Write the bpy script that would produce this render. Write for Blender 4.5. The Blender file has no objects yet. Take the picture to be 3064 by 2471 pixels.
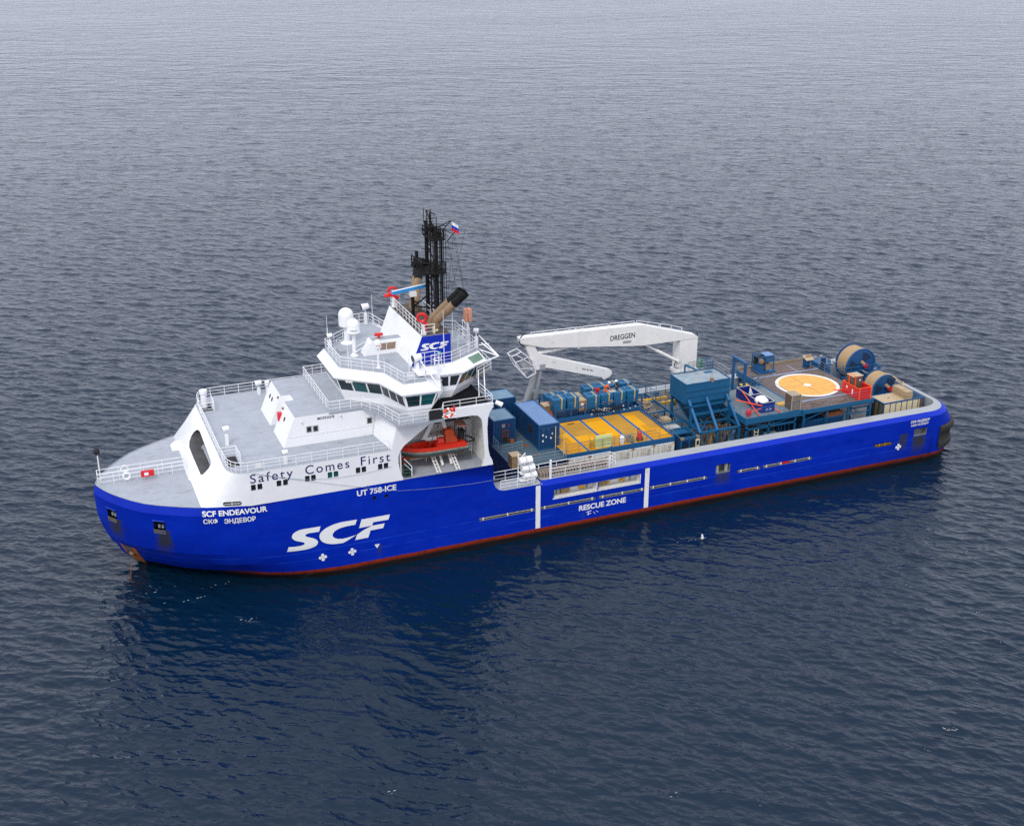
import bpy, bmesh, math, random
import numpy as np
from mathutils import Vector, Matrix
from mathutils.geometry import tessellate_polygon
R_ = math.radians
random.seed(7); rng = np.random.default_rng(11)
SC = bpy.context.scene
COL = SC.collection

# ------------------------------------------------------------------ camera
cd = bpy.data.cameras.new('camera'); cam = bpy.data.objects.new('camera', cd); COL.objects.link(cam)
cam.location = (-3.4414, -116.3432, 61.6882)
cam.rotation_euler = (R_(90 - 22.3741), 0, R_(-22.2177))
cd.sensor_width = 36; cd.lens = 3687.735 / 3064 * 36
cd.clip_start = 1; cd.clip_end = 30000
SC.camera = cam

# ------------------------------------------------------------------ sky, sun, exposure
SUN_EL, SUN_ROT = 52.0, 235.0
w = bpy.data.worlds.new('World'); SC.world = w; w.use_nodes = True
wn, wl = w.node_tree.nodes, w.node_tree.links
wn.clear()
sky = wn.new('ShaderNodeTexSky'); sky.sky_type = 'NISHITA'; sky.sun_disc = False
sky.sun_elevation = R_(SUN_EL); sky.sun_rotation = R_(SUN_ROT)
sky.air_density = 1.0; sky.dust_density = 3.0; sky.ozone_density = 1.0
hs = wn.new('ShaderNodeHueSaturation'); hs.inputs['Saturation'].default_value = 0.22
mixo = wn.new('ShaderNodeMix'); mixo.data_type = 'RGBA'; mixo.inputs[0].default_value = 0.72
mixo.inputs[7].default_value = (12.3, 13.0, 15.3, 1)         # the even cloud deck, a little brighter towards the horizon
gz = wn.new('ShaderNodeTexCoord'); sxyz = wn.new('ShaderNodeSeparateXYZ'); cr_ = wn.new('ShaderNodeMapRange'); vs_ = wn.new('ShaderNodeVectorMath'); vs_.operation = 'SCALE'
cr_.inputs[1].default_value = 0; cr_.inputs[2].default_value = .8; cr_.inputs[3].default_value = 1.02; cr_.inputs[4].default_value = 1.08
bg = wn.new('ShaderNodeBackground'); bg.inputs['Strength'].default_value = 0.10
wo = wn.new('ShaderNodeOutputWorld')
wl.new(sky.outputs[0], hs.inputs['Color']); wl.new(hs.outputs[0], mixo.inputs[6])
wl.new(gz.outputs['Generated'], sxyz.inputs[0]); wl.new(sxyz.outputs[2], cr_.inputs[0]); wl.new(mixo.outputs[2], vs_.inputs[0]); wl.new(cr_.outputs[0], vs_.inputs['Scale'])
wl.new(vs_.outputs[0], bg.inputs[0]); wl.new(bg.outputs[0], wo.inputs[0])
sl = bpy.data.lights.new('sun', 'SUN'); sl.energy = 1.6; sl.angle = R_(14); sl.color = (1, .97, .92)
so = bpy.data.objects.new('sun', sl); COL.objects.link(so)
so.location = (-60, -60, 120)
_d = Vector((-0.52, -0.62, 1.0)).normalized()                # towards the sun: ahead of the bow, port side
so.rotation_euler = _d.to_track_quat('Z', 'Y').to_euler()
SC.view_settings.view_transform = 'Standard'; SC.view_settings.look = 'None'
SC.view_settings.exposure = 0.0; SC.view_settings.gamma = 1.0
SC.cycles.use_denoising = False

# ------------------------------------------------------------------ materials
def _n(t, typ, **k):
    n = t.nodes.new(typ)
    for a, b in k.items(): setattr(n, a, b)
    return n
def mat(name, col, rough=.5, var=.10, scale=1.5, metal=0., dirt=None, bump=0., wave=None, brick=None, coat=0., spec=.5):
    """paint-like material: base colour, slow tone noise, optional streaky dirt, optional corrugation bump"""
    m = bpy.data.materials.new(name); m.use_nodes = True; t = m.node_tree; L = t.links
    p = t.nodes['Principled BSDF']; p.inputs['Roughness'].default_value = rough; p.inputs['Metallic'].default_value = metal
    p.inputs['Specular IOR Level'].default_value = spec
    if coat: p.inputs['Coat Weight'].default_value = coat
    tc = _n(t, 'ShaderNodeTexCoord')
    nz = _n(t, 'ShaderNodeTexNoise'); nz.inputs['Scale'].default_value = scale; nz.inputs['Detail'].default_value = 6; nz.inputs['Roughness'].default_value = .65
    L.new(tc.outputs['Object'], nz.inputs['Vector'])
    mr = _n(t, 'ShaderNodeMapRange'); mr.inputs[1].default_value = .3; mr.inputs[2].default_value = .7
    mr.inputs[3].default_value = 1 - var; mr.inputs[4].default_value = 1 + var
    L.new(nz.outputs['Fac'], mr.inputs[0])
    base = _n(t, 'ShaderNodeRGB'); base.outputs[0].default_value = (*col, 1); cur = base.outputs[0]
    if brick:
        c2, bw, bh, ms, mc = brick
        b = _n(t, 'ShaderNodeTexBrick'); b.inputs['Color1'].default_value = (*col, 1); b.inputs['Color2'].default_value = (*c2, 1)
        b.inputs['Mortar'].default_value = (*mc, 1); b.inputs['Scale'].default_value = 1; b.inputs['Mortar Size'].default_value = ms
        b.inputs['Brick Width'].default_value = bw; b.inputs['Row Height'].default_value = bh
        L.new(tc.outputs['Object'], b.inputs['Vector']); cur = b.outputs['Color']
    v = _n(t, 'ShaderNodeVectorMath', operation='SCALE'); L.new(cur, v.inputs[0]); L.new(mr.outputs[0], v.inputs['Scale'])
    cur = v.outputs[0]
    if dirt:
        dc, lo, hi, stretch = dirt                      # colour, noise thresholds, frequency along x, y, z
        mp = _n(t, 'ShaderNodeMapping'); mp.inputs['Scale'].default_value = stretch; L.new(tc.outputs['Object'], mp.inputs[0])
        n2 = _n(t, 'ShaderNodeTexNoise'); n2.inputs['Scale'].default_value = 1; n2.inputs['Detail'].default_value = 7; n2.inputs['Roughness'].default_value = .7
        L.new(mp.outputs[0], n2.inputs['Vector'])
        r2 = _n(t, 'ShaderNodeMapRange'); r2.inputs[1].default_value = lo; r2.inputs[2].default_value = hi
        L.new(n2.outputs['Fac'], r2.inputs[0])
        mx = _n(t, 'ShaderNodeMix', data_type='RGBA'); L.new(r2.outputs[0], mx.inputs[0]); L.new(cur, mx.inputs[6]); mx.inputs[7].default_value = (*dc, 1)
        cur = mx.outputs[2]
    L.new(cur, p.inputs['Base Color'])
    if bump or wave:
        bp = _n(t, 'ShaderNodeBump'); bp.inputs['Strength'].default_value = .6
        if wave:
            axis, per, dep = wave
            wv = _n(t, 'ShaderNodeTexWave', wave_type='BANDS', bands_direction='X', wave_profile='SIN'); wv.inputs['Scale'].default_value = .314 / per
            
            if axis == 'XY':
                wv.bands_direction = 'X'; s3 = _n(t, 'ShaderNodeSeparateXYZ'); ad = _n(t, 'ShaderNodeMath', operation='ADD'); cb = _n(t, 'ShaderNodeCombineXYZ')
                L.new(tc.outputs['Object'], s3.inputs[0]); L.new(s3.outputs[0], ad.inputs[0]); L.new(s3.outputs[1], ad.inputs[1]); L.new(ad.outputs[0], cb.inputs[0]); L.new(cb.outputs[0], wv.inputs['Vector'])
            else: L.new(tc.outputs['Object'], wv.inputs['Vector'])
            L.new(wv.outputs['Fac'], bp.inputs['Height']); bp.inputs['Distance'].default_value = dep
            bp.inputs['Strength'].default_value = 1
        else:
            L.new(nz.outputs['Fac'], bp.inputs['Height']); bp.inputs['Distance'].default_value = bump
        L.new(bp.outputs[0], p.inputs['Normal'])
    return m
RUST = (.16, .055, .018)
WHITE = mat('white_paint', (.80, .80, .80), .38, .035, .7, dirt=(RUST, .73, .86, (2.2, 2.2, .5)))
WHITE2 = mat('aged_white_paint', (.72, .71, .68), .45, .06, .9, dirt=(RUST, .66, .82, (2.5, 2.5, .6)))
RAILW = mat('rail_white', (.82, .82, .82), .4, .03)
GREY = mat('deck_grey', (.325, .35, .385), .6, .09, .9, dirt=((.17, .17, .165), .56, .80, (.55, 1.4, .5)), bump=.004)
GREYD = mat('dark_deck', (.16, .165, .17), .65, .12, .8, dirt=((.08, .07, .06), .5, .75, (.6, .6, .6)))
TOPG = mat('rail_top_grey', (.33, .345, .35), .55, .07, 1.2, dirt=((.22, .21, .19), .58, .8, (.35, 3, 1)))
BLACKD = mat('black_deck', (.007, .007, .009), .8, .2, spec=.1)
BLUE = mat('funnel_blue', (.002, .020, .36), .35, .05)
LETW = mat('letter_white', (.80, .80, .78), .45, .02)
LETB = mat('letter_navy', (.006, .008, .10), .5, .02)
LETK = mat('letter_black', (.02, .02, .025), .5, .02)
GLASS = mat('window_glass', (.006, .022, .026), .08, .6, .9, spec=.7)
GLASST = mat('teal_glass', (.004, .07, .075), .1, .4, .9, spec=.7)
GLASSD = mat('dark_window', (.012, .016, .022), .12, .5, 2, spec=.6)
FRAME = mat('window_frame', (.42, .40, .36), .5, .1)
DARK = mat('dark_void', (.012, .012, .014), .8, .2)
BLACK = mat('black_rubber', (.018, .017, .016), .75, .25, 2, dirt=((.07, .03, .015), .55, .8, (1, 1, 2)))
SOOT = mat('sooty_steel', (.0085, .008, .008), .7, .35, 2.5, dirt=((.035, .026, .02), .56, .8, (2, 2, 1)), spec=.2)
RED = mat('signal_red', (.62, .012, .016), .4, .08)
ORANGE = mat('boat_orange', (.80, .030, .008), .45, .06, 2)
ORANGEC = mat('orange_canvas', (.58, .075, .018), .8, .14, 3, bump=.03)
SALMON = mat('faded_orange', (.58, .26, .16), .8, .1, 3)
HULLY = mat('boat_keel_yellow', (.50, .17, .012), .5, .1)
TUBE = mat('boat_collar', (.035, .055, .055), .6, .2, 2)
TUBEL = mat('boat_collar_top', (.30, .28, .23), .7, .2, 3, dirt=((.15, .11, .06), .5, .7, (2, 4, 2)))
NAVY = mat('container_blue', (.004, .045, .135), .5, .10, 1.2, dirt=((.05, .05, .05), .62, .85, (1, 1, 1)), wave=('XY', .30, .03))
NAVYF = mat('blue_steel', (.004, .075, .20), .5, .13, 1.5, dirt=((.07, .04, .02), .66, .84, (1.5, 1.5, 1)))
TEAL = mat('teal_blue_steel', (.003, .085, .19), .5, .12, 1.3, dirt=((.06, .05, .04), .64, .84, (1, 1, .6)))
SKYT = mat('faded_blue_roof', (.13, .23, .42), .55, .10, .9, dirt=((.16, .10, .035), .63, .70, (1.1, .8, 1)))
SKYT2 = mat('faded_teal_roof', (.14, .26, .36), .55, .16, 1.4, dirt=((.30, .30, .29), .5, .75, (1.2, 1.2, 1)))
TANK = mat('tank_blue', (.004, .11, .25), .45, .13, 1.6, dirt=((.09, .055, .025), .66, .80, (2.2, 2.2, 2.2)), bump=.02)
STRAPY = mat('strap_yellow', (.52, .38, .10), .7, .15, 4)
STRAPO = mat('strap_orange', (.85, .09, .015), .6, .08)
CRATE = mat('plywood', (.30, .195, .095), .7, .16, 2.5, dirt=((.12, .07, .03), .55, .75, (2, 2, 4)))
CRATEL = mat('crate_canvas', (.44, .34, .21), .75, .14, 3, bump=.03)
TAN = mat('tan_paint', (.44, .34, .20), .55, .07, 1.2)
CREAM = mat('cream_panel', (.66, .55, .34), .5, .06)
BROWN = mat('brown_panel', (.115, .07, .05), .65, .12)
YMAT = mat('yellow_grating', (.74, .345, .006), .85, .10, 7, spec=.2, brick=((.52, .235, .008), 2.3, 1.55, .004, (.34, .17, .01)))
YMATD = mat('ochre_grating', (.47, .235, .018), .75, .10, 7, brick=((.40, .20, .016), 1.2, 1.2, .004, (.3, .15, .01)))
YSTR = mat('blue_strip', (.004, .11, .30), .8, .10)
YEL = mat('yellow_paint', (.66, .36, .012), .55, .10)
LIME = mat('pale_lime_board', (.60, .64, .26), .7, .06)
WOOD = mat('timber_deck', (.17, .12, .095), .8, .22, 2.2, brick=((.115, .085, .07), 3.2, .24, .018, (.045, .035, .03)))
PADY = mat('helipad_yellow', (.80, .42, .095), .8, .12, 2.2, brick=((.70, .36, .08), 3.2, .24, .012, (.34, .17, .045)))
PADW = mat('pad_white', (.74, .73, .72), .7, .06, 3)
LINEB = mat('faded_blue_line', (.22, .28, .42), .7, .15, 2)
HOSE = mat('tan_hose', (.43, .30, .16), .6, .08, 4)
REEL = mat('reel_blue', (.004, .055, .17), .45, .12, 1.2)
WHITEC = mat('white_container', (.70, .68, .60), .5, .06, 1.0, dirt=((.20, .09, .03), .64, .80, (1.5, 1.5, .5)), wave=('X', .27, .010))
GALV = mat('galvanised', (.33, .35, .36), .5, .1, metal=.2)
RUSTM = mat('rusty_steel', (.20, .065, .02), .8, .3, 3)
RUSTO = mat('orange_rust', (.42, .115, .012), .8, .35, 2.5, dirt=((.05, .03, .03), .55, .72, (2, 2, 2)))
BUFF = mat('dusty_exhaust', (.25, .165, .09), .6, .25, 1.5)
SKIN = mat('skin', (.45, .24, .16), .6, .05)
HIVIS = mat('orange_coverall', (.72, .12, .02), .75, .1, 5)
DKCLO = mat('dark_workwear', (.02, .022, .03), .8, .25, 5)
BUMP_ = mat('bridge_blue', (.03, .30, .70), .4, .04)
FOAM = mat('sea_foam', (.40, .44, .48), .6, .1, 3)

# ------------------------------------------------------------------ mesh builder
class MB:
    def __init__(s): s.v = []; s.f = []; s.m = []; s.mi = 0
    def add(s, vs, fs):
        o = len(s.v); s.v += [tuple(map(float, p)) for p in vs]; s.f += [tuple(i + o for i in f) for f in fs]; s.m += [s.mi] * len(fs); return s
    def poly(s, pts): return s.add(pts, [tuple(range(len(pts)))])
    def hexa(s, b, t):                                   # bottom ring, top ring (same count)
        n = len(b); f = [tuple(range(n))[::-1], tuple(range(n, 2 * n))] + [(i, (i + 1) % n, n + (i + 1) % n, n + i) for i in range(n)]
        return s.add(list(b) + list(t), f)
    def box(s, x0, x1, y0, y1, z0, z1):
        q = [(x0, y0), (x1, y0), (x1, y1), (x0, y1)]
        return s.hexa([(x, y, z0) for x, y in q], [(x, y, z1) for x, y in q])
    def prism(s, pts, z0, z1): return s.hexa([(x, y, z0) for x, y in pts], [(x, y, z1) for x, y in pts])
    def extr_y(s, pts, y0, y1): return s.hexa([(x, y0, z) for x, z in pts], [(x, y1, z) for x, z in pts])
    def extr_x(s, pts, x0, x1): return s.hexa([(x0, y, z) for y, z in pts], [(x1, y, z) for y, z in pts])
    def cyl(s, a, b, r0, r1=None, n=8, caps=True):
        a, b = Vector(a), Vector(b); r1 = r0 if r1 is None else r1; d = (b - a)
        if d.length < 1e-6: return s
        d.normalize(); u = d.orthogonal().normalized(); 
        if abs(d.z) < .9: u = d.cross(Vector((0, 0, 1))).normalized()
        v = d.cross(u); k = [math.tau * (i + .5) / n for i in range(n)]
        A = [a + (u * math.cos(t) + v * math.sin(t)) * r0 for t in k]; B = [b + (u * math.cos(t) + v * math.sin(t)) * r1 for t in k]
        f = [(i, (i + 1) % n, n + (i + 1) % n, n + i) for i in range(n)]
        if caps: f += [tuple(range(n))[::-1], tuple(range(n, 2 * n))]
        return s.add(A + B, f)
    def path(s, pts, r, n=4, closed=False):
        pts = list(pts) + ([pts[0]] if closed else [])
        for a, b in zip(pts[:-1], pts[1:]): s.cyl(a, b, r, n=n)
        return s
    def lathe(s, c, prof, n=16, axis='z', arc=math.tau):
        c = Vector(c); vs = []; fs = []
        for r, h in prof:
            for i in range(n):
                t = math.tau * i / n; a, b = r * math.cos(t), r * math.sin(t)
                vs.append(c + (Vector((a, b, h)) if axis == 'z' else Vector((a, h, b)) if axis == 'y' else Vector((h, a, b))))
        for k in range(len(prof) - 1):
            fs += [(k * n + i, k * n + (i + 1) % n, (k + 1) * n + (i + 1) % n, (k + 1) * n + i) for i in range(n)]
        fs += [tuple(range(n))[::-1], tuple(range((len(prof) - 1) * n, len(prof) * n))]
        return s.add(vs, fs)
    def torus(s, c, R, r, ax=(0, 0, 1), n=18, k=7, a0=0, a1=math.tau):
        c = Vector(c); ax = Vector(ax).normalized(); u = ax.orthogonal().normalized(); v = ax.cross(u); vs = []; fs = []
        full = abs(a1 - a0 - math.tau) < 1e-4; m = n if full else n + 1
        for i in range(m):
            t = a0 + (a1 - a0) * i / n; d = u * math.cos(t) + v * math.sin(t)
            for j in range(k):
                q = math.tau * j / k; vs.append(c + d * (R + r * math.cos(q)) + ax * r * math.sin(q))
        for i in range(n):
            i2 = (i + 1) % m
            fs += [(i * k + j, i * k + (j + 1) % k, i2 * k + (j + 1) % k, i2 * k + j) for j in range(k)]
        return s.add(vs, fs)
    def sphere(s, c, r, n=14, m=8, sq=(1, 1, 1), noise=0.):
        c = Vector(c); vs = []; fs = []
        for j in range(1, m):
            p = math.pi * j / m
            for i in range(n):
                t = math.tau * i / n; d = Vector((math.sin(p) * math.cos(t) * sq[0], math.sin(p) * math.sin(t) * sq[1], math.cos(p) * sq[2]))
                vs.append(c + d * r * (1 + random.uniform(-noise, noise)))
        a = len(vs); vs += [c + Vector((0, 0, r * sq[2])), c - Vector((0, 0, r * sq[2]))]
        for j in range(m - 2): fs += [(j * n + i, (j + 1) * n + i, (j + 1) * n + (i + 1) % n, j * n + (i + 1) % n) for i in range(n)]
        fs += [(a, i, (i + 1) % n) for i in range(n)] + [(a + 1, (m - 2) * n + (i + 1) % n, (m - 2) * n + i) for i in range(n)]
        return s.add(vs, fs)
    def holed(s, outer, holes, fn):                      # flat polygon with holes, fn maps (u, v) to space
        loops = [[Vector((*p, 0)) for p in l] for l in [outer] + holes]
        flat = [p for l in loops for p in l]
        return s.add([fn(p.x, p.y) for p in flat], [tuple(t) for t in tessellate_polygon(loops)])
    def rail(s, pts, h=1.1, bars=3, gap=1.5, r=.032, closed=False, base=None):
        pts = [Vector(p) for p in pts]; 
        if closed: pts.append(pts[0])
        for k in range(bars):
            z = h * (k + 1) / bars; s.path([p + Vector((0, 0, z)) for p in pts], r * (1.15 if k == bars - 1 else .75))
        for a, b in zip(pts[:-1], pts[1:]):
            n = max(1, round((b - a).length / gap))
            for i in range(n): p = a.lerp(b, i / n); s.cyl(p, p + Vector((0, 0, h)), r, n=4)
        s.cyl(pts[-1], pts[-1] + Vector((0, 0, h)), r, n=4)
        return s

BASE = {}
def part(name, mb, m, parent=None, label=None, smooth=False, loc=None, recalc=True, kind=None, sharp=38):
    """one mesh object; vertices given in world space, stored relative to its thing's base"""
    off = BASE[parent.name] if parent else Vector(loc or (0, 0, 0))
    me = bpy.data.meshes.new(name)
    me.from_pydata([tuple(Vector(p) - off) for p in mb.v], [], mb.f)
    ms = m if isinstance(m, (list, tuple)) else [m]
    for x in ms: me.materials.append(x)
    if len(ms) > 1: me.polygons.foreach_set('material_index', mb.m)
    if recalc:
        b = bmesh.new(); b.from_mesh(me)
        if smooth: bmesh.ops.remove_doubles(b, verts=b.verts, dist=2e-4)
        bmesh.ops.recalc_face_normals(b, faces=b.faces); b.to_mesh(me); b.free()
    if smooth:
        me.polygons.foreach_set('use_smooth', [True] * len(me.polygons))
        try: me.set_sharp_from_angle(angle=R_(sharp))
        except Exception: pass
    o = bpy.data.objects.new(name, me); COL.objects.link(o)
    if parent: o.parent = parent
    else: o.location = off
    BASE[o.name] = off.copy()
    if label: o['label'] = label
    if kind: o['kind'] = kind
    return o
def thing(name, label, cat, loc, group=None):
    o = bpy.data.objects.new(name, None); COL.objects.link(o); o.location = loc; o.empty_display_size = .2
    BASE[o.name] = Vector(loc); o['label'] = label; o['category'] = cat
    if group: o['group'] = group
    return o
def single(name, mb, m, label, cat, loc, group=None, smooth=False):
    o = part(name, mb, m, None, label, smooth, loc); o['category'] = cat
    if group: o['group'] = group
    return o
def dup(o, loc, label=None, parent=None, rz=None):
    c = o.copy(); COL.objects.link(c)
    if parent: c.parent = parent
    else: c.location = loc; BASE[c.name] = Vector(loc)
    if label: c['label'] = label
    if rz is not None: c.rotation_euler = (0, 0, rz)
    for ch in list(o.children): dup(ch, None, None, c)
    return c
def text2d(s, h, weight=0., shear=0., space=1.):
    """outline of a line of lettering as flat triangles, cap height h, starting at u = 0"""
    c = bpy.data.curves.new('lettering', 'FONT'); c.body = s; c.offset = weight; c.shear = shear; c.space_character = space; c.resolution_u = 8
    o = bpy.data.objects.new('lettering', c); COL.objects.link(o)
    me = bpy.data.meshes.new_from_object(o.evaluated_get(bpy.context.evaluated_depsgraph_get()))
    V = [(v.co.x, v.co.y) for v in me.vertices]; F = [tuple(p.vertices) for p in me.polygons]
    bpy.data.objects.remove(o); bpy.data.curves.remove(c); bpy.data.meshes.remove(me)
    k = h / .70; u0 = min(v[0] for v in V)
    return [((x - u0) * k, y * k) for x, y in V], F
def lettering(s, parent, m, fn, h, width=None, weight=0., shear=0., space=1., name='lettering', bold=0.):
    V, F = text2d(s, h, weight, shear, space)
    if width: k = width / max(v[0] for v in V); V = [(u * k, q) for u, q in V]
    q = MB().add([fn(u, y) for u, y in V], F)
    for du, dv, e in ((bold, 0, .004), (0, bold, .008), (bold, bold, .012)) if bold else (): q.add([(a, b - e, c) for a, b, c in (fn(u + du, y + dv) for u, y in V)], F)
    return part(name, q, m, parent, recalc=False)

# ================================================================== the sea
def sea_material():
    m = bpy.data.materials.new('sea_water'); m.use_nodes = True; t = m.node_tree; L = t.links
    p = t.nodes['Principled BSDF']; p.inputs['Base Color'].default_value = (.0012, .0120, .0285, 1)
    p.inputs['Roughness'].default_value = .07; p.inputs['IOR'].default_value = 1.34
    tc = _n(t, 'ShaderNodeTexCoord')
    def noise(sc, rot, strx, det, rough, typ='FBM'):
        mp = _n(t, 'ShaderNodeMapping', vector_type='TEXTURE'); mp.inputs['Rotation'].default_value = (0, 0, R_(-45) + rot); mp.inputs['Scale'].default_value = (1 / strx, 1, 1)
        L.new(tc.outputs['Object'], mp.inputs[0])
        n = _n(t, 'ShaderNodeTexNoise', noise_type=typ); n.inputs['Scale'].default_value = sc; n.inputs['Detail'].default_value = det; n.inputs['Roughness'].default_value = rough
        n.inputs['Distortion'].default_value = .15
        if typ != 'FBM': n.inputs['Offset'].default_value = .9; n.inputs['Gain'].default_value = 1.6
        L.new(mp.outputs[0], n.inputs['Vector']); return n.outputs['Fac']
    calm = _n(t, 'ShaderNodeAttribute', attribute_name='ripple'); far = _n(t, 'ShaderNodeAttribute', attribute_name='far')
    def mul(a, b):
        q = _n(t, 'ShaderNodeMath', operation='MULTIPLY')
        for i, s in enumerate((a, b)):
            if isinstance(s, float): q.inputs[i].default_value = s
            else: L.new(s, q.inputs[i])
        return q.outputs[0]
    def plus(*a):
        o = a[0]
        for s in a[1:]: q = _n(t, 'ShaderNodeMath', operation='ADD'); L.new(o, q.inputs[0]); L.new(s, q.inputs[1]); o = q.outputs[0]
        return o
    rip = mul(plus(mul(noise(2.4, .25, .5, 3, .6), .085), mul(noise(.60, -.2, .45, 3, .55, 'RIDGED_MULTIFRACTAL'), .075), mul(noise(.9, .3, .5, 2, .5), .16)), calm.outputs['Fac'])
    patch = _n(t, 'ShaderNodeMapRange'); patch.inputs[1].default_value = .35; patch.inputs[2].default_value = .65; patch.inputs[3].default_value = .7; patch.inputs[4].default_value = 1.25; L.new(noise(.008, .9, .3, 3, .5), patch.inputs[0])
    swl = mul(mul(plus(mul(noise(.16, .35, .4, 3, .6, 'RIDGED_MULTIFRACTAL'), .36), mul(noise(.05, .35, .5, 2, .6, 'RIDGED_MULTIFRACTAL'), .45), mul(noise(.38, .25, .5, 3, .62), 1.0)), far.outputs['Fac']), patch.outputs[0])
    b = _n(t, 'ShaderNodeBump'); b.inputs['Strength'].default_value = 1; b.inputs['Distance'].default_value = 1.0
    L.new(plus(rip, swl), b.inputs['Height']); L.new(b.outputs[0], p.inputs['Normal'])
    return m
CAMXY = np.array([-3.4414, -116.3432]); YAW = R_(22.2177)
FW = np.array([math.sin(YAW), math.cos(YAW)]); RT = np.array([math.cos(YAW), -math.sin(YAW)])
NW = 150
_lam = np.exp(rng.uniform(np.log(.6), np.log(5.5), NW))
_th = R_(48) + rng.normal(0, .46, NW)                     # wave travel direction
_k = 2 * np.pi / _lam; _kx, _ky = _k * np.cos(_th), _k * np.sin(_th)
_sl = .025 * np.where(_lam > 2., (2. / _lam) ** .8, 1.) * np.where(_lam < 1.1, .85, 1.)
_a = _sl / _k; _ph = rng.uniform(0, 2 * np.pi, NW)
def lee(x, y):
    """quieter water in the lee along the port side"""
    g = np.exp(-(((x - 32) / 42.) ** 2 + ((y + 36) / 30.) ** 2) ** 1.5)
    along = np.clip((x - 3) / 10, 0, 1) * np.clip((100 - x) / 12, 0, 1)
    near = along * np.exp(-((np.maximum(-10.5 - y, 0)) / 13.) ** 2) * (y < 0)
    return g * .3 + near * .7 * (1 - g * .3)
def waves(x, y, spacing=0.):
    h = np.zeros_like(x); dx = np.zeros_like(x); dy = np.zeros_like(x)
    lg = lee(x, y)
    for i in range(NW):
        f = np.clip((_lam[i] - 2.2 * spacing) / (1.6 * spacing + 1e-6), 0, 1) if np.ndim(spacing) else 1.
        q = _kx[i] * x + _ky[i] * y + _ph[i]
        am = _a[i] * f * (1 - lg * (.70 if _lam[i] < 3 else .60))
        h += am * np.cos(q); s = am * np.sin(q) * .9
        dx -= s * np.cos(_th[i]); dy -= s * np.sin(_th[i])
    return h, dx, dy
def build_sea():
    inv = np.linspace(1 / 56., 1 / 1050., 1650)
    D = np.concatenate([[2., 18., 34., 46.], 1 / inv, np.geomspace(1150, 16000, 40)])
    S = np.concatenate([[-6, -3, -1.6, -1.05, -.85], np.linspace(-.70, .70, 1080), [.85, 1.05, 1.6, 3, 6]])
    nr, nc = len(D), len(S)
    DD, SS = np.meshgrid(D, S, indexing='ij')
    X = CAMXY[0] + DD * FW[0] + DD * SS * RT[0]; Y = CAMXY[1] + DD * FW[1] + DD * SS * RT[1]
    sp = np.maximum(np.gradient(D)[:, None] * .75, DD * (1.4 / 1080)); sp = np.where(np.abs(SS) > .71, 50., sp)
    h, dx, dy = waves(X, Y, sp)
    far = np.clip((sp * 2.2 - .5) / 4.0, 0, 1)
    rip = (1 - .8 * lee(X, Y))
    co = np.stack([X + dx, Y + dy, h], -1).astype(np.float32).reshape(-1, 3)
    i = np.arange(nr * nc).reshape(nr, nc)
    q = np.stack([i[:-1, :-1], i[:-1, 1:], i[1:, 1:], i[1:, :-1]], -1).reshape(-1, 4).astype(np.int32)
    me = bpy.data.meshes.new('sea'); me.vertices.add(len(co)); me.vertices.foreach_set('co', co.ravel())
    me.loops.add(q.size); me.loops.foreach_set('vertex_index', q.ravel())
    me.polygons.add(len(q)); me.polygons.foreach_set('loop_start', np.arange(0, q.size, 4, dtype=np.int32))
    me.polygons.foreach_set('use_smooth', np.ones(len(q), bool))
    me.update(calc_edges=True)
    for nm, ar in (('far', far), ('ripple', rip)):
        at = me.attributes.new(nm, 'FLOAT', 'POINT'); at.data.foreach_set('value', ar.astype(np.float32).ravel())
    me.materials.append(sea_material())
    o = bpy.data.objects.new('sea', me); COL.objects.link(o); o['kind'] = 'structure'
build_sea()

# ================================================================== the ship: hull
ship = thing('supply_vessel', 'long blue and white offshore supply ship lying on the dark sea', 'ship', (50, 0, 0))
LV = [(-2.0, [(4.6,0),(7.5,1.6),(10,3.6),(14.5,6.6),(18.5,8.9),(22,10.1),(25,10.5)]),
 (0.0, [(3.3,0),(5.65,1.75),(7.6,3.3),(12.4,6.9),(15.4,8.6),(19,9.9),(23,10.5)]),
 (1.0, [(2.15,0),(3.4,1.6),(5,3.1),(8,5.5),(12.5,7.8),(15.2,9.25),(18.8,10.2),(22.5,10.5)]),
 (2.5, [(1.2,0),(2,1.7),(3.6,3.5),(7.3,6.65),(12.1,9.1),(15.5,10.0),(18.8,10.42),(21,10.5)]),
 (4.0, [(.38,0),(1.0,1.6),(1.9,3.0),(3.2,4.6),(5.2,6.3),(8.3,8.3),(12,9.7),(15,10.3),(19,10.5)]),
 (6.1, [(-.2,0),(.25,1.3),(1.75,3.7),(3.8,6.1),(5.9,7.65),(9.2,9.25),(13,10.2),(16,10.45),(18.5,10.5)]),
 (8.5, [(-.3,0),(.1,1.3),(1.5,3.8),(3.5,6.25),(5.6,7.75),(8.4,9.2),(11,9.95),(14,10.4),(18,10.5)]),
 (9.3, [(-.02,0),(.4,1.3),(1.84,3.8),(3.9,6.25),(6.0,7.7),(8.7,9.12),(11,9.85),(14,10.35),(18,10.5)])]
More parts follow.
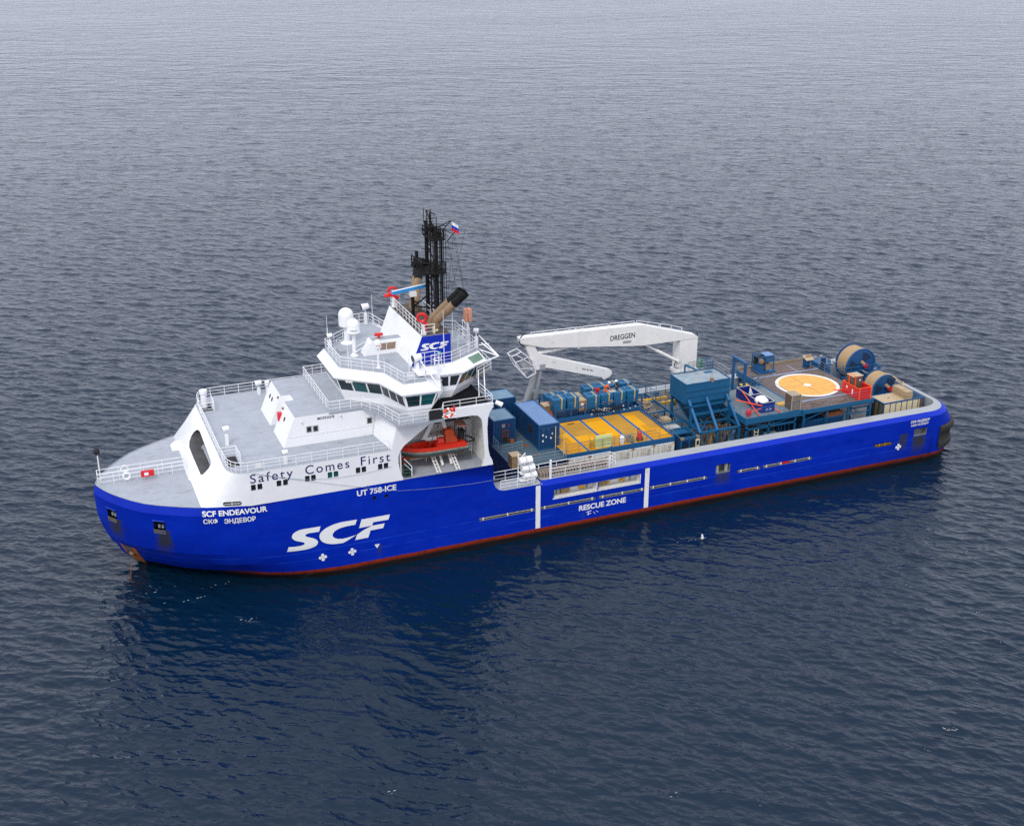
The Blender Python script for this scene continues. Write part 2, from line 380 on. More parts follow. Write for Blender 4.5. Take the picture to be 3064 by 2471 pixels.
def pchip(P, x):
    xs = np.array([p[0] for p in P], float); ys = np.array([p[1] for p in P], float); h = np.diff(xs); d = np.diff(ys) / h
    m = np.zeros(len(xs)); m[0] = d[0] * 1.6
    for i in range(1, len(xs) - 1):
        w1 = 2 * h[i] + h[i - 1]; w2 = h[i] + 2 * h[i - 1]; m[i] = (w1 + w2) / (w1 / d[i - 1] + w2 / d[i]) if d[i] > 0 else 0
    x = min(max(x, xs[0]), xs[-1]); i = min(max(int(np.searchsorted(xs, x)) - 1, 0), len(h) - 1); t = (x - xs[i]) / h[i]
    return ys[i]*(1+2*t)*(1-t)**2 + h[i]*m[i]*t*(1-t)**2 + ys[i+1]*t*t*(3-2*t) + h[i]*m[i+1]*t*t*(t-1)
def hb(x, z):
    z = min(max(z, -2.), 9.3); k = 0
    while k < len(LV) - 2 and z > LV[k + 1][0]: k += 1
    f = (z - LV[k][0]) / (LV[k + 1][0] - LV[k][0])
    return pchip(LV[k][1], x) * (1 - f) + pchip(LV[k + 1][1], x) * f
def stem(z): return float(np.interp(z, [l[0] for l in LV], [l[1][0][0] for l in LV]))
HX = [-.1, -.05, .05, .2, .45, .8, 1.15, 1.52, 2, 2.6, 3.2, 3.9, 4.55, 5.05, 5.57, 6.3, 7.2, 8.2, 9.3, 10.0, 10.6, 11.3, 12, 12.7, 13.5, 15, 16.5, 18, 20, 22, 24.5]
HZ = [-2, -1, 0, .35, 1.05, 1.75, 2.5, 3.25, 4, 5, 6.1, 6.75, 7.75, 8.5, 9.3]
def hpt(xk, z, s=-1):
    x = stem(z) + (24.5 - stem(z)) * (xk + .1) / 24.6
    return (x, s * hb(x, z), z)
PORTS = [(.8, 1.52), (4.55, 5.57)]
def is_port(x0, z0): return abs(z0 - 6.75) < .01 and any(a - .01 <= x0 < b - .01 for a, b in PORTS)
def ring_stern(ycor, xs, ys=6.6, n=9):
    """plan of the stern from the port side round to the starboard side"""
    q = [(94 + (xs - 94) * math.sin(a), -ys - (ycor - ys) * math.cos(a)) for a in np.linspace(0, math.pi / 2, n)]
    q += [(xs, -3), (xs, 0)]
    return q + [(x, -y) for x, y in q[::-1][1:]]
def hull_material():
    m = bpy.data.materials.new('hull_paint'); m.use_nodes = True; t = m.node_tree; L = t.links
    p = t.nodes['Principled BSDF']; p.inputs['Roughness'].default_value = .4; p.inputs['Specular IOR Level'].default_value = .16
    tc = _n(t, 'ShaderNodeTexCoord'); sx = _n(t, 'ShaderNodeSeparateXYZ'); L.new(tc.outputs['Object'], sx.inputs[0])
    def noise(scale, det=6):
        mp = _n(t, 'ShaderNodeMapping'); mp.inputs['Scale'].default_value = scale; L.new(tc.outputs['Object'], mp.inputs[0])
        n = _n(t, 'ShaderNodeTexNoise'); n.inputs['Scale'].default_value = 1; n.inputs['Detail'].default_value = det; n.inputs['Roughness'].default_value = .65
        L.new(mp.outputs[0], n.inputs[0]); return n.outputs['Fac']
    def mrange(s, a, b, c=0., d=1.):
        r = _n(t, 'ShaderNodeMapRange', interpolation_type='SMOOTHSTEP'); r.inputs[1].default_value = a; r.inputs[2].default_value = b; r.inputs[3].default_value = c; r.inputs[4].default_value = d
        L.new(s, r.inputs[0]); return r.outputs[0]
    def math_(op, a, b):
        q = _n(t, 'ShaderNodeMath', operation=op)
        for i, s in enumerate((a, b)):
            if isinstance(s, (int, float)): q.inputs[i].default_value = s
            else: L.new(s, q.inputs[i])
        return q.outputs[0]
    def mix(f, a, b):
        q = _n(t, 'ShaderNodeMix', data_type='RGBA')
        for i, s in ((0, f), (6, a), (7, b)):
            if isinstance(s, tuple): q.inputs[i].default_value = (*s, 1)
            else: L.new(s, q.inputs[i])
        return q.outputs[2]
    X, Y, Z = sx.outputs
    tone = noise((.25, .25, .5)); c = mix(mrange(tone, .3, .7), (.0002, .0165, .335), (.0005, .023, .40))
    scuff = math_('MULTIPLY', mrange(noise((.35, .35, 3.5)), .60, .80), mrange(Z, 4.2, 1.5)); c = mix(math_('MULTIPLY', scuff, .45), c, (.012, .05, .42))
    cmb = _n(t, 'ShaderNodeCombineXYZ'); L.new(X, cmb.inputs[0]); L.new(Z, cmb.inputs[1])
    pl_ = _n(t, 'ShaderNodeTexBrick'); pl_.inputs['Scale'].default_value = 1; pl_.inputs['Brick Width'].default_value = 5.2; pl_.inputs['Row Height'].default_value = 1.9; pl_.inputs['Mortar Size'].default_value = .02
    pl_.inputs['Color1'].default_value = (0, 0, 0, 1); pl_.inputs['Color2'].default_value = (1, 1, 1, 1); pl_.inputs['Mortar'].default_value = (.9, .9, .9, 1); L.new(cmb.outputs[0], pl_.inputs['Vector'])
    c = mix(math_('MULTIPLY', pl_.outputs['Color'], .16), c, (.004, .035, .46)); c = mix(mrange(noise((.12, .12, .2), 3), .52, .75, 0, .35), c, (.001, .010, .23))
    faded = math_('MULTIPLY', mrange(noise((.8, .8, .9)), .62, .72), mrange(Z, 6.0, 2.0)); c = mix(math_('MULTIPLY', faded, .30), c, (.03, .06, .34))
    grime = math_('MULTIPLY', mrange(noise((1.6, 1.6, .16)), .63, .80), .40); c = mix(grime, c, (.006, .012, .09))
    for zs in (3.25, 2.3):                                # weld seams
        ln = math_('MULTIPLY', mrange(math_('ABSOLUTE', math_('SUBTRACT', Z, zs), 0), .075, .03), mrange(noise((.3, .3, .3)), .35, .6)); c = mix(math_('MULTIPLY', ln, .45), c, (.02, .09, .55))
    # running stains below the mooring ports, object space: x is 50 m less than along the ship
    XW = math_('ADD', X, math_('MULTIPLY', math_('SUBTRACT', noise((.9, .9, .45), 3), .5), 1.3))
    for xa, xb, z1, zlen, k in ((-49.1, -48.3, 6.75, 3.2, .9), (-45.3, -44.2, 6.75, 4.0, .75), (41.1, 42.7, 3.55, 2.6, .75), (39.2, 40.2, 4.2, 2.6, .7), (14.2, 15.9, 3.5, 1.8, .55), (-24.6, -24.4, 2.6, 1.8, .9)):
        mx_ = math_('MULTIPLY', mrange(XW, xa - .3, xa + .3), mrange(XW, xb + .4, xb - .3))
        mz_ = math_('MULTIPLY', mrange(Z, z1 - zlen, z1 - zlen * .35), mrange(Z, z1 + .04, z1 - .03))
        st = math_('MULTIPLY', math_('MULTIPLY', mx_, mz_), mrange(noise((2.2, 2.2, .35)), .15, .55, .45, min(1., k * 1.25))); c = mix(st, c, (.035, .036, .026))
    edge = math_('ADD', Z, math_('MULTIPLY', math_('SUBTRACT', noise((.5, .5, .5)), .5), .22))
    wear = noise((2.0, 2.0, 2.0)); red = mix(mrange(wear, .42, .72), (.24, .026, .006), (.10, .018, .010)); red = mix(mrange(X, -36, -40), red, (.006, .009, .06))
    c = mix(mrange(edge, 1.05, 1.00), c, red); c = mix(mrange(edge, .88, .45), c, (.010, .008, .009))
    bp = _n(t, 'ShaderNodeBump'); bp.inputs['Strength'].default_value = .8; bp.inputs['Distance'].default_value = .05
    L.new(math_('ADD', noise((.45, .45, .7), 3), math_('MULTIPLY', pl_.outputs['Fac'], .12)), bp.inputs['Height']); L.new(bp.outputs[0], p.inputs['Normal'])
    rv = mrange(noise((.6, .6, 1.2)), .3, .7, .30, .52); L.new(rv, p.inputs['Roughness'])
    L.new(c, p.inputs['Base Color']); return m
HULLM = hull_material()
mb = MB()
for s in (-1, 1):                                          # fore body, both sides
    for i in range(len(HX) - 1):
        for j in range(len(HZ) - 1):
            if s < 0 and is_port(HX[i], HZ[j]): continue
            mb.poly([hpt(HX[i], HZ[j], s), hpt(HX[i + 1], HZ[j], s), hpt(HX[i + 1], HZ[j + 1], s), hpt(HX[i], HZ[j + 1], s)])
def rrect(x0, x1, z0, z1, r, n=4):
    return [(cx + r * math.cos(a), cz + r * math.sin(a)) for cx, cz, a0 in ((x1 - r, z1 - r, 0), (x0 + r, z1 - r, 90), (x0 + r, z0 + r, 180), (x1 - r, z0 + r, 270)) for a in np.radians(np.linspace(a0, a0 + 90, n))]
def circ(x, z, r, n=14): return [(x + r * math.cos(a), z + r * math.sin(a)) for a in np.linspace(0, math.tau, n, endpoint=False)]
SLOTS = [(36.1, 42.42), (43.0, 49.4), (49.75, 55.35), (55.85, 63.1), (66.9, 69.95), (70.25, 76.85)]
WIN2 = [(44.5, 49.47, 4.2, 5.18), (49.68, 54.65, 4.22, 5.2)]
OPEN = [rrect(a, b, z0, z1, .02, 2) for a, b, z0, z1 in WIN2] + [rrect(a, b, 3.14, 3.52, .18) for a, b in SLOTS] + \
       [rrect(64.1, 65.95, 3.5, 4.6, .2), rrect(85.55, 88.0, 3.1, 3.52, .1), rrect(91.1, 92.95, 3.62, 4.55, .05), circ(25.2, 7.85, .2), circ(26.42, 7.87, .2)]
prof = [(24.5, -2), (94, -2), (94, 5.85), (43.3, 5.85), (42.95, 6.15), (39.0, 6.15), (38.45, 6.27), (38.0, 6.65), (37.78, 7.2), (37.75, 9.3), (24.5, 9.3)]
mb.holed(prof, OPEN, lambda u, v: (u, -10.5, v))
mb.holed(prof, [], lambda u, v: (u, 10.5, v))
lv = [(-2, 96, 9.6), (0, 98.1, 10.3), (1.2, 98.7, 10.45), (4.4, 98.7, 10.5), (5.85, 97.6, 10.5), (6.2, 96.95, 9.85)]
RS = [[(x, y, z) for x, y in ring_stern(yc, xs)] for z, xs, yc in lv]
for a, b in zip(RS[:-1], RS[1:]):
    for i in range(len(a) - 1): mb.poly([a[i], a[i + 1], b[i + 1], b[i]])
for s in (-1, 1):                                          # sloping top edge of the cargo rail, and its fore end
    mb.poly([(43.3, s * 10.5, 5.85), (94, s * 10.5, 5.85), (94, s * 9.85, 6.2), (43.75, s * 9.85, 6.2)])
    mb.poly([(42.95, s * 10.5, 6.15), (43.3, s * 10.5, 5.85), (43.75, s * 9.85, 6.2), (43.35, s * 9.6, 6.16)])
    mb.poly([(94, s * 10.5, -2), (94, s * 9.6, -2), (94, s * 10.3, 0)])
mb.poly([(37.75, -10.5, 6.1), (37.75, -8.0, 6.1), (37.75, -8.0, 9.3), (37.75, -10.5, 9.3)]); mb.poly([(37.75, 10.5, 3), (37.75, -8, 3), (37.75, -8, 9.3), (37.75, 10.5, 9.3)])
hull = part('hull', mb, HULLM, ship, smooth=True, sharp=14)
def recess(name, outline, d, m, lab=None):
    """lining behind an opening of the port side"""
    b = MB(); n = len(outline); f = [(x, -10.497, z) for x, z in outline]; k = [(x, -10.5 + d, z) for x, z in outline]
    b.add(f + k, [(i, (i + 1) % n, n + (i + 1) % n, n + i) for i in range(n)] + [tuple(range(n, 2 * n))]); return part(name, b, m, hull, lab)
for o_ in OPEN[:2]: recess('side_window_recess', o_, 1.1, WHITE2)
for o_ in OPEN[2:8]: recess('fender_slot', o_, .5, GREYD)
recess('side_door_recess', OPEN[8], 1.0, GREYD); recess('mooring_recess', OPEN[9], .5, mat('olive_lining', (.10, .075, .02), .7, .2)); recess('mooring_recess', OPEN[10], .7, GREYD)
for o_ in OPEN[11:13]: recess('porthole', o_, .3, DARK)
for a, b in SLOTS:                                          # pipe and brackets in each slot
    q = MB().cyl((a + .1, -10.33, 3.33), (b - .1, -10.33, 3.33), .045, n=6)
    for k in range(max(2, int((b - a) / 1.6))):
        x = a + .5 + k * (b - a - .9) / max(1, int((b - a) / 1.6) - 1); q.box(x - .06, x + .06, -10.54, -10.2, 3.2, 3.50)
    part('slot_pipe', q, WHITE2, hull)
part('red_slot_panel', MB().box(72.6, 73.9, -10.42, -10.3, 3.2, 3.46), RED, hull)
for x in (64.45, 65.6): part('bollard', MB().cyl((x, -10.2, 3.55), (x, -10.2, 4.45), .2, n=10), GALV, hull)
q = MB().box(85.7, 87.9, -10.42, -10.36, 3.27, 3.32)
for x in (86.3, 87.1): q.box(x - .03, x + .03, -10.42, -10.36, 3.12, 3.5)
part('guard_bar', q, YEL, hull)
for (a, b, z0, z1), items in zip(WIN2, (((45.7, 46.7, CRATE, 4.25, 5.1), (44.55, 44.9, DARK, 4.2, 5.0), (47.9, 48.5, YEL, 4.3, 4.75), (45.25, 45.4, GALV, 4.2, 5.15), (48.75, 48.9, GALV, 4.2, 5.15)), ((50.1, 51.0, CRATE, 4.25, 5.15), (51.15, 51.75, YEL, 4.75, 5.05), (52.0, 52.6, YEL, 4.8, 5.1), (52.85, 53.15, YEL, 4.85, 5.12), (51.15, 51.5, YEL, 4.32, 4.52), (52.7, 53.4, YEL, 4.33, 4.55), (49.75, 50.0, YEL, 4.5, 4.9), (53.9, 54.0, GALV, 4.2, 5.15)))):
    fr = MB()
    for u0, u1, v0, v1 in ((a - .09, b + .09, z0 - .09, z0), (b, b + .09, z0, z1)): fr.box(u0, u1, -10.53, -10.44, v0, v1)
    part('window_surround', fr, WHITE, hull)
    for x0, x1, m_, v0, v1 in items: part('notice_plate' if m_ is YEL else 'locker', MB().box(x0, x1, -9.6 if m_ is YEL else -9.75, -9.42, v0, v1), m_, hull)
# mooring ports in the bow
for a, b in PORTS:
    c4 = [hpt(a, 6.75), hpt(b, 6.75), hpt(b, 7.75), hpt(a, 7.75)]; inn = [(x + .55, y + .75, z) for x, y, z in c4]
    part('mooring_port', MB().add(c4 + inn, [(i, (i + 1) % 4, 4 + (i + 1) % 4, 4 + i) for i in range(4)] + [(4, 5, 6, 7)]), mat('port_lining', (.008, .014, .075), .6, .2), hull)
    p0, p1 = Vector(c4[0]), Vector(c4[1]); o3 = Vector((-.05, -.05, 0))
    q = MB().hexa([p0 + o3 * .5 - Vector((0, 0, .45)), p1 + o3 * .5 - Vector((0, 0, .45)), p1 + Vector((.1, .12, -.45)), p0 + Vector((.1, .12, -.45))], [p0 + o3, p1 + o3, p1 + Vector((.3, .4, 0)), p0 + Vector((.3, .4, 0))])
    part('rubbing_plate', q, mat('worn_plate', (.10, .09, .06), .6, .3, 3, dirt=((.03, .05, .2), .5, .7, (1, 1, 1))), hull)
    q = MB()
    for f in (.3, .6): c = p0.lerp(p1, f) + Vector((.25, .35, .18)); q.cyl(c - Vector((0, 0, .18)), c + Vector((0, 0, .14)), .13, n=8)
    part('roller', q, GALV, hull)
    top0, top1 = Vector(c4[3]), Vector(c4[2]); q = MB().cyl(top0 + o3, top1 + o3, .035, n=5); part('port_edge', q, mat('edge_blue', (.03, .10, .55), .5, .1), hull)
# anchor pocket at the port bow with the stowed anchor crown
q = MB()
def hp2(x, z, e=.03): return (x - e * .6, -hb(max(x, stem(z) + .02), z) - e, z)
ZS = np.linspace(3.35, .02, 9); XL = np.interp(ZS, [.0, .75, 1.9, 3.35], [3.45, 2.7, 1.95, 1.45]); XR = np.interp(ZS, [.0, 1.0, 2.2, 3.35], [3.85, 3.55, 3.1, 2.75])
gridp = [[hp2(XL[j] + (XR[j] - XL[j]) * i / 6, ZS[j], .04) for i in range(7)] for j in range(9)]
for j in range(8):
    for i in range(6): q.poly([gridp[j][i], gridp[j][i + 1], gridp[j + 1][i + 1], gridp[j + 1][i]])
part('anchor_pocket', q, RUSTO, hull)
q = MB()
for j in range(3):
    for i in range(1, 4):
        f = lambda jj, ii: hp2(XL[jj] + (XR[jj] - XL[jj]) * ii / 6, ZS[jj], .08); q.poly([f(j, i), f(j, i + 1), f(j + 1, i + 1), f(j + 1, i)])
part('hawse_opening', q, mat('hawse_grey', (.10, .09, .09), .8, .4, 4), hull)
q = MB(); c = Vector(hp2(2.5, 2.3, .16)); q.sphere(c, .26, 9, 6, (1, .6, 1)).cyl(c, Vector(hp2(2.75, 1.6, .14)), .12, n=6); part('anchor', q, mat('anchor_grey', (.25, .17, .10), .8, .3, 3, dirt=(RUST, .5, .7, (2, 2, 2))), hull)
# stern fender
q = MB(); FR = lambda d, xs: [(x + d * (1 if i > 2 else .3), y - (d if y < 0 else -d) * .8) for i, (x, y) in enumerate(ring_stern(10.52, xs))]
prf = [(1.3, .0), (1.45, .2), (1.8, .27), (2.15, .2), (2.3, .08), (3.2, .08), (3.45, .22), (3.85, .34), (4.2, .25), (4.35, 0)]
rg = [[(x, y, z) for x, y in FR(d + .03, 98.7)][1:-1] for z, d in prf]
for a, b in zip(rg[:-1], rg[1:]):
    for i in range(len(a) - 1): q.poly([a[i], a[i + 1], b[i + 1], b[i]])
for e in (0, -1): q.poly([r[e] for r in rg])
part('stern_fender', q, BLACK, hull, smooth=True)
# flat rail top, inner wall of the rail, decks
q = MB()
for s in (-1, 1): q.poly([(43.75, s * 9.85, 6.2), (94, s * 9.85, 6.2), (94, s * 8.4, 6.2), (43.2, s * 8.4, 6.2), (43.35, s * 9.6, 6.19)])
o_, i_ = ring_stern(9.85, 96.95), ring_stern(8.4, 96.4)
for k in range(len(o_) - 1): q.poly([(*o_[k], 6.2), (*o_[k + 1], 6.2), (*i_[k + 1], 6.2), (*i_[k], 6.2)])
part('rail_top', q, TOPG, hull)
q = MB()
for s in (-1, 1): q.poly([(37.8, s * 8.4, 2.9), (94, s * 8.4, 2.9), (94, s * 8.4, 6.2), (37.8, s * 8.4, 6.2)])
for k in range(len(i_) - 1): q.poly([(*i_[k], 2.9), (*i_[k + 1], 2.9), (*i_[k + 1], 6.2), (*i_[k], 6.2)])
part('rail_inner_wall', q, TOPG, hull)
part('cargo_deck', MB().box(37.8, 96.2, -8.38, 8.38, 2.7, 3.0), GREYD, ship)
for s in (-1, 1): part('side_deck', MB().prism([(37.78, s * 10.47), (43.2, s * 10.47), (43.2, s * 8.41), (37.78, s * 8.41)][::-s], 5.9, 6.13), GREY, ship)
# white safety stripes and draught marks
def on_hull(e=.02): return lambda u, v: (u, -hb(u, v) - e, v)
for x, z1 in ((42.72, 6.0), (55.53, 5.75)):
    part('white_stripe', MB().box(x - .26, x + .26, -10.53, -10.5, 1.06, z1), mat('stripe_white', (.78, .78, .76), .5, .04, 2, dirt=((.42, .36, .20), .52, .8, (1.5, 1, .5))), hull)
lettering('SCF ENDEAVOUR', hull, LETW, lambda u, v: (8.76 + u, -hb(8.76 + u, 8.47 + v) - .07, 8.47 + v), .52, 5.92, .032)
lettering('СКФ', hull, LETW, lambda u, v: (8.78 + u, -hb(8.78 + u, 7.67 + v) - .07, 7.67 + v), .46, 1.3, bold=.03)
lettering('ЭНДЕВОР', hull, LETW, lambda u, v: (10.65 + u, -hb(10.65 + u, 7.6 + v) - .07, 7.6 + v), .47, 2.85, bold=.03)
lettering('UT 758-ICE', hull, LETW, lambda u, v: (23.45 + u, -10.525, 8.40 + v), .56, 4.0, .032)
lettering('RESCUE ZONE', hull, LETW, lambda u, v: (47.47 + u, -10.525, 2.19 + v), .58, 5.58, .032)
lettering('СКФ ЭНДЕВОР', hull, LETW, lambda u, v: (90.4 + u, -10.525, 5.38 + v), .32, 2.72, bold=.02)
lettering('САНКТ-ПЕТЕРБУРГ', hull, LETW, lambda u, v: (90.5 + u, -10.525, 4.96 + v), .25, 2.55, bold=.015)
LOGO = [[(16.43,4.18),(17.06,4.12),(17.6,4.12),(17.91,4.19),(18.02,4.29),(17.86,4.46),(17.45,4.63),(17.1,4.79),(16.87,5.02),(16.81,5.24),(16.9,5.5),(17.19,5.72),(17.65,5.86),(18.26,5.88),(18.87,5.87),(19.66,5.86),(19.48,5.3),(18.96,5.32),(18.47,5.33),(18.19,5.27),(18.11,5.17),(18.21,5.03),(18.56,4.84),(18.92,4.68),(19.21,4.43),(19.32,4.21),(19.18,3.92),(18.86,3.74),(18.3,3.62),(17.63,3.6),(16.97,3.62),(16.24,3.66)],
 [(23.31,5.88),(23.11,5.35),(22.63,5.36),(22.13,5.34),(21.56,5.27),(21.05,5.06),(20.8,4.73),(20.86,4.44),(21.13,4.22),(21.5,4.11),(21.93,4.07),(22.57,4.13),(23.17,4.22),(22.62,3.95),(21.91,3.64),(21.34,3.62),(20.72,3.69),(20.11,3.89),(19.69,4.2),(19.5,4.58),(19.51,4.92),(19.69,5.22),(20.15,5.54),(20.78,5.76),(21.47,5.88),(22.16,5.9),(22.78,5.89)],
 [(23.77,5.8),(26.68,5.8),(26.51,5.26),(24.93,5.26),(24.81,4.93),(23.48,4.9)], [(24.79,4.92),(26.1,4.92),(25.93,4.43),(24.63,4.42),(24.36,3.68),(23.04,3.67),(23.23,4.22),(23.92,4.59)]]
def smooth_poly(P, n=4):
    out = []; N = len(P)
    for i in range(N):
        p0, p1, p2, p3 = (Vector(P[(i + k) % N]) for k in (-1, 0, 1, 2))
        a1 = (p1 - p0).angle(p2 - p1) if (p1 - p0).length else 0; a2 = (p2 - p1).angle(p3 - p2)
        t1 = (p2 - p0) / 2 if a1 < .9 else (p2 - p1); t2 = (p3 - p1) / 2 if a2 < .9 else (p2 - p1)
        for k in range(n):
            t = k / n; out.append(tuple(p1 * (2*t**3 - 3*t*t + 1) + t1 * (t**3 - 2*t*t + t) + p2 * (3*t*t - 2*t**3) + t2 * (t**3 - t*t)))
    return out
def logo(parent, fn, slices=True):
    b = bmesh.new()
    for k, P in enumerate(LOGO):
        P2 = smooth_poly(P) if k < 2 else P; tri = tessellate_polygon([[Vector((*p, 0)) for p in P2]])
        vs = [b.verts.new((p[0], 0, p[1])) for p in P2]
        for t_ in tri:
            try: b.faces.new([vs[i] for i in t_])
            except ValueError: pass
    if slices:
        for x in np.arange(16.3, 27, .5): bmesh.ops.bisect_plane(b, geom=b.verts[:] + b.edges[:] + b.faces[:], plane_co=(x, 0, 0), plane_no=(1, 0, 0))
    b.verts.index_update(); V = [fn(v.co.x, v.co.z) for v in b.verts]; F = [tuple(v.index for v in f.verts) for f in b.faces]; b.free()
    return part('logo_lettering', MB().add(V, F), LETW, parent, recalc=False)
logo(hull, on_hull(.03))
def fan_mark(x, z, r=.42):
    q = MB()
    for k in range(4):
        a = math.tau * k / 4 + .05; pts = [(0.05, -.05), (.6, -.42), (.95, -.25), (.95, .25), (.6, .42), (.05, .05)]
        q.poly([(x + r * (u * math.cos(a) - v * math.sin(a)), -hb(x, z) - .03, z + r * (u * math.sin(a) + v * math.cos(a))) for u, v in pts])
    part('thruster_mark', q, LETW, hull, recalc=False)
for x, z in ((19.7, 2.4), (22.67, 2.43), (89.0, 2.65)): fan_mark(x, z)
q = MB().poly([(24.95, -10.53, 2.75), (25.5, -10.53, 2.75), (25.24, -10.53, 2.3)]); part('bulb_mark', q, LETW, hull, recalc=False)
q = MB()
for a, b in (((48.35, 1.85), (48.95, 1.95)), ((48.45, 1.6), (48.9, 1.65)), ((48.6, 1.45), (48.6, 1.9)), ((49.2, 1.75), (49.4, 1.5)), ((49.5, 1.8), (49.75, 1.65))): q.cyl((a[0], -10.51, a[1]), (b[0], -10.51, b[1]), .035, n=4)
part('draught_mark', q, LETW, hull)
# foredeck
q = MB(); dk = [(x, hb(x, 9.3) - .02) for x in [0, .1, .3, .6, 1, 1.5, 2, 2.8, 3.9, 5, 6, 7.2, 8.7, 10, 12]]
q.poly([(x, -y, 9.3) for x, y in dk] + [(x, y, 9.3) for x, y in dk[::-1]])
fore = part('foredeck', q, GREY, ship)
part('deck_edge', MB().path([(x, -hb(x, 9.3), 9.33) for x in [0, .1, .3, .6, 1, 1.5, 2, 2.8, 3.9, 5, 6, 7.2, 8.7]], .05, 5).path([(x, hb(x, 9.3), 9.33) for x in [0, .1, .3, .6, 1, 1.5, 2, 2.8, 3.9, 5, 6, 7.2, 8.7]], .05, 5), GREY, ship)
part('foredeck_railing', MB().rail([(.25, -.75, 9.3), (4.6, -.62, 9.3), (8.7, -.6, 9.3)], 1.25, 3, 1.45).rail([(.25, -.75, 9.3), (.25, .4, 9.3), (8.6, .45, 9.3)], 1.25, 3, 2.0), RAILW, ship)
part('bow_light_mast', MB().cyl((.55, .55, 9.3), (.55, .55, 12.1), .06, n=6), RAILW, ship)
part('bow_lantern', MB().sphere((.55, .55, 12.45), .3, sq=(1, 1, 1.25)), DARK, ship, smooth=True)

# ================================================================== deckhouse (white fore structure)
ZB = 12.67
q = MB(); k_ = .765
FO = [(4.1, 11.70), (3.6, 11.9), (2.8, 11.98), (-4.4, 11.80), (-4.85, 11.68), (-5.05, 11.4), (-4.85, 10.9), (-4.55, 10.55), (-4.1, 10.42), (.2, 10.38), (3.0, 10.4), (3.9, 10.62), (4.35, 11.0), (4.4, 11.35)]
q.holed([(-9.05, 9.3), (9.05, 9.3), (8.3, ZB), (-8.3, ZB)], [FO], lambda u, v: (8.75 + k_ * (v - 9.3), u, v))
Bp = [(8.75, 9.05), (9.2, 9.30), (10.0, 9.58), (11.0, 9.88), (12.0, 10.14), (13.2, 10.52)]
Tp = [(11.33, 8.3), (11.42, 9.05), (11.65, 9.62), (12.0, 10.05), (12.5, 10.36), (13.2, 10.52)]
for s in (-1, 1):
    for i in range(5):
        for a, b in ((0, .5), (.5, 1)):
            L_ = lambda j, t: tuple(np.array((Bp[j][0], s * Bp[j][1], 9.3)) * (1 - t) + np.array((Tp[j][0], s * Tp[j][1], ZB)) * t)
            q.poly([L_(i, a), L_(i + 1, a), L_(i + 1, b), L_(i, b)])
PW = [13.55, 14.16, 15.97, 16.59, 18.7, 19.29, 20.91, 21.5, 23.69, 24.27, 25.92, 26.5]
wins = [rrect(x - .23, x + .23, 10.82, 11.44, .06, 2) for x in PW]
EDGE = [(28.25, 9.3), (28.12, 9.7), (27.9, 10.4), (27.78, 11.2), (27.8, 11.9), (27.98, 12.45), (28.4, 12.95)]
q.holed([(13.2, 9.3), (28.25, 9.3)] + EDGE[1:] + [(31.1, 14.85), (32.7, 15.1), (27.75, 15.1), (27.1, ZB), (13.2, ZB)], wins, lambda u, v: (u, -10.52, v))
q.holed([(13.2, 9.3), (37.7, 9.3), (37.7, 15.3), (27.7, 15.3), (27.1, ZB), (13.2, ZB)], [], lambda u, v: (u, 10.52, v))
house = part('deckhouse', q, WHITE, ship, smooth=True, sharp=42)
for o_, x in zip(wins, PW):
    b = MB(); n = len(o_); f = [(a, -10.517, c) for a, c in o_]; g = [(a, -10.38, c) for a, c in o_]
    b.add(f + g, [(i, (i + 1) % n, n + (i + 1) % n, n + i) for i in range(n)]); fr = part('cabin_window', b, FRAME, house)
    part('pane', MB().poly([(a, -10.40, c) for a, c in o_]), GLASST if x in (20.91, 21.5) else GLASSD, fr)
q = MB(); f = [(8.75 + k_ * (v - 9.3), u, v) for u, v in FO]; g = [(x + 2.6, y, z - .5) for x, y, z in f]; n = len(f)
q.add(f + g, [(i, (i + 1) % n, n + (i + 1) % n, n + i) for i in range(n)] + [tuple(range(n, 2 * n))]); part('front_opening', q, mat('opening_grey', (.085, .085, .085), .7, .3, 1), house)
q = MB()
for y in (3.1, -.2, -3.4): q.cyl((10.0, y, 10.1), (10.4, y, 11.5), .12, n=6)
part('mooring_winch', MB().lathe((11.0, 0, 10.4), [(.3, -2.4), (.3, -2.35), (.18, -2.3), (.18, 2.3), (.3, 2.35), (.3, 2.4)], 10, 'y'), GREY, house)
q = MB(); sl_ = rrect(10.7, 12.35, 9.45, 9.83, .17); q.poly([(x, -float(np.interp(x, [p[0] for p in Bp], [p[1] for p in Bp])) - .05, z) for x, z in sl_]); slot = part('mooring_slot', q, DARK, house)
part('slot_bar', MB().path([(10.8, -9.93, 9.64), (12.25, -10.28, 9.64)], .03).cyl((11.5, -10.1, 9.46), (11.5, -10.1, 9.82), .03, n=4), RAILW, slot)
q = MB(); q.hexa([(8.60, -2.6, 9.3), (8.60, 1.3, 9.3), (9.2, 1.3, 9.3), (9.2, -2.6, 9.3)], [(8.95, -1.9, 10.2), (8.95, .9, 10.2), (9.5, .9, 10.2), (9.5, -1.9, 10.2)])
q.hexa([(8.1, 5.2, 9.3), (8.1, 6.9, 9.3), (9.0, 6.9, 9.3), (9.0, 5.2, 9.3)], [(8.5, 5.4, 9.75), (8.5, 6.7, 9.75), (9.3, 6.7, 9.75), (9.3, 5.4, 9.75)]); part('spray_fairing', q, WHITE, house)
TXT = lambda x0: (lambda u, v: (x0 + u, -10.535, 11.60 + v))
for s, x0, wd in (('Safety', 13.3, 4.05), ('Comes', 18.55, 4.3), ('First', 24.0, 2.95)): lettering(s, house, LETB, TXT(x0), .92, wd, .004, 0, 1.25)
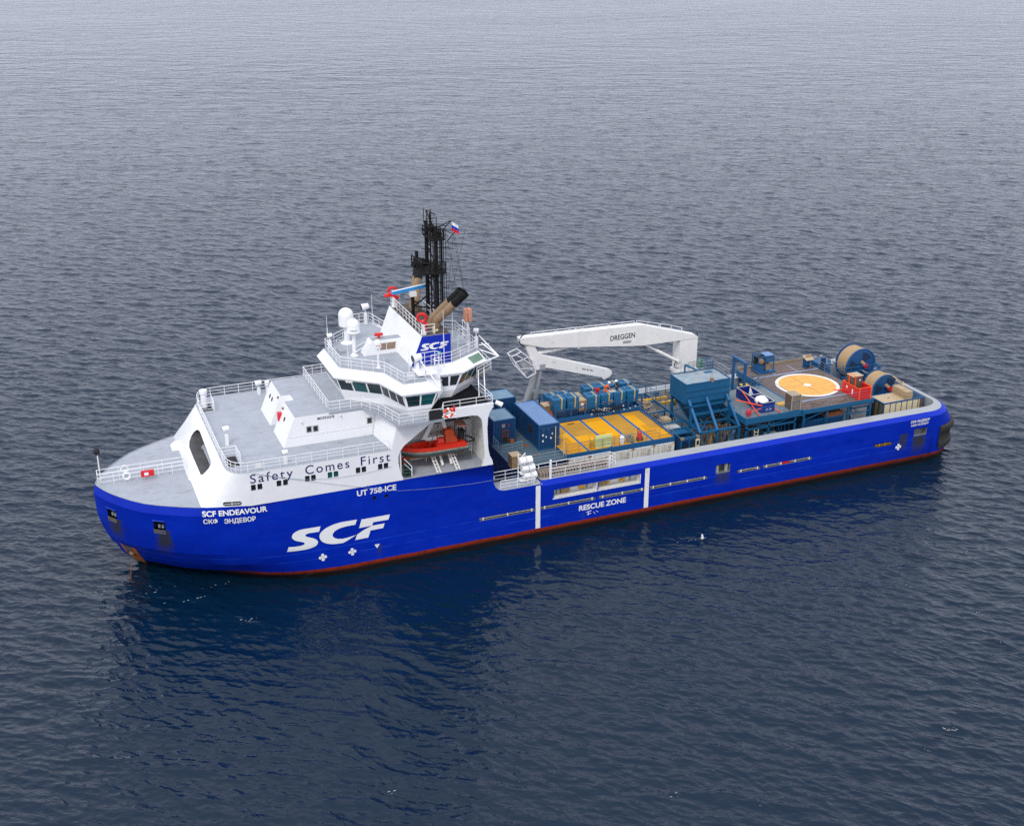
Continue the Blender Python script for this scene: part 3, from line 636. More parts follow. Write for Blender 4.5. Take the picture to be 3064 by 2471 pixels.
q = MB().prism([(11.33, -8.3), (11.42, -9.05), (11.65, -9.62), (12.0, -10.05), (12.5, -10.35), (13.2, -10.5), (28.2, -10.5), (28.2, 10.5), (13.2, 10.5), (12.5, 10.35), (12.0, 10.05), (11.65, 9.62), (11.42, 9.05), (11.33, 8.3)], ZB - .12, ZB)
deckb = part('upper_deck', q, GREY, ship)
E1 = [(11.42, -5.9), (11.5, -8.3), (11.6, -9.0), (11.8, -9.5), (12.15, -9.95), (12.6, -10.22), (13.2, -10.38), (26.9, -10.4)]
part('upper_deck_railing', MB().rail([(x, y, ZB) for x, y in E1], 1.05, 3, 1.5), RAILW, deckb)
part('upper_deck_railing', MB().rail([(11.42, y, ZB) for y in (-5.9, 6.4)], 1.05, 3, 1.3).rail([(x, -y, ZB) for x, y in E1[:7]] + [(26.9, 10.4, ZB)], 1.05, 3, 1.5), RAILW, deckb)
for s_ in (-1, 1): part('stair_railing', MB().rail([(11.5, s_ * 6.1, ZB), (12.9, s_ * 6.1, ZB), (12.95, s_ * 8.35, ZB)], 1.05, 3, 1.1), RAILW, deckb)
part('stair_opening', MB().box(11.75, 12.8, -8.5, -6.1, ZB, ZB + .012), DARK, deckb); part('stair_opening', MB().box(11.75, 12.8, 6.5, 8.4, ZB, ZB + .012), DARK, deckb)
def searchlight(x, y, z, h, az, r=.33, parent=None, tall=False):
    q = MB().box(x - .16, x + .16, y - .16, y + .16, z, z + h * .62).cyl((x, y, z + h * .6), (x, y, z + h - r * .8), .07, n=6); f = Vector((math.cos(az), math.sin(az), -.12)); c = Vector((x, y, z + h))
    lamp = part('searchlight', q, WHITE, parent or ship, smooth=False)
    part('lamp_housing', MB().cyl(c - f * r, c + f * r * 1.1, r * .8, r, n=12), WHITE, lamp); part('lamp_lens', MB().cyl(c + f * r * 1.1, c + f * r * 1.14, r * .9, n=12), GLASSD, lamp)
searchlight(12.55, -3.2, ZB, 1.75, math.pi, .3); searchlight(16.9, -9.7, ZB, 1.2, math.pi, .26); searchlight(18.2, 9.2, ZB, 1.3, math.pi, .33)
part('deck_vent', MB().lathe((12.1, 7.6, ZB), [(.32, 0), (.32, 1.5), (.42, 1.6), (.42, 1.95), (.2, 2.05)], 10), WHITE, ship); part('deck_vent', MB().lathe((19.2, 9.4, ZB), [(.2, 0), (.2, .8), (.28, .85), (.28, 1.3), (.1, 1.4)], 8), WHITE, ship)
part('notice_plate', MB().box(13.9, 14.5, -10.44, -10.42, ZB + .35, ZB + .85), LETW, ship)
# accommodation block on the upper deck
q = MB(); YN, YF = -6.05, 4.85
ft, fb, fk = 18.8, 17.5, 17.93
def blk(y0, y1): q.extr_y([(fb, ZB), (fk, 13.69), (ft, 15.7), (37.6, 15.7), (37.6, ZB)], y0, y1)
blk(YN, -1.5); blk(.12, YF); q.extr_y([(fb + 1.3, ZB), (37.6, ZB), (37.6, 15.7), (ft + 1.0, 15.7)], -1.5, .12)
block = part('accommodation_block', q, WHITE, ship)
part('block_roof', MB().poly([(ft, YN, 15.705), (22.2, YN, 15.705), (22.2, YF, 15.705), (ft, YF, 15.705), (ft, .12, 15.705), (ft + .95, .12, 15.705), (ft + .95, -1.5, 15.705), (ft, -1.5, 15.705)]), GREY, block)
part('knuckle_trim', MB().box(fk, 26.8, YN - .03, YN, 13.66, 13.71), WHITE2, block)
for x, z in ((20.13, 14.28), (20.78, 14.26), (26.25, 14.25)):
    fr = part('cabin_window', MB().box(x - .27, x + .27, YN - .05, YN - .01, z - .33, z + .33), FRAME, block); part('pane', MB().box(x - .2, x + .2, YN - .07, YN - .05, z - .26, z + .26), GLASSD, fr)
for y in (3.4, 2.4, -3.4): 
    z = 14.6; xf = lambda zz: fk + (zz - 13.69) * .433 - .03; part('port_light', MB().poly([(xf(z + dz), y + dy, z + dz) for dy, dz in circ(0, 0, .23, 10)]), GLASSD, block)
part('red_hose_box', MB().box(17.95, 18.35, -2.1, -1.6, 13.9, 14.75), RED, block)
part('wall_lamp', MB().sphere((19.4, YN - .15, 15.2), .12, 8, 5).sphere((23.3, YN - .15, 15.3), .12, 8, 5), WHITE2, block); part('wall_lamp', MB().sphere((18.6, .6, 15.4), .14, 8, 5).sphere((18.5, -2.0, 15.2), .14, 8, 5), BUFF, block)
lettering('IMO9335678', block, LETK, lambda u, v: (21.0 + u, YN - .03, 15.12 + v), .26, 1.7, .01)
for P_ in ([(13.58, 12.64), (16.1, 11.72), (18.73, 11.1), (21.3, 10.77), (24.3, 10.75), (27.1, 11.0)], [(13.58, 12.64), (17.6, 11.3), (20.7, 10.3), (23.7, 9.4), (27.6, 8.25), (30.1, 7.97), (32.8, 7.75), (35.5, 7.6), (37.6, 7.6)]):
    part('slack_rope', MB().path([(x, -10.6, z) for x, z in P_], .014), mat('rope_grey', (.30, .38, .45), .7, .1), ship)
# boat bay on the port side
q = MB()
arch = [(33.1, 15.1), (33.8, 15.05), (35.6, 15.03), (36.15, 14.9), (36.5, 14.5), (36.62, 13.9), (36.72, 12), (36.82, 10.6), (36.75, 10.0), (36.55, 9.32)]
q.holed(arch + [(37.72, 9.32), (37.66, 9.75), (37.35, 10.4), (37.2, 11.2), (37.12, 13.4), (37.2, 14.5), (37.4, 15.1), (37.75, 15.55), (37.82, 16.0), (33.1, 16.0)], [], lambda u, v: (u, -10.52, v))
q.holed(arch + [(37.72, 9.32), (37.66, 9.75), (37.35, 10.4), (37.2, 11.2), (37.12, 13.4), (37.2, 14.5), (37.4, 15.1), (37.75, 15.55), (37.82, 16.0), (33.1, 16.0)], [], lambda u, v: (u, -10.30, v))
out = arch + [(37.72, 9.32), (37.66, 9.75), (37.35, 10.4), (37.2, 11.2), (37.12, 13.4), (37.2, 14.5), (37.4, 15.1), (37.75, 15.55), (37.82, 16.0), (33.1, 16.0)]
q.add([(x, -10.52, z) for x, z in out] + [(x, -10.30, z) for x, z in out], [(i, (i + 1) % len(out), len(out) + (i + 1) % len(out), len(out) + i) for i in range(len(out))])
arch_o = part('bay_arch', q, WHITE, ship)
part('bay_lintel', MB().hexa([(29.5, -10.55, 15.1), (33.1, -10.55, 15.1), (33.1, -10.3, 15.1), (29.5, -10.3, 15.1)], [(29.5, -10.55, 15.5), (33.1, -10.55, 15.5), (33.1, -10.3, 15.5), (29.5, -10.3, 15.5)]), WHITE, ship)
part('bay_floor', MB().box(28.1, 37.7, -10.46, -6.3, 9.1, 9.31), GREY, ship)
q = MB().box(28.0, 37.2, -6.4, -6.3, 9.31, 15.5); bw = part('bay_back_wall', q, WHITE2, ship)
for x0, x1, z0, z1 in ((28.3, 29.3, 11.6, 12.2), (30.5, 31.1, 12.2, 13.0), (33.9, 34.3, 10.9, 12.4)): part('bay_window', MB().box(x0, x1, -6.44, -6.40, z0, z1), GLASSD, bw)
part('bay_gallery', MB().box(28.2, 36.6, -7.1, -6.42, 13.2, 13.35), GREYD, bw); part('bay_gallery_railing', MB().rail([(28.3, -7.1, 13.35), (36.5, -7.1, 13.35)], 1.0, 3, 1.4), RAILW, bw)
part('bay_dark_band', MB().box(28.2, 36.6, -6.45, -6.41, 13.5, 14.7), GREYD, bw)
part('bay_railing', MB().rail([(28.4, -7.3, 9.31), (36.6, -7.3, 9.31)], 1.0, 2, 1.6), RAILW, bw)
q = MB().box(27.95, 28.1, -10.4, -6.3, 9.31, 15.4); part('bay_front_wall', q, WHITE2, ship)
q = MB(); ys = np.linspace(-10.2, -6.4, 15); pts = [(36.95 + (.16 if i % 2 else 0), y) for i, y in enumerate(ys)]
for a, b in zip(pts[:-1], pts[1:]): q.hexa([(a[0], a[1], 9.31), (b[0], b[1], 9.31), (37.2, b[1], 9.31), (37.2, a[1], 9.31)], [(a[0], a[1], 15.4), (b[0], b[1], 15.4), (37.2, b[1], 15.4), (37.2, a[1], 15.4)])
cor = part('corrugated_wall', q, mat('grey_white_wall', (.55, .54, .50), .6, .10, 1, dirt=((.22, .19, .15), .55, .8, (2, 2, .5))), ship)
q = MB(); q.path([(36.85, -8.6 + .35 * math.cos(t), 12.1 + .3 * math.sin(t)) for t in np.linspace(math.pi, math.tau, 8)], .03); part('hanging_rope', q, TAN, cor)
for x in (32.0, 34.03):                                      # boat launching skids and their rams
    q = MB()
    for d in (-.16, .16): q.cyl((x + d, -10.42, 9.36), (x + d, -7.9, 10.6), .075, n=5)
    for k in range(6): q.box(x - .16, x + .16, -10.2 + k * .4, -10.05 + k * .4, 9.40 + k * .2, 9.45 + k * .2)
    part('launch_skid', q, WHITE2, ship)
for x in (32.8, 33.75): part('ram', MB().cyl((x, -9.2, 9.5), (x, -7.9, 10.5), .10, n=8).cyl((x, -9.2, 9.5), (x, -8.7, 9.9), .14, n=8), WHITE2, ship)
q = MB(); q.hexa([(31.0, -8.0, 12.1), (31.5, -8.0, 12.1), (31.5, -7.5, 12.1), (31.0, -7.5, 12.1)], [(32.3, -8.4, 14.9), (32.8, -8.4, 14.9), (32.8, -7.9, 14.9), (32.3, -7.9, 14.9)]); q.hexa([(33.5, -7.8, 12.2), (33.9, -7.8, 12.2), (33.9, -7.4, 12.2), (33.5, -7.4, 12.2)], [(32.8, -8.4, 14.9), (33.2, -8.4, 14.9), (33.2, -7.9, 14.9), (32.8, -7.9, 14.9)]); q.box(31.4, 33.9, -8.0, -7.4, 11.9, 12.25)
part('boat_davit', q, WHITE2, ship)
q = MB()
for i in range(5): q.box(28.5, 29.2, -10.2 + i * .02, -9.6, 9.4 + i * .38, 9.46 + i * .38)
part('bay_steps', q, mat('green_tread', (.015, .06, .045), .7), ship); part('bay_steps_rail', MB().path([(28.45, -10.25, 11.4), (29.2, -10.25, 10.5), (29.2, -10.25, 9.4)], .05).path([(28.45, -10.25, 10.9), (29.2, -10.25, 10.0)], .035), RAILW, ship)
q = MB().hexa([(26.55, -6.2, ZB), (27.15, -10.5, ZB), (27.95, -10.45, ZB), (27.95, -6.2, ZB)], [(27.0, -6.2, 15.5), (27.8, -10.5, 15.3), (27.95, -10.45, 15.3), (27.95, -6.2, 15.5)]); part('bay_fore_panel', q, WHITE, ship)
# bridge deck with its catwalk round the wings
ZC = 15.7
half = [(25.55, 6.0), (26.7, 8.1), (27.6, 11.75), (31.9, 11.85), (32.5, 10.45), (37.85, 10.45)]
q = MB().prism([(22.2, YN - .03), (25.55, YN - .03)] + [(x, -y) for x, y in half[1:]] + [(x, y) for x, y in half[1:][::-1]] + [(25.2, 5.0), (22.2, YF + .03)], ZC - .22, ZC + .02)
bdeck = part('bridge_deck', q, GREY, ship)
part('bridge_deck_aft', MB().prism([(32.6, -10.4), (37.8, -10.4), (37.8, 10.4), (32.6, 10.4), (31.3, 9.6), (31.3, -9.6)], ZC + .02, ZC + .032), BLACKD, bdeck)
part('bridge_deck_railing', MB().rail([(22.25, -6.0, ZC), (25.55, -6.0, ZC), (26.7, -8.05, ZC), (27.65, -11.7, ZC), (31.85, -11.8, ZC)], 1.1, 3, 1.25), RAILW, bdeck)
part('bridge_deck_railing', MB().rail([(22.25, -6.0, ZC), (22.25, 4.75, ZC), (25.2, 4.95, ZC), (26.7, 8.05, ZC), (27.65, 11.7, ZC), (31.85, 11.8, ZC)], 1.1, 3, 1.15), RAILW, bdeck)
part('bridge_deck_railing', MB().rail([(32.0, -11.7, ZC), (32.6, -10.35, ZC), (37.75, -10.35, ZC), (37.75, -6.5, ZC)], 1.1, 3, 1.9).rail([(32.6, 10.35, ZC), (37.75, 10.35, ZC), (37.75, 5, ZC)], 1.1, 3, 1.9), RAILW, bdeck)
part('aft_gallery', MB().prism([(37.6, -6.2), (39.9, -4.6), (40.1, 4.6), (37.6, 6.2)], 17.0, 17.12), GREYD, bdeck); part('aft_gallery_railing', MB().rail([(37.7, -6.2, 17.12), (39.85, -4.6, 17.12), (40.05, 4.6, 17.12)], 1.15, 3, 1.3), RAILW, bdeck)
part('gallery_stair', MB().cyl((37.4, -7.6, ZC), (37.9, -6.0, 17.1), .06, n=4).cyl((38.1, -7.4, ZC), (38.6, -5.8, 17.1), .06, n=4).rail([(37.3, -7.7, ZC), (37.9, -6.1, 17.0)], 1.0, 3, .8).rail([(38.1, -7.4, ZC), (38.6, -5.8, 17.0)], 1.0, 3, .8), RAILW, bdeck)
part('name_board', MB().box(30.6, 32.0, -11.95, -11.88, ZC + .12, ZC + 1.0), DARK, bdeck)
part('deck_floodlight', MB().cyl((38.1, -10.3, 16.0), (38.7, -10.6, 15.7), .22, .26, 10), WHITE, bdeck)
# wheelhouse
B0 = [(24.6, -3.2), (27.9, -6.1), (29.3, -10.1), (31.0, -10.15), (33.4, -6.6), (34.7, -6.65), (37.3, -4.7)]
K0 = [(24.3, -3.25), (27.8, -6.15), (28.95, -10.4), (31.35, -10.5), (33.85, -6.75), (35.1, -6.8), (37.9, -4.8)]
W0 = [(23.72, -3.3), (27.38, -6.42), (28.5, -10.45), (32.05, -10.6), (33.35, -6.65), (35.95, -6.7), (39.05, -4.4)]
EV = [(23.5, -3.4), (27.25, -6.6), (28.35, -10.7), (32.25, -10.85), (33.5, -6.85), (36.05, -6.88), (39.35, -4.5)]
RF = [(24.2, -3.1), (27.9, -6.3), (28.72, -10.0), (31.1, -10.05), (31.75, -6.25), (35.2, -5.85), (38.9, -3.5)]
def full(P, z): return [(x, y, z) for x, y in P] + [(x, -y, z) for x, y in P[::-1]]
def loft(q, a, b):
    n = len(a)
    for i in range(n): q.poly([a[i], a[(i + 1) % n], b[(i + 1) % n], b[i]])
q = MB(); r0, r1, r2 = full(B0, ZC), full(K0, 16.5), full(W0, 18.2); loft(q, r0, r1); loft(q, r1, r2); wh = part('wheelhouse', q, WHITE, ship)
q = MB(); e0, e1, rf = full(EV, 18.2), full(EV, 18.32), full(RF, 19.1); loft(q, r2, e0); loft(q, e0, e1); loft(q, e1, rf); part('visor', q, WHITE, wh)
part('bridge_roof', MB().poly(full(RF, 19.1)), GREY, wh)
n = len(r1)
def windows(i, spans, v0=.24, v1=.86, glass=GLASS, lab='bridge_window'):
    a, b, c, d = (Vector(p) for p in (r1[i], r1[(i + 1) % n], r2[(i + 1) % n], r2[i])); nn = (b - a).cross(d - a).normalized()
    mid = (a + b + c + d) / 4
    if nn.dot(mid - Vector((32, 0, mid.z))) < 0: nn = -nn
    P = lambda u, v: (a.lerp(b, u)).lerp(d.lerp(c, u), v)
    for k, (u0, u1) in enumerate(spans):
        g = glass if k != 1 or glass is not GLASS else GLASST
        cs = [P(u0, v0), P(u1, v0), P(u1, v1), P(u0, v1)]; b_ = MB().hexa([p + nn * .005 for p in cs], [p + nn * .035 for p in cs])
        wd = part(lab, b_, g, wh)
    return P, nn
P_, nn_ = windows(0, [(.03, .32), (.36, .66), (.70, .985)]); part('blind_rail', MB().cyl(P_(.0, .95) + nn_ * .1, P_(1, .95) + nn_ * .1, .05, n=5), WHITE2, wh)
q = MB()
for u in (.28, .34): q.box(*(lambda p: (p.x - .2, p.x + .2, p.y - .15, p.y + .15, p.z - .08, p.z + .08))(P_(u, .9) + nn_ * .15))
part('wiper_box', q, WHITE2, wh)
P_, nn_ = windows(1, [(.05, .3), (.37, .63), (.69, .94)], glass=GLASSD); part('blind_rail', MB().cyl(P_(.0, .95) + nn_ * .1, P_(1, .95) + nn_ * .1, .05, n=5), WHITE2, wh)
P_, nn_ = windows(2, [(.06, .475), (.53, .94)], glass=GLASS)
windows(3, [(.1, .45)], glass=GLASSD); windows(4, [(.08, .42), (.52, .92)], .3, .86, GLASSD); windows(5, [(.05, .3), (.36, .62), (.68, .95)], .3, .86, GLASS)
windows(n - 1, [(.03, .25), (.28, .49), (.51, .72), (.75, .97)]); windows(n - 2, [(.02, .31), (.35, .65), (.69, .98)]); windows(n - 3, [(.05, .3), (.37, .63), (.69, .94)], glass=GLASSD); windows(n - 4, [(.06, .475), (.53, .94)])
part('green_skylight', MB().add([tuple(Vector(e1[6]).lerp(Vector(e1[5]), u).lerp(Vector(rf[6]).lerp(Vector(rf[5]), u), v) + Vector((.02, -.03, .04))) for u, v in ((.06, .2), (.5, .2), (.5, .82), (.06, .82))], [(0, 1, 2, 3)]), mat('green_tint', (.12, .22, .15), .2, .05), wh)
part('roof_railing', MB().rail([(24.35, 3.0, 19.1), (24.35, -3.0, 19.1), (28.0, -6.15, 19.1), (28.85, -9.85, 19.1), (31.0, -9.9, 19.1)], 1.1, 3, 1.35), RAILW, wh)
part('roof_railing', MB().rail([(24.35, 3.0, 19.1), (28.0, 6.15, 19.1), (28.85, 9.85, 19.1), (31.0, 9.9, 19.1), (31.7, 6.1, 19.1)], 1.1, 3, 1.4), RAILW, wh)
part('roof_railing', MB().rail([(31.0, -9.9, 19.1), (31.75, -6.05, 19.1)], 1.1, 3, 1.35).rail([(32.9, -6.0, 19.1), (35.15, -5.75, 19.1), (38.8, -3.4, 19.1), (38.8, 3.4, 19.1), (35.2, 5.7, 19.1)], 1.1, 3, 1.3), RAILW, wh)
q = MB()
for dx in (0, .45): q.cyl((32.9 + dx, -7.0, ZC), (32.9 + dx, -7.0, 20.3), .035, n=4)
for k in range(15): q.cyl((32.9, -7.0, ZC + .3 + k * .3), (33.35, -7.0, ZC + .3 + k * .3), .025, n=4)
for z in (18.0, 19.4, 20.2): q.torus((33.12, -7.35, z), .38, .03, n=12, k=4)
part('roof_ladder', q, RAILW, wh)
q = MB()
tip = (40.0, -6.4, 19.3)
for a in ((37.3, -5.7, 18.3), (39.2, -3.6, 19.9), (39.6, -1.8, 20.1), (38.9, -3.9, 19.3)): q.cyl(a, tip, .07, n=5)
q.cyl((39.9, -3.9, 19.8), (38.9, -3.6, 19.7), .05, n=5); part('outrigger_frame', q, RAILW, wh)
part('roof_platform', MB().box(30.6, 32.6, -9.0, -6.9, 19.3, 19.42), WHITE, wh); part('roof_platform_railing', MB().rail([(30.9, -6.8, 19.42), (33.1, -6.6, 19.42), (33.4, -7.0, 19.42)], 1.4, 3, 1.2), RAILW, wh)
part('bridge_wing_stay', MB().cyl((31.2, -7.0, 20.6), (32.2, -10.7, 18.5), .06, n=5), RAILW, wh)
# funnel casing, hutch, domes
ZR = 19.1; YP = 5.51
q = MB().extr_y([(30.95, ZR), (35.16, ZR), (35.16, 22.1), (32.15, 22.1)], -YP, YP); fun = part('funnel_casing', q, WHITE, ship)
for s in (-1, 1):
    part('funnel_side_panel', MB().extr_y([(30.97, ZR), (35.17, ZR), (35.17, 22.09), (32.17, 22.09)], s * (YP + .005), s * (YP + .03)), BLUE, fun)
logo(fun, lambda u, v: (31.95 + (u - 16.24) * .287, -YP - .045, 20.62 + (v - 3.6) * .31), False)
part('exit_plate', MB().box(33.75, 34.1, -YP - .06, -YP - .03, 20.05, 20.3), mat('green_sign', (.05, .5, .32), .5), fun)
part('funnel_top', MB().box(32.2, 35.15, -YP + .02, YP - .02, 22.1, 22.12), mat('soot_deck', (.09, .07, .055), .85, .35, 1.5, dirt=((.03, .025, .02), .45, .65, (1, 1, 1))), fun)
part('funnel_railing', MB().rail([(32.3, -5.3, 22.1), (32.3, 5.3, 22.1), (33.3, 5.3, 22.1)], 1.15, 3, 1.1).rail([(32.3, -5.3, 22.1), (33.6, -5.3, 22.1)], 1.1, 3, .9).rail([(35.0, -1, 22.1), (35.0, 5.2, 22.1)], 1.1, 2, 1.2), RAILW, fun)
for s in (-1, 1):
    for k, (dx, dy) in enumerate(((0, 0), (.12, -1.15))):
        b0 = Vector((34.05 + dx, s * (2.75 - dy * .8), 22.1)); b1 = b0 + Vector((.15, s * .15, .9)); ti = b1 + Vector((2.25 if s < 0 else 1.4, s * 2.3, 3.25)); mid = b1.lerp(ti, .62)
        q = MB(); q.cyl(b0, b1, .44, n=12).cyl(b1, mid, .44, n=12); ex = part('exhaust_pipe', q, BUFF, fun, smooth=True)
        part('exhaust_tip', MB().cyl(mid, ti, .445, n=12, caps=False).cyl(ti - Vector((.1, s * .1, .15)), ti - Vector((.09, s * .09, .14)), .42, n=12), SOOT, ex, smooth=True)
part('air_pipe', MB().torus((33.85, -5.0, 22.65), .28, .11, (0, 1, 0), 10, 6, math.pi / 2, math.pi * 1.5).cyl((33.57, -5.0, 22.1), (33.57, -5.0, 22.65), .11, n=6), CREAM, fun)
for y in (-4.9, 4.95):
    q = MB().lathe((32.55, y, 22.1), [(.32, 0), (.22, .5), (.2, 1.0)], 10); ba = part('monitor_pedestal', q, WHITE, fun)
    part('fire_monitor', MB().torus((32.4, y, 23.85), .42, .15, (.35, 1, .1), 18, 7).cyl((32.6, y - .05, 23.45), (32.75, y - .15, 22.5), .13, .1, 8).cyl((32.6, y, 23.2), (33.05, y, 23.1), .16, n=7), RED, fun, smooth=True)
q = MB().extr_y([(27.45, ZR), (30.98, ZR), (31.55, 20.55), (28.25, 20.55)], -.78, .62); hut = part('roof_hutch', q, WHITE, ship)
part('hutch_top', MB().box(28.4, 31.5, -.65, .5, 20.55, 20.56), GREY, hut)
for x0, x1 in ((29.15, 29.75), (29.85, 30.75)): part('brown_panel', MB().extr_y([(x0, 19.55), (x1, 19.55), (x1 + .1, 20.25), (x0 + .1, 20.25)], -.82, -.79), mat('hutch_brown', (.26, .17, .12), .6, .1), hut)
part('fire_monitor', MB().lathe((29.3, 0, 20.55), [(.12, 0), (.12, .3)], 8).box(28.9, 29.7, -.18, .18, 20.85, 21.1).sphere((29.0, 0, 21), .2, 8, 6), RED, hut)
part('hutch_frame', MB().path([(27.9, .5, 20.2), (26.6, .5, 19.6), (26.6, -.6, 19.6), (28.0, -.6, 20.3)], .06), WHITE, hut)
def dome(x, y, z0, zb, zt, r, nm, txt=None, tm=None, flare=.0, pr=.2):
    q = MB().lathe((x, y, z0), [(pr * 2.2, 0), (pr, .25), (pr, zb - z0)], 10); d = part('radome_pedestal', q, WHITE, ship)
    h = zt - zb; prof = [(r * .9 + flare, 0), (r + flare, .06), (r, .18), (r * 1.0, h - r)] + [(r * math.cos(t), h - r + r * math.sin(t)) for t in np.linspace(.15, 1.5, 8)]
    part('radome', MB().lathe((x, y, zb), prof, 22), WHITE, d, smooth=True)
    if txt:
        f0 = math.atan2(-1, .4 * 0 - .42)
        lettering(txt, d, tm, lambda u, v: (x + (r + .02 + flare * .5) * math.cos(f0 + (u - .6 * 0) / r - .35), y + (r + .02 + flare * .5) * math.sin(f0 + u / r - .35), zb + .28 + v), .13, r * 1.1, .01)
dome(26.6, -.15, ZR, 21.6, 23.05, .66, 'a', 'FURUNO', LETB, .07)
dome(26.95, 3.95, ZR, 21.0, 22.95, .80, 'b', None, None, 0, .32)
dome(27.83, -4.64, ZR, 21.2, 22.08, .36, 'c', 'KNS', RED, 0, .11)
searchlight(30.5, 9.3, ZR, 2.0, math.pi, .38); searchlight(31.0, -7.35, ZR + .3, 1.25, math.pi * 1.05, .42); searchlight(24.9, 3.2, ZR, 1.3, math.pi, .26)
q = MB().lathe((38.45, -1.6, ZR), [(.22, 0), (.16, .3), (.16, 2.6)], 8); lampm = part('aft_lamp_mast', q, WHITE, ship)
part('lamp_head', MB().box(38.1, 38.8, -1.95, -1.25, 21.8, 23.1), SALMON, lampm); part('aft_frame', MB().rail([(37.0, -2.5, ZR), (38.3, -2.6, ZR), (38.6, .4, ZR)], 2.2, 3, 1.2), RAILW, lampm)
searchlight(39.0, -2.6, ZR, 1.9, -.6, .26)
for x, y, h in ((33.95, -6.95, 5.9), (25.1, -5.0 + 1.6, 2.6), (24.8, 3.6, 3.4), (31.2, 9.0, 3.4), (30.3, -6.9, 2.2), (28.0, -6.1, 1.6), (37.6, .8, 4.5)): part('whip_antenna', MB().cyl((x, y, ZR), (x, y, ZR + h * .6), .04, n=5).cyl((x, y, ZR + h * .6), (x, y, ZR + h), .02, n=4), RAILW, ship)
part('roof_grating', MB().box(25.3, 25.9, .8, 2.1, ZR, ZR + .3), GALV, ship)
part('deck_light_box', MB().box(29.2, 29.9, -9.75, -9.6, ZR + .45, ZR + 1.0), WHITE, ship)
# radar on its own post
q = MB().cyl((33.3, .74, 22.1), (33.3, .74, 24.4), .19, n=8); rp = part('radar_post', q, SOOT, ship)
part('radar_gearbox', MB().box(33.0, 33.65, .45, 1.05, 24.4, 24.85), WHITE2, rp)
part('radar_scanner', MB().hexa([(31.0, .15, 24.95), (35.3, 1.55, 24.95), (35.25, 1.75, 24.95), (30.95, .35, 24.95)], [(31.0, .15, 25.25), (35.3, 1.55, 25.25), (35.25, 1.75, 25.25), (30.95, .35, 25.25)]), BUMP_, rp); part('scanner_back', MB().hexa([(31.0, .17, 25.255), (35.3, 1.57, 25.255), (35.25, 1.8, 25.255), (30.95, .4, 25.255)], [(31.0, .17, 25.30), (35.3, 1.57, 25.30), (35.25, 1.8, 25.30), (30.95, .4, 25.30)]), WHITE, rp)
part('horn', MB().cyl((30.4, 1.2, 24.6), (31.1, 1.1, 24.7), .2, .14, 8).box(30.85, 31.5, .9, 1.3, 24.5, 24.9), RED, rp)
# mast
q = MB(); legs = [(35.4, -.9), (35.15, 1.35), (36.7, .3)]
q.cyl((35.4, -.9, 22.1), (35.4, -.9, 31.9), .24, .2, 8).cyl((35.15, 1.35, 22.1), (35.15, 1.35, 32.0), .22, .19, 8); mast = part('mast', q, SOOT, ship, smooth=True)
q = MB()
for k, z in enumerate(np.arange(22.6, 31.5, 1.75)):
    z2 = z + 1.75; a, b = ((35.4, -.9), (35.15, 1.35)) if k % 2 else ((35.15, 1.35), (35.4, -.9)); q.cyl((*a, z), (*b, z2), .07, n=5); q.cyl((35.4, -.9, z2), (35.15, 1.35, z2), .06, n=5)
for z0, z1, x, y in ((22.1, 31.5, 35.75, -1.0), (22.1, 31.2, 35.9, -.6), (22.1, 31.0, 35.6, .6), (22.1, 31.0, 35.45, .9), (22.1, 30.8, 36.05, -.9)): q.cyl((x, y, z0), (x, y, z1), .045, n=4)
q.cyl((33.4, .7, 23.3), (35.4, -.9, 23.3), .09, n=5).cyl((33.4, .7, 23.3), (35.2, 1.3, 24.2), .09, n=5); 
for z in np.arange(23.4, 31.5, .9): q.cyl((35.4, -.9, z), (35.9, -1.1, z), .05, n=4); q.cyl((35.9, -1.1, z), (36.1, -.5, z), .04, n=4); q.cyl((35.15, 1.35, z), (35.6, .6, z), .045, n=4)
for x, y in ((35.9, -1.1), (36.1, -.5), (35.2, .3), (35.0, .9), (34.95, -.4)): q.cyl((x, y, 22.1), (x, y, 31.3), .035, n=5)
q.cyl((36.1, -.5, 22.1), (36.1, -.5, 31.0), .09, n=5)
part('mast_lattice', q, SOOT, mast)
part('mast_platform', MB().box(33.7, 36.2, -1.7, 2.4, 27.15, 27.34).rail([(33.8, 2.3, 27.3), (33.8, -1.2, 27.3), (36.1, -1.6, 27.3)], 1.0, 3, .9, .07).cyl((34.2, 1.8, 27.3), (34.2, 1.8, 28.8), .18, n=7).sphere((34.4, 1.5, 27.7), .65, 8, 6, (1.3, 1.3, .7), .12).box(34.9, 35.6, -1.2, .4, 26.7, 27.2), SOOT, mast)
part('top_platform', MB().box(34.8, 36.2, -1.4, 1.5, 30.5, 30.7).rail([(34.8, 1.4, 30.7), (36.15, -1.3, 30.7)], .8, 2, .7, .06), SOOT, mast)
q = MB()
for x, y, z0, z1, r in ((34.9, -.9, 31.3, 33.7, .05), (35.0, -.5, 31.5, 33.2, .12), (34.9, 1.3, 31.8, 33.3, .04), (35.2, 1.2, 31.8, 33.1, .05), (35.5, -.9, 31.8, 32.8, .05), (34.6, -.2, 31.0, 32.4, .05), (35.9, -.9, 31.0, 31.9, .05)): q.cyl((x, y, z0), (x, y, z1), r, n=5)
for z in (32.0, 32.3, 32.6): q.box(34.5, 35.4, -.55, -.45, z, z + .06)
q.cyl((34.7, 1.2, 31.2), (35.7, -.9, 31.2), .14, n=6).box(34.9, 35.6, -.6, 1.0, 31.5, 31.75); part('mast_antennas', q, SOOT, mast)
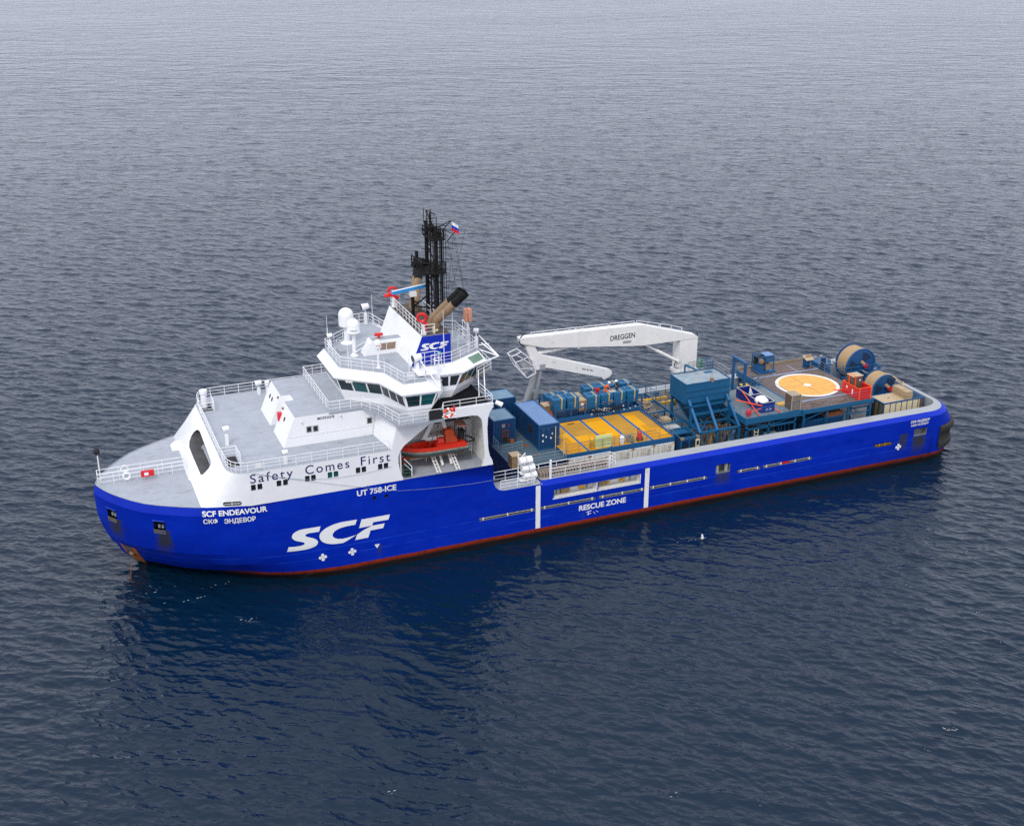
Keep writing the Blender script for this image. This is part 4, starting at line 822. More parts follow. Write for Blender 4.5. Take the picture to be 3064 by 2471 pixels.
q = MB().path([(35.5, -.9, 31.7), (37.06, -.95, 32.35), (36.2, -.95, 31.5), (37.25, -.95, 30.95), (36.55, -.95, 30.2)], .05).cyl((37.25, -.95, 30.95), (37.55, -.95, 31.2), .05, n=4).cyl((35.5, -.95, 31.9), (36.6, -.95, 31.9), .04, n=4).cyl((36.2, -.95, 31.5), (35.5, -.95, 30.3), .04, n=4); part('flag_gaff', q, SOOT, mast)
q = MB()
for x, y in ((36.2, -.9), (36.5, -.75), (36.35, -.4)): q.cyl((x, y, 23.2), (x, y, 31.3), .03, n=4)
for z in np.arange(24, 30.5, 1.4): q.torus((36.45, -.85, z), .32, .025, n=10, k=4)
part('mast_ladder', q, SOOT, mast)
q = MB()
for a, b in (((37.06, -.95, 32.3), (38.6, -2.2, 20.3)), ((38.6, -1.0, 31.5), (36.2, -2.0, 23.5)), ((37.4, -.95, 31.2), (38.3, -2.0, 23)), ((36.6, -.95, 31), (37.4, -2.2, 23.2)), ((37.3, -.95, 31), (36.6, -.5, 23.4))): q.cyl(a, b, .018, n=3)
part('rigging', q, SOOT, mast)
q = MB(); cols = []
W_, H_ = 8, 6; U = Vector((.55, -.30, -.22)); Vv = Vector((.05, .0, -.95)); o0 = Vector((37.12, -.95, 32.2))
for j in range(3):
    q.mi = j
    P2 = lambda i, k: tuple(o0 + U * (i / W_) * 1.05 + Vv * (k / 6) + Vector((0, .1 * math.sin(i * 1.1 + k * .4), -.12 * (i / W_) ** 1.5)))
    for i in range(W_):
        for k in range(2): q.poly([P2(i, 2 * j + k), P2(i + 1, 2 * j + k), P2(i + 1, 2 * j + k + 1), P2(i, 2 * j + k + 1)])
FLW = mat('flag_white', (.8, .8, .8), .8, .02); FLB = mat('flag_blue', (.01, .04, .42), .8, .02); FLR = mat('flag_red', (.70, .01, .015), .8, .02)
fl = part('national_flag', q, [FLW, FLB, FLR], None, 'small white blue and red striped flag flying from the black mast', True, (37.12, -.95, 31.2)); fl['category'] = 'flag'

# ================================================================== deck crane (starboard side)
CW = mat('crane_white', (.76, .75, .72), .45, .05, .8, dirt=((.30, .17, .07), .60, .78, (.9, 1.5, 1.1)))
q = MB().box(69.8, 72.3, 8.45, 10.1, 6.1, 12.42).box(69.55, 72.5, 8.3, 10.2, 8.0, 8.35)
crane = part('deck_crane', q, CW, ship)
boom = part('boom', MB().extr_y([(72.4, 12.43), (71.9, 12.82), (64.5, 15.0), (63.6, 15.06), (49.3, 15.36), (48.5, 15.3), (48.6, 14.75), (49.6, 14.45), (51.7, 13.8), (64.6, 12.37), (72.3, 12.37)], 8.4, 9.4), CW, crane)
q = MB()
for a, b in (((49.9, 15.4), (53.0, 15.33)), ((53.2, 15.33), (56.4, 15.27)), ((56.6, 15.27), (59.9, 15.2)), ((60.1, 15.2), (63.4, 15.12)), ((63.7, 15.12), (66.8, 14.4)), ((67.0, 14.35), (70.0, 13.5))):
    a3, b3 = (a[0], 8.5, a[1] - .05), (b[0], 8.5, b[1] - .05); u = Vector((0, 0, .55)); q.path([a3, Vector(a3) + u, Vector(b3) + u, b3], .045); q.cyl(Vector(a3).lerp(Vector(b3), .5), Vector(a3).lerp(Vector(b3), .5) + u, .035, n=4)
part('boom_handrail', q, RAILW, crane)
lettering('DREGGEN', crane, LETK, lambda u, v: (60.2 + u, 8.37, 13.55 + v + u * .02), .62, 3.3, .01); part('boom_plate', MB().box(61.9, 63.0, 8.36, 8.4, 13.0, 13.3), GALV, crane)
part('boom_band', MB().box(55.95, 56.12, 8.36, 9.44, 13.2, 15.28), WHITE2, crane)
jib = part('jib', MB().extr_y([(49.15, 14.6), (49.9, 14.75), (50.4, 14.3), (51.0, 12.98), (60.2, 9.85), (60.62, 9.62), (60.65, 9.2), (60.3, 8.9), (59.6, 8.62), (59.25, 9.0), (52.0, 11.25), (51.0, 11.1), (50.5, 11.15)], 8.55, 9.25), CW, crane)
lettering('SWL 8t-18m', crane, LETK, lambda u, v: (56.6 + u, 8.52, 10.35 + v - u * .28), .22, 1.5, .01)
part('luffing_cylinder', MB().cyl((69.9, 8.6, 9.5), (66.9, 8.9, 11.25), .21, n=10).cyl((66.9, 8.9, 11.25), (64.9, 8.9, 12.4), .13, n=8), CW, crane)
part('jib_cylinder', MB().cyl((51.0, 8.9, 13.1), (54.2, 8.9, 13.2), .17, n=8).cyl((54.2, 8.9, 13.2), (56.1, 8.9, 13.5), .11, n=8), CW, crane)
q = MB(); c6 = [(47.4, 13.3), (48.6, 13.75), (50.1, 12.5), (50.5, 10.9), (49.4, 10.4), (48.3, 11.7)]
for y in (8.3, 9.6): q.path([(x, y, z) for x, z in c6], .06, 4, True)
for x, z in c6: q.cyl((x, 8.3, z), (x, 9.6, z), .05, n=4)
q.path([(47.4, 8.3, 13.3), (49.4, 8.3, 10.4)], .04).path([(48.0, 8.3, 13.5), (50.2, 8.3, 11.8)], .05).path([(47.9, 8.3, 12.5), (49.6, 8.3, 13.0)], .05).path([(48.3, 8.3, 11.7), (50.4, 8.3, 11.5)], .04); part('winch_cage', q, RAILW, crane)
part('winch', MB().lathe((49.4, 8.5, 11.6), [(.55, 0), (.55, .08), (.35, .1), (.35, .9), (.55, .92), (.55, 1.0)], 12, 'y'), GALV, crane)
q = MB().torus((49.3, 8.6, 15.0), .75, .07, (0, 1, 0), 12, 5, math.pi * .6, math.pi * 1.75).torus((71.7, 8.6, 12.7), .6, .06, (0, 1, 0), 12, 5, 0, math.pi).torus((69.7, 8.5, 9.2), .5, .06, (0, 1, 0), 12, 5); part('hydraulic_hose', q, BLACK, crane)
q = MB().hexa([(49.1, 8.6, 6.1), (50.5, 8.6, 6.1), (50.5, 9.6, 6.1), (49.1, 9.6, 6.1)], [(50.7, 8.7, 11.2), (51.5, 8.7, 11.2), (51.5, 9.4, 11.2), (50.7, 9.4, 11.2)]).box(51.1, 51.8, 8.5, 9.6, 11.1, 11.75); rest = part('crane_rest', q, GALV, ship)
part('rest_recess', MB().extr_y([(49.75, 6.6), (50.05, 6.6), (50.4, 8.4), (50.1, 8.4)], 8.55, 8.62).extr_y([(50.35, 8.8), (50.6, 8.8), (51.1, 11.0), (50.9, 11.0)], 8.6, 8.68), GREYD, rest)
part('crane_platform_railing', MB().rail([(71.0, 8.2, 8.4), (72.6, 8.2, 8.4), (72.6, 9.6, 8.4)], 1.0, 2, .9), GALV, crane); part('green_tank', MB().lathe((72.9, 8.6, 8.4), [(.35, 0), (.35, .9), (.2, 1.1)], 10), mat('green_paint', (.01, .16, .09), .5), crane)
# rail-top gear aft of the boat bay: handrails, tread ramp
part('side_deck_railing', MB().rail([(37.95, -8.5, 6.13), (43.6, -8.6, 6.2)], 1.25, 3, 2.0).rail([(38.6, -10.35, 6.13), (42.3, -10.4, 6.13), (42.3, -9.7, 6.13)], 1.1, 3, 1.5), RAILW, ship)
part('rail_walkway_railing', MB().rail([(43.6, -8.5, 6.2), (52.0, -8.45, 6.2), (52.3, -9.3, 6.2)], 1.25, 3, 2.0).rail([(44.4, -9.8, 6.2), (51.3, -9.78, 6.2), (52.1, -8.9, 6.2)], 1.15, 3, 1.6), RAILW, ship)
part('walkway_post', MB().cyl((44.45, -9.75, 6.2), (44.45, -9.75, 8.3), .13, n=8), WHITE, ship)
q = MB()
for i in range(24): x = 43.5 + i * .33; q.box(x, x + .2, -9.35, -8.75, 6.22, 6.75 + .0 * i)
q.box(43.4, 51.5, -8.75, -8.65, 6.2, 6.95); part('tread_ramp', q, mat('brown_tread', (.26, .21, .17), .75, .2, 2), ship)
part('far_rail_walkway', MB().rail([(44, 8.6, 6.2), (49.5, 8.6, 6.2)], 1.2, 3, 1.5), CREAM, ship)
part('fender_rail', MB().path([(38.1, -9.2, 6.4), (38.1, -8.8, 6.9)], .2, 6).sphere((38.2, -8.9, 6.95), .3, 8, 6).sphere((38.2, -8.9, 6.35), .25, 8, 6), WHITE2, ship)

# ================================================================== rescue boat in the bay
bt = thing('rescue_boat', 'open orange rescue boat with dark rubber collar hanging in the bay', 'boat', (32.2, -8.3, 10.4))
def bplan(t, w): return w * (1 - max(0, (t - .55) / .45) ** 2.2) ** .75       # t 0 stern .. 1 bow (towards -x)
XS, LB = 35.5, 6.9
def bring(z, w, off=0., n=14, bowx=0.): 
    ts = np.linspace(0, 1, n); P = [(XS - t * (LB + bowx), -8.1 - bplan(t, w) - off * 0, z + .55 * max(0, t - .5) ** 1.6) for t in ts]; return P + [(x, -16.2 - y, zz) for x, y, zz in P[::-1][1:]]
def bl(q, a, b):
    for i in range(len(a) - 1): q.poly([a[i], a[i + 1], b[i + 1], b[i]])
q = MB(); k0 = [(x, -8.1 + (y + 8.1) * .12, z) for x, y, z in bring(10.15, 1.0, n=14, bowx=-.9)]; k1 = bring(10.85, .98, bowx=-.25); bl(q, k0, k1); q.poly(k0); q.poly([k0[0], k1[0], k1[-1], k0[-1]]); part('keel', q, HULLY, bt, smooth=True)
q = MB(); tube = [bring(10.85 + .26 * math.sin(a) + .12, 1.12 + .24 * math.cos(a), bowx=.24 * math.cos(a)) for a in np.linspace(-math.pi, math.pi * .25, 10)]
for a, b in zip(tube[:-1], tube[1:]): bl(q, a, b)
part('collar', q, TUBE, bt, smooth=True)
q = MB(); tube = [bring(10.85 + .26 * math.sin(a) + .12, 1.12 + .24 * math.cos(a), bowx=.24 * math.cos(a)) for a in np.linspace(math.pi * .25, math.pi, 6)]
for a, b in zip(tube[:-1], tube[1:]): bl(q, a, b)
part('collar_top', q, TUBEL, bt, smooth=True)
q = MB(); g1 = bring(11.1, .95, bowx=-.1); g2 = bring(11.55, .93, bowx=-.15); g3 = bring(11.55, .84, bowx=-.3); g4 = bring(10.95, .82, bowx=-.35); bl(q, g1, g2); bl(q, g2, g3); bl(q, g3, g4); q.poly(g4); q.poly([g1[0], g2[0], g2[-1], g1[-1]]); q.poly([g4[0], g3[0], g3[-1], g4[-1]]); part('deck_tub', q, ORANGE, bt)
q = MB(); fd = [p for p in bring(11.5, .84, bowx=-.3) if p[0] < 30.3]; q.poly(fd); q.add(fd + [(x, y, z - .4) for x, y, z in fd], [(0, len(fd) - 1, 2 * len(fd) - 1, len(fd))]); part('bow_deck', q, ORANGE, bt)
q = MB().box(32.3, 33.4, -8.9, -7.3, 10.95, 11.75).hexa([(32.5, -8.6, 11.75), (33.2, -8.6, 11.75), (33.2, -7.6, 11.75), (32.5, -7.6, 11.75)], [(32.65, -8.5, 12.15), (33.2, -8.5, 12.15), (33.2, -7.7, 12.15), (32.65, -7.7, 12.15)]).box(33.3, 35.3, -9.0, -7.2, 10.95, 11.7); part('console', q, ORANGE, bt)
q = MB().hexa([(33.35, -8.75, 11.7), (34.5, -8.75, 11.7), (34.5, -7.6, 11.7), (33.35, -7.6, 11.7)], [(33.3, -8.6, 13.0), (34.0, -8.6, 13.05), (34.1, -7.8, 13.05), (33.3, -7.8, 13.0)]); q.hexa([(34.5, -8.75, 11.7), (34.62, -8.7, 11.7), (34.62, -7.7, 11.7), (34.5, -7.6, 11.7)], [(34.0, -8.6, 13.05), (34.45, -8.5, 12.6), (34.45, -7.8, 12.6), (34.1, -7.8, 13.05)]); part('canvas_cover', q, ORANGEC, bt)
q = MB()
for x in (34.65, 35.45):
    for y in (-8.8, -7.6): q.cyl((x, y, 11.6), (x + (.0 if x > 35 else .1), y, 13.4), .05, n=5)
q.cyl((34.2, -8.9, 12.4), (34.75, -8.8, 13.4), .05, n=5).path([(34.7, -8.8, 12.6), (35.45, -8.8, 12.6), (35.45, -7.6, 12.6)], .04).box(34.9, 35.4, -8.5, -7.9, 11.6, 12.7); part('engine_frame', q, BLACK, bt)
part('stern_canopy', MB().hexa([(34.5, -9.0, 13.4), (35.5, -9.0, 13.3), (35.6, -7.6, 13.3), (34.6, -7.6, 13.45)], [(34.5, -9.0, 13.5), (35.5, -9.0, 13.4), (35.6, -7.6, 13.4), (34.6, -7.6, 13.55)]), SALMON, bt)
part('stern_hoop', MB().path([(35.4, -9.0, 11.6), (36.3, -8.7, 11.45), (36.6, -8.1, 11.3), (36.3, -7.5, 11.45), (35.4, -7.2, 11.6)], .08, 6), BLACK, bt)
part('lifting_frame', MB().cyl((31.8, -8.1, 11.3), (32.75, -8.1, 13.6), .03, n=4).cyl((32.6, -8.1, 11.4), (32.8, -8.1, 13.9), .05, n=5).cyl((33.3, -8.1, 12.9), (32.8, -8.1, 14.8), .03, n=4).cyl((31.2, -8.5, 12.2), (32.4, -8.0, 11.7), .04, n=4), BUFF, bt)
single('storage_box', MB().box(29.25, 30.15, -7.15, -6.6, 9.31, 10.2), RED, 'square red box on the boat bay floor below the rescue boat bow', 'box', (29.7, -6.9, 9.31))
# life-rafts, lifebuoy
def raft(x, z, lab, y=-9.2):
    t = thing('life_raft', lab, 'life raft', (x, y, z), 'white life raft canisters on the side deck rack')
    q = MB().lathe((x, y, z), [(.25, -.78), (.42, -.68), (.44, -.1), (.44, .1), (.44, .1), (.42, .68), (.25, .78)], 16, 'x'); part('canister', q, LETW, t, smooth=True)
    part('lashing', MB().lathe((x, y, z), [(.455, -.04), (.455, .04)], 16, 'x'), GALV, t)
    part('seam_band', MB().box(x - .72, x + .72, y - .455, y - .40, z - .05, z + .03), WHITE2, t)
raft(41.82, 8.5, 'topmost of three stacked white life raft canisters behind the railing'); raft(42.1, 7.62, 'middle of three stacked white life raft canisters behind the railing'); raft(42.32, 6.75 + .02, 'lowest of three stacked white life raft canisters, nearest the deck')
q = MB()
for x in (41.2, 41.95): q.cyl((x, -8.75, 6.13), (x, -8.75, 9.15), .06, n=5)
q.path([(41.3, -9.4, 9.05), (42.0, -8.75, 9.1)], .05).path([(42.0, -9.5, 6.13), (42.0, -9.5, 6.45), (42.8, -9.5, 6.45), (42.8, -9.5, 6.13)], .06)
for z in (6.3, 7.15, 8.02): q.box(41.2, 42.7, -9.5, -8.8, z - .06, z)
part('raft_rack', q, RAILW, ship)
q = MB().torus((32.55, -11.95, 16.3), .42, .12, (0, 1, 0), 22, 7); lb = single('lifebuoy', q, mat('buoy_orange', (.80, .06, .015), .6), 'orange and white lifebuoy on the catwalk rail beside a black board', 'lifebuoy', (32.55, -11.95, 16.3), smooth=True)
q = MB()
for k in range(4): a = k * math.pi / 2 + .5; q.torus((32.55, -11.95, 16.3), .42, .135, (0, 1, 0), 5, 7, a, a + .4)
part('white_band', q, LETW, lb); part('buoy_holder', MB().cyl((31.9, -11.9, 16.0), (33.3, -11.9, 16.05), .1, n=6).cyl((32.0, -11.9, 16.35), (32.9, -11.9, 16.35), .05, n=5), RAILW, ship); part('buoy_light', MB().lathe((33.15, -11.9, 16.35), [(.12, 0), (.14, .3), (.05, .6)], 8), RED, ship)
q = MB()
for x in (2.95,): q.torus((x, -.75, 9.95), .33, .09, (0, 1, 0), 16, 6)
rg_ = single('mooring_ring', q, LETW, 'white ring hung on the near foredeck railing near the bow', 'ring', (2.95, -.75, 9.95), 'white rings on the foredeck railing', True); dup(rg_, (2.9, .5, 10.2), 'white ring hung on the far foredeck railing near the bow')
fb_ = thing('fire_box', 'red fire equipment box mounted on the foredeck railing', 'box', (4.9, -.75, 9.9)); part('box_body', MB().box(4.3, 5.55, -.95, -.68, 9.65, 10.25), RED, fb_); part('box_plate', MB().box(4.6, 5.0, -.97, -.95, 9.8, 10.1), LETW, fb_)

# ================================================================== deck cargo
def container(name, label, x0, x1, y0, y1, z0, z1, m, roof, group=None, cat='container', frame=None, axis='y', doors=None, ribs=True, posts=.13):
    t = thing(name, label, cat, ((x0 + x1) / 2, (y0 + y1) / 2, z0), group); fm = frame or m; p = posts; e = .05
    part('body', MB().box(x0 + e, x1 - e, y0 + e, y1 - e, z0 + .12, z1 - .06), m, t)
    q = MB()
    for x in (x0, x1 - p):
        for y in (y0, y1 - p): q.box(x, x + p, y, y + p, z0, z1)
    for z in (z0, z1 - p):
        for y in (y0, y1 - p): q.box(x0 + p, x1 - p, y, y + p, z, z + p)
        for x in (x0, x1 - p): q.box(x, x + p, y0 + p, y1 - p, z, z + p)
    part('frame', q, fm, t)
    if roof: part('roof', MB().box(x0 + p, x1 - p, y0 + p, y1 - p, z1 - .08, z1 - .02), roof, t)
    return t
# white containers carrying the yellow platform: doors face the port side
labs = ['white container under the yellow deck, nearest the hopper', 'second white container under the yellow deck from the hopper', 'middle white container of the row under the yellow deck', 'white container under the yellow deck beside the railing end', 'white container under the yellow deck, half hidden behind the tread ramp']
for i, lab in enumerate(labs):
    x1 = 61.45 - i * 2.64; x0 = x1 - 2.52
    t = container('cargo_container', lab, x0, x1, -5.78, .3, 3.02, 5.95, WHITEC, None, 'white containers under the yellow platform', frame=WHITE2)
    q = MB()
    for d in (.5, 1.0, 1.5, 2.0): q.cyl((x0 + d, -5.80, 3.2), (x0 + d, -5.80, 5.8), .03, n=5)
    q.box((x0 + x1) / 2 - .03, (x0 + x1) / 2 + .03, -5.79, -5.76, 3.2, 5.82); part('door_bar', q, mat('bar_grey', (.50, .47, .42), .6, .1), t)
    part('stencil_block', MB().box(x1 - .85, x1 - .4, -5.775, -5.74, 4.75, 5.15).box(x1 - .75, x1 - .35, -5.775, -5.74, 5.3, 5.62), mat('stencil_grey', (.42, .38, .33), .7, .35, 14), t); part('corner_casting', MB().box(x0, x0 + .18, -5.80, -5.6, 5.76, 5.96).box(x1 - .18, x1, -5.80, -5.6, 5.76, 5.96), mat('casting', (.42, .32, .16), .7, .3, 4), t)
# yellow platform
yp = thing('grating_platform', 'wide yellow grating platform with blue edges on top of white containers', 'platform', (54.7, -1.5, 5.97))
q = MB().box(47.95, 61.5, -5.72, 2.6, 5.97, 6.56).box(61.3, 61.5, -5.6, 2.6, 6.56, 6.75)
part('platform_frame', q, NAVYF, yp)
for x0, x1, m_ in ((48.1, 50.68, YMAT), (50.95, 53.48, YMAT), (53.78, 56.12, YMAT), (56.42, 58.55, YMATD), (58.85, 61.28, YMAT)): part('grating_mat', MB().box(x0, x1, -5.6, 2.55, 6.56, 6.60), m_, yp)
for b_ in ((51.0, 53.4, -1.6, 1.9), (60.1, 61.2, -2.5, 2.4), (53.9, 56.0, -5.5, -3.6), (48.3, 50.5, -.4, 1.8)): part('grating_patch', MB().box(*b_, 6.60, 6.604), YMATD, yp)
for x0, x1 in ((50.68, 50.95), (53.48, 53.78), (56.12, 56.42), (58.55, 58.85)): part('blue_strip', MB().box(x0, x1, -5.6, 2.55, 6.56, 6.61), YSTR, yp)
part('platform_railing', MB().rail([(48.2, -2.0, 6.6), (48.2, -5.6, 6.6), (54.0, -5.6, 6.6)], 1.1, 3, 1.5, .028).rail([(54.6, -5.6, 6.6), (61.3, -5.6, 6.6)], 1.1, 3, 1.5, .028).rail([(61.4, -4.5, 6.7), (61.4, 2.5, 6.7)], 1.1, 3, 1.5, .028), mat('rail_brown_grey', (.18, .16, .14), .6, .2), yp)
part('rust_patch', MB().box(51.7, 52.6, 1.7, 2.1, 6.604, 6.607), RUSTM, yp)
part('platform_gate_post', MB().cyl((47.95, -5.4, 6.2), (47.95, -5.4, 9.0), .05, n=5).cyl((47.9, -3.3, 6.2), (47.9, -3.3, 9.0), .05, n=5), CREAM, yp)
bd = thing('equipment_board', 'pale lime board standing upright inside the yellow platform railing', 'board', (52.5, -5.3, 6.61)); part('panel', MB().box(51.75, 53.7, -5.45, -5.3, 6.61, 8.05), LIME, bd); part('panel_lines', MB().box(51.75, 53.7, -5.47, -5.45, 7.0, 7.04).box(51.75, 53.7, -5.47, -5.45, 7.4, 7.44), mat('lime_dark', (.3, .33, .12), .7), bd)
single('yellow_drum', MB().lathe((51.45, -5.1, 6.61), [(.28, 0), (.3, .05), (.28, .5), (.3, .55), (.28, 1.1), (.2, 1.2)], 12), YEL, 'yellow drum beside the pale lime board', 'drum', (51.45, -5.1, 6.61), smooth=True)
single('plastic_drum', MB().lathe((55.1, -5.2, 6.61), [(.26, 0), (.3, .1), (.3, .75), (.2, .85), (.12, .95)], 12), LETW, 'small white drum at the yellow platform railing', 'drum', (55.1, -5.2, 6.61), smooth=True)
pp = thing('pump_unit', 'small drab pump unit between white drum and red cylinder trolley', 'pump', (56.1, -5.1, 6.61)); part('pump_body', MB().box(55.8, 56.5, -5.35, -4.8, 6.7, 7.2).sphere((56.05, -5.1, 7.4), .25, 8, 6), mat('drab', (.25, .22, .15), .8, .3, 6), pp); part('pump_legs', MB().cyl((55.8, -5.3, 6.61), (56.0, -5.1, 7.2), .04, n=4).cyl((56.5, -5.3, 6.61), (56.3, -5.1, 7.2), .04, n=4), RUSTM, pp)
fx = thing('extinguisher_trolley', 'red wheeled extinguisher on the yellow platform edge', 'extinguisher', (57.3, -5.2, 6.61)); part('cylinder', MB().lathe((57.3, -5.2, 6.75), [(.2, 0), (.3, .1), (.26, .7), (.12, .9), (.06, 1.1)], 12), RED, fx, smooth=True); part('wheel', MB().torus((57.0, -5.25, 6.8), .17, .06, (1, 0, 0), 12, 5).torus((57.6, -5.25, 6.8), .17, .06, (1, 0, 0), 12, 5), BLACK, fx); part('handle', MB().path([(57.1, -5.0, 6.9), (57.15, -5.0, 7.95), (57.4, -5.0, 7.95)], .04), DARK, fx)
# square tanks on their skid
sk = thing('tank_skid', 'blue steel skid frame carrying the two rows of blue tanks', 'skid', (56.4, 5.2, 3.0))
q = MB().box(50.6, 62.0, 2.75, 3.05, 6.2, 7.0).box(50.6, 62.0, 7.5, 7.75, 6.2, 7.0).box(50.6, 50.85, 3.05, 7.5, 6.4, 7.0).box(61.75, 62.0, 3.05, 7.5, 6.2, 7.0).box(50.85, 61.75, 3.05, 7.5, 6.5, 6.62).box(51, 61.8, 2.8, 7.6, 3.0, 6.2)
for x in (50.6, 52.6, 54.4, 56.9, 58.4, 60.0, 61.8): q.box(x, x + .16, 2.95, 3.1, 7.0, 8.3); q.box(x, x + .16, 7.5, 7.65, 7.0, 8.4)
q.box(50.7, 61.9, 3.0, 3.08, 7.95, 8.07).box(50.7, 61.9, 5.35, 5.5, 7.0, 8.1).rail([(48.4, 7.4, 6.8), (51.0, 7.4, 6.8)], 1.1, 3, 1.3).rail([(50.7, 5.3, 7), (50.7, 7.4, 7)], 1.2, 3, 1); part('skid_frame', q, NAVYF, sk)
def tank(x0, x1, y0, y1, z0, z1, lab, strap=STRAPY, legs=True):
    t = thing('liquid_tank', lab, 'tank', ((x0 + x1) / 2, (y0 + y1) / 2, z0 - .45), 'square blue tanks strapped on the skid'); e = .07
    q = MB(); b = [(x0 + e, y0 + e), (x1 - e, y0 + e), (x1 - e, y1 - e), (x0 + e, y1 - e)]; tp = [(x0, y0), (x1, y0), (x1, y1), (x0, y1)]; m_ = [(x0 + .07, y0 + .07), (x1 - .07, y0 + .07), (x1 - .07, y1 - .07), (x0 + .07, y1 - .07)]
    q.hexa([(*p, z0) for p in b], [(*p, z1 - .1) for p in tp]); q.hexa([(*p, z1 - .1) for p in tp], [(*p, z1) for p in m_]).box(x0 - .015, x1 + .015, y0 - .015, y1 + .015, z1 - .42, z1 - .36); part('shell', q, TANK, t)
    xc = (x0 + x1) / 2 + .25; w_ = .07; s = MB(); s.hexa([(xc - w_, y0 - .03, z1 - .1), (xc + w_, y0 - .03, z1 - .1), (xc + w_, y0 + .06, z1 + .02), (xc - w_, y0 + .06, z1 + .02)], [(xc - w_, y0 + .0, z1 - .1), (xc + w_, y0 + .0, z1 - .1), (xc + w_, y0 + .09, z1 + .03), (xc - w_, y0 + .09, z1 + .03)]); s.box(xc - w_, xc + w_, y0 + .06, y1 - .06, z1 + .005, z1 + .03).hexa([(xc - w_, y0 + .03, z0 + .25), (xc + w_, y0 + .03, z0 + .25), (xc + w_, y0 + .06, z0 + .25), (xc - w_, y0 + .06, z0 + .25)], [(xc - w_, y0 - .04, z1 - .1), (xc + w_, y0 - .04, z1 - .1), (xc + w_, y0, z1 - .1), (xc - w_, y0, z1 - .1)]); part('strap', s, strap, t)
    part('lid', MB().lathe(((x0 + x1) / 2 - .2, (y0 + y1) / 2 + .1, z1), [(.3, 0), (.3, .06), (.22, .1)], 12), TEAL, t)
    q = MB()
    for x in (x0 + .12, x1 - .22):
        for y in (y0 + .12, y1 - .22): q.box(x, x + .1, y, y + .1, z0 - .45, z0)
    part('tank_legs', q, NAVYF, t)
    return t
F_ = [(50.6, 52.2, 9.25, 'front row blue tank nearest the orange strapped crate'), (52.35, 53.85, 9.25, 'front row blue tank just left of the brown crate'), (54.95, 56.6, 9.0, 'front row blue tank with valve fittings, just right of the brown crate'), (56.68, 58.25, 9.0, 'front row blue tank the orange-clad worker kneels on'), (58.33, 59.95, 9.0, 'front row blue tank the dark-clad worker sits on'), (60.05, 61.6, 9.0, 'front row blue tank at the hopper end, beside the hose coil')]
for x0, x1, z1, lab in F_: tank(x0, x1, 3.35, 4.85, z1 - 1.6, z1, lab)
K_ = [(51.0, 52.4, 'back row blue tank at the far left, nearest the crane rest'), (52.55, 54.0, 'back row blue tank second from the crane rest'), (55.85, 57.25, 'back row blue tank beside the gap with the small crate'), (57.35, 58.85, 'back row blue tank behind the orange-clad worker'), (58.95, 60.4, 'back row blue tank behind the dark-clad worker'), (60.5, 62.0, 'back row blue tank at the hopper end of the skid')]
for i, (x0, x1, lab) in enumerate(K_): tank(x0, x1, 5.9, 7.35, 7.45, 8.6 + .35 * (i > 1), lab)
q = MB()
for x, z, r in ((57.0, 8.0, .2), (57.9, 8.05, .2)): q.torus((x, 3.1, z), r, .06, (0, 1, 0), 10, 5).cyl((x, 3.35, z), (x, 2.95, z), .06, n=6)
part('hand_wheel', q, BUFF, sk)
q = MB()
for i in range(16): x = 55.3 + random.random() * 3.6; z = 6.75 + random.random() * .9; q.cyl((x, 2.8, z), (x + random.uniform(-.6, .6), 2.75, z + random.uniform(-.3, .3)), .05, n=5)
for i in range(9): q.sphere((55.2 + random.random() * 6, 2.75, 6.8 + random.random() * .7), .13, 7, 5)
part('valve_pipework', q, GALV, sk)
q = MB()
for i in range(10): x = 55.5 + i * .35; q.box(x, x + .12, 2.7, 2.8, 6.6 + random.random() * .4, 7.4 + random.random() * .4)
part('manifold', q, DARK, sk)
def crate(x0, x1, y0, y1, z0, z1, lab, m=CRATE, top=CRATEL, strap=None):
    t = thing('wooden_crate', lab, 'crate', ((x0 + x1) / 2, (y0 + y1) / 2, z0)); part('crate_body', MB().box(x0, x1, y0, y1, z0, z1), m, t)
    q = MB()
    for x in (x0 - .02, (x0 + x1) / 2 - .05, x1 - .08): q.box(x, x + .1, y0 - .03, y0, z0, z1)
    for z in (z0, z1 - .1): q.box(x0 - .03, x1 + .03, y0 - .05, y0 - .031, z, z + .1); q.box(x0 - .04, x0, y0, y1, z, z + .1)
    part('battens', q, m, t); part('cover', MB().box(x0 - .03, x1 + .03, y0 - .02, y1 + .03, z1, z1 + .05), top, t)
    if strap: xc = x0 + (x1 - x0) * .72; part('strap', MB().box(xc - .09, xc + .09, y0 - .09, y0 - .055, z0 + .1, z1 + .07).box(xc - .09, xc + .09, y0 - .055, y1 + .05, z1 + .05, z1 + .075), strap, t)
    return t
crate(53.98, 55.1, 3.6, 4.75, 7.3, 8.5, 'brown plywood crate with white notices between the front row tanks'); single('notice', MB().box(54.2, 54.5, 3.52, 3.56, 7.95, 8.25).box(54.3, 54.6, 3.52, 3.56, 7.65, 7.78), LETW, 'white paper notices on the brown crate between the tanks', 'notice', (54.3, 3.5, 7.9))
crate(54.4, 55.6, 6.2, 7.4, 7.2, 8.0, 'small tan crate in the gap of the back row of tanks', CRATEL); crate(49.9, 51.1, 3.5 + .9, 5.6, 6.7, 8.15, 'brown crate with orange strap beside the big blue container', CRATE, CRATEL, STRAPO)
crate(41.5, 42.55, -6.4, -5.25, 6.35, 7.75, 'canvas topped slatted crate on the platform above the life rafts', CRATE)
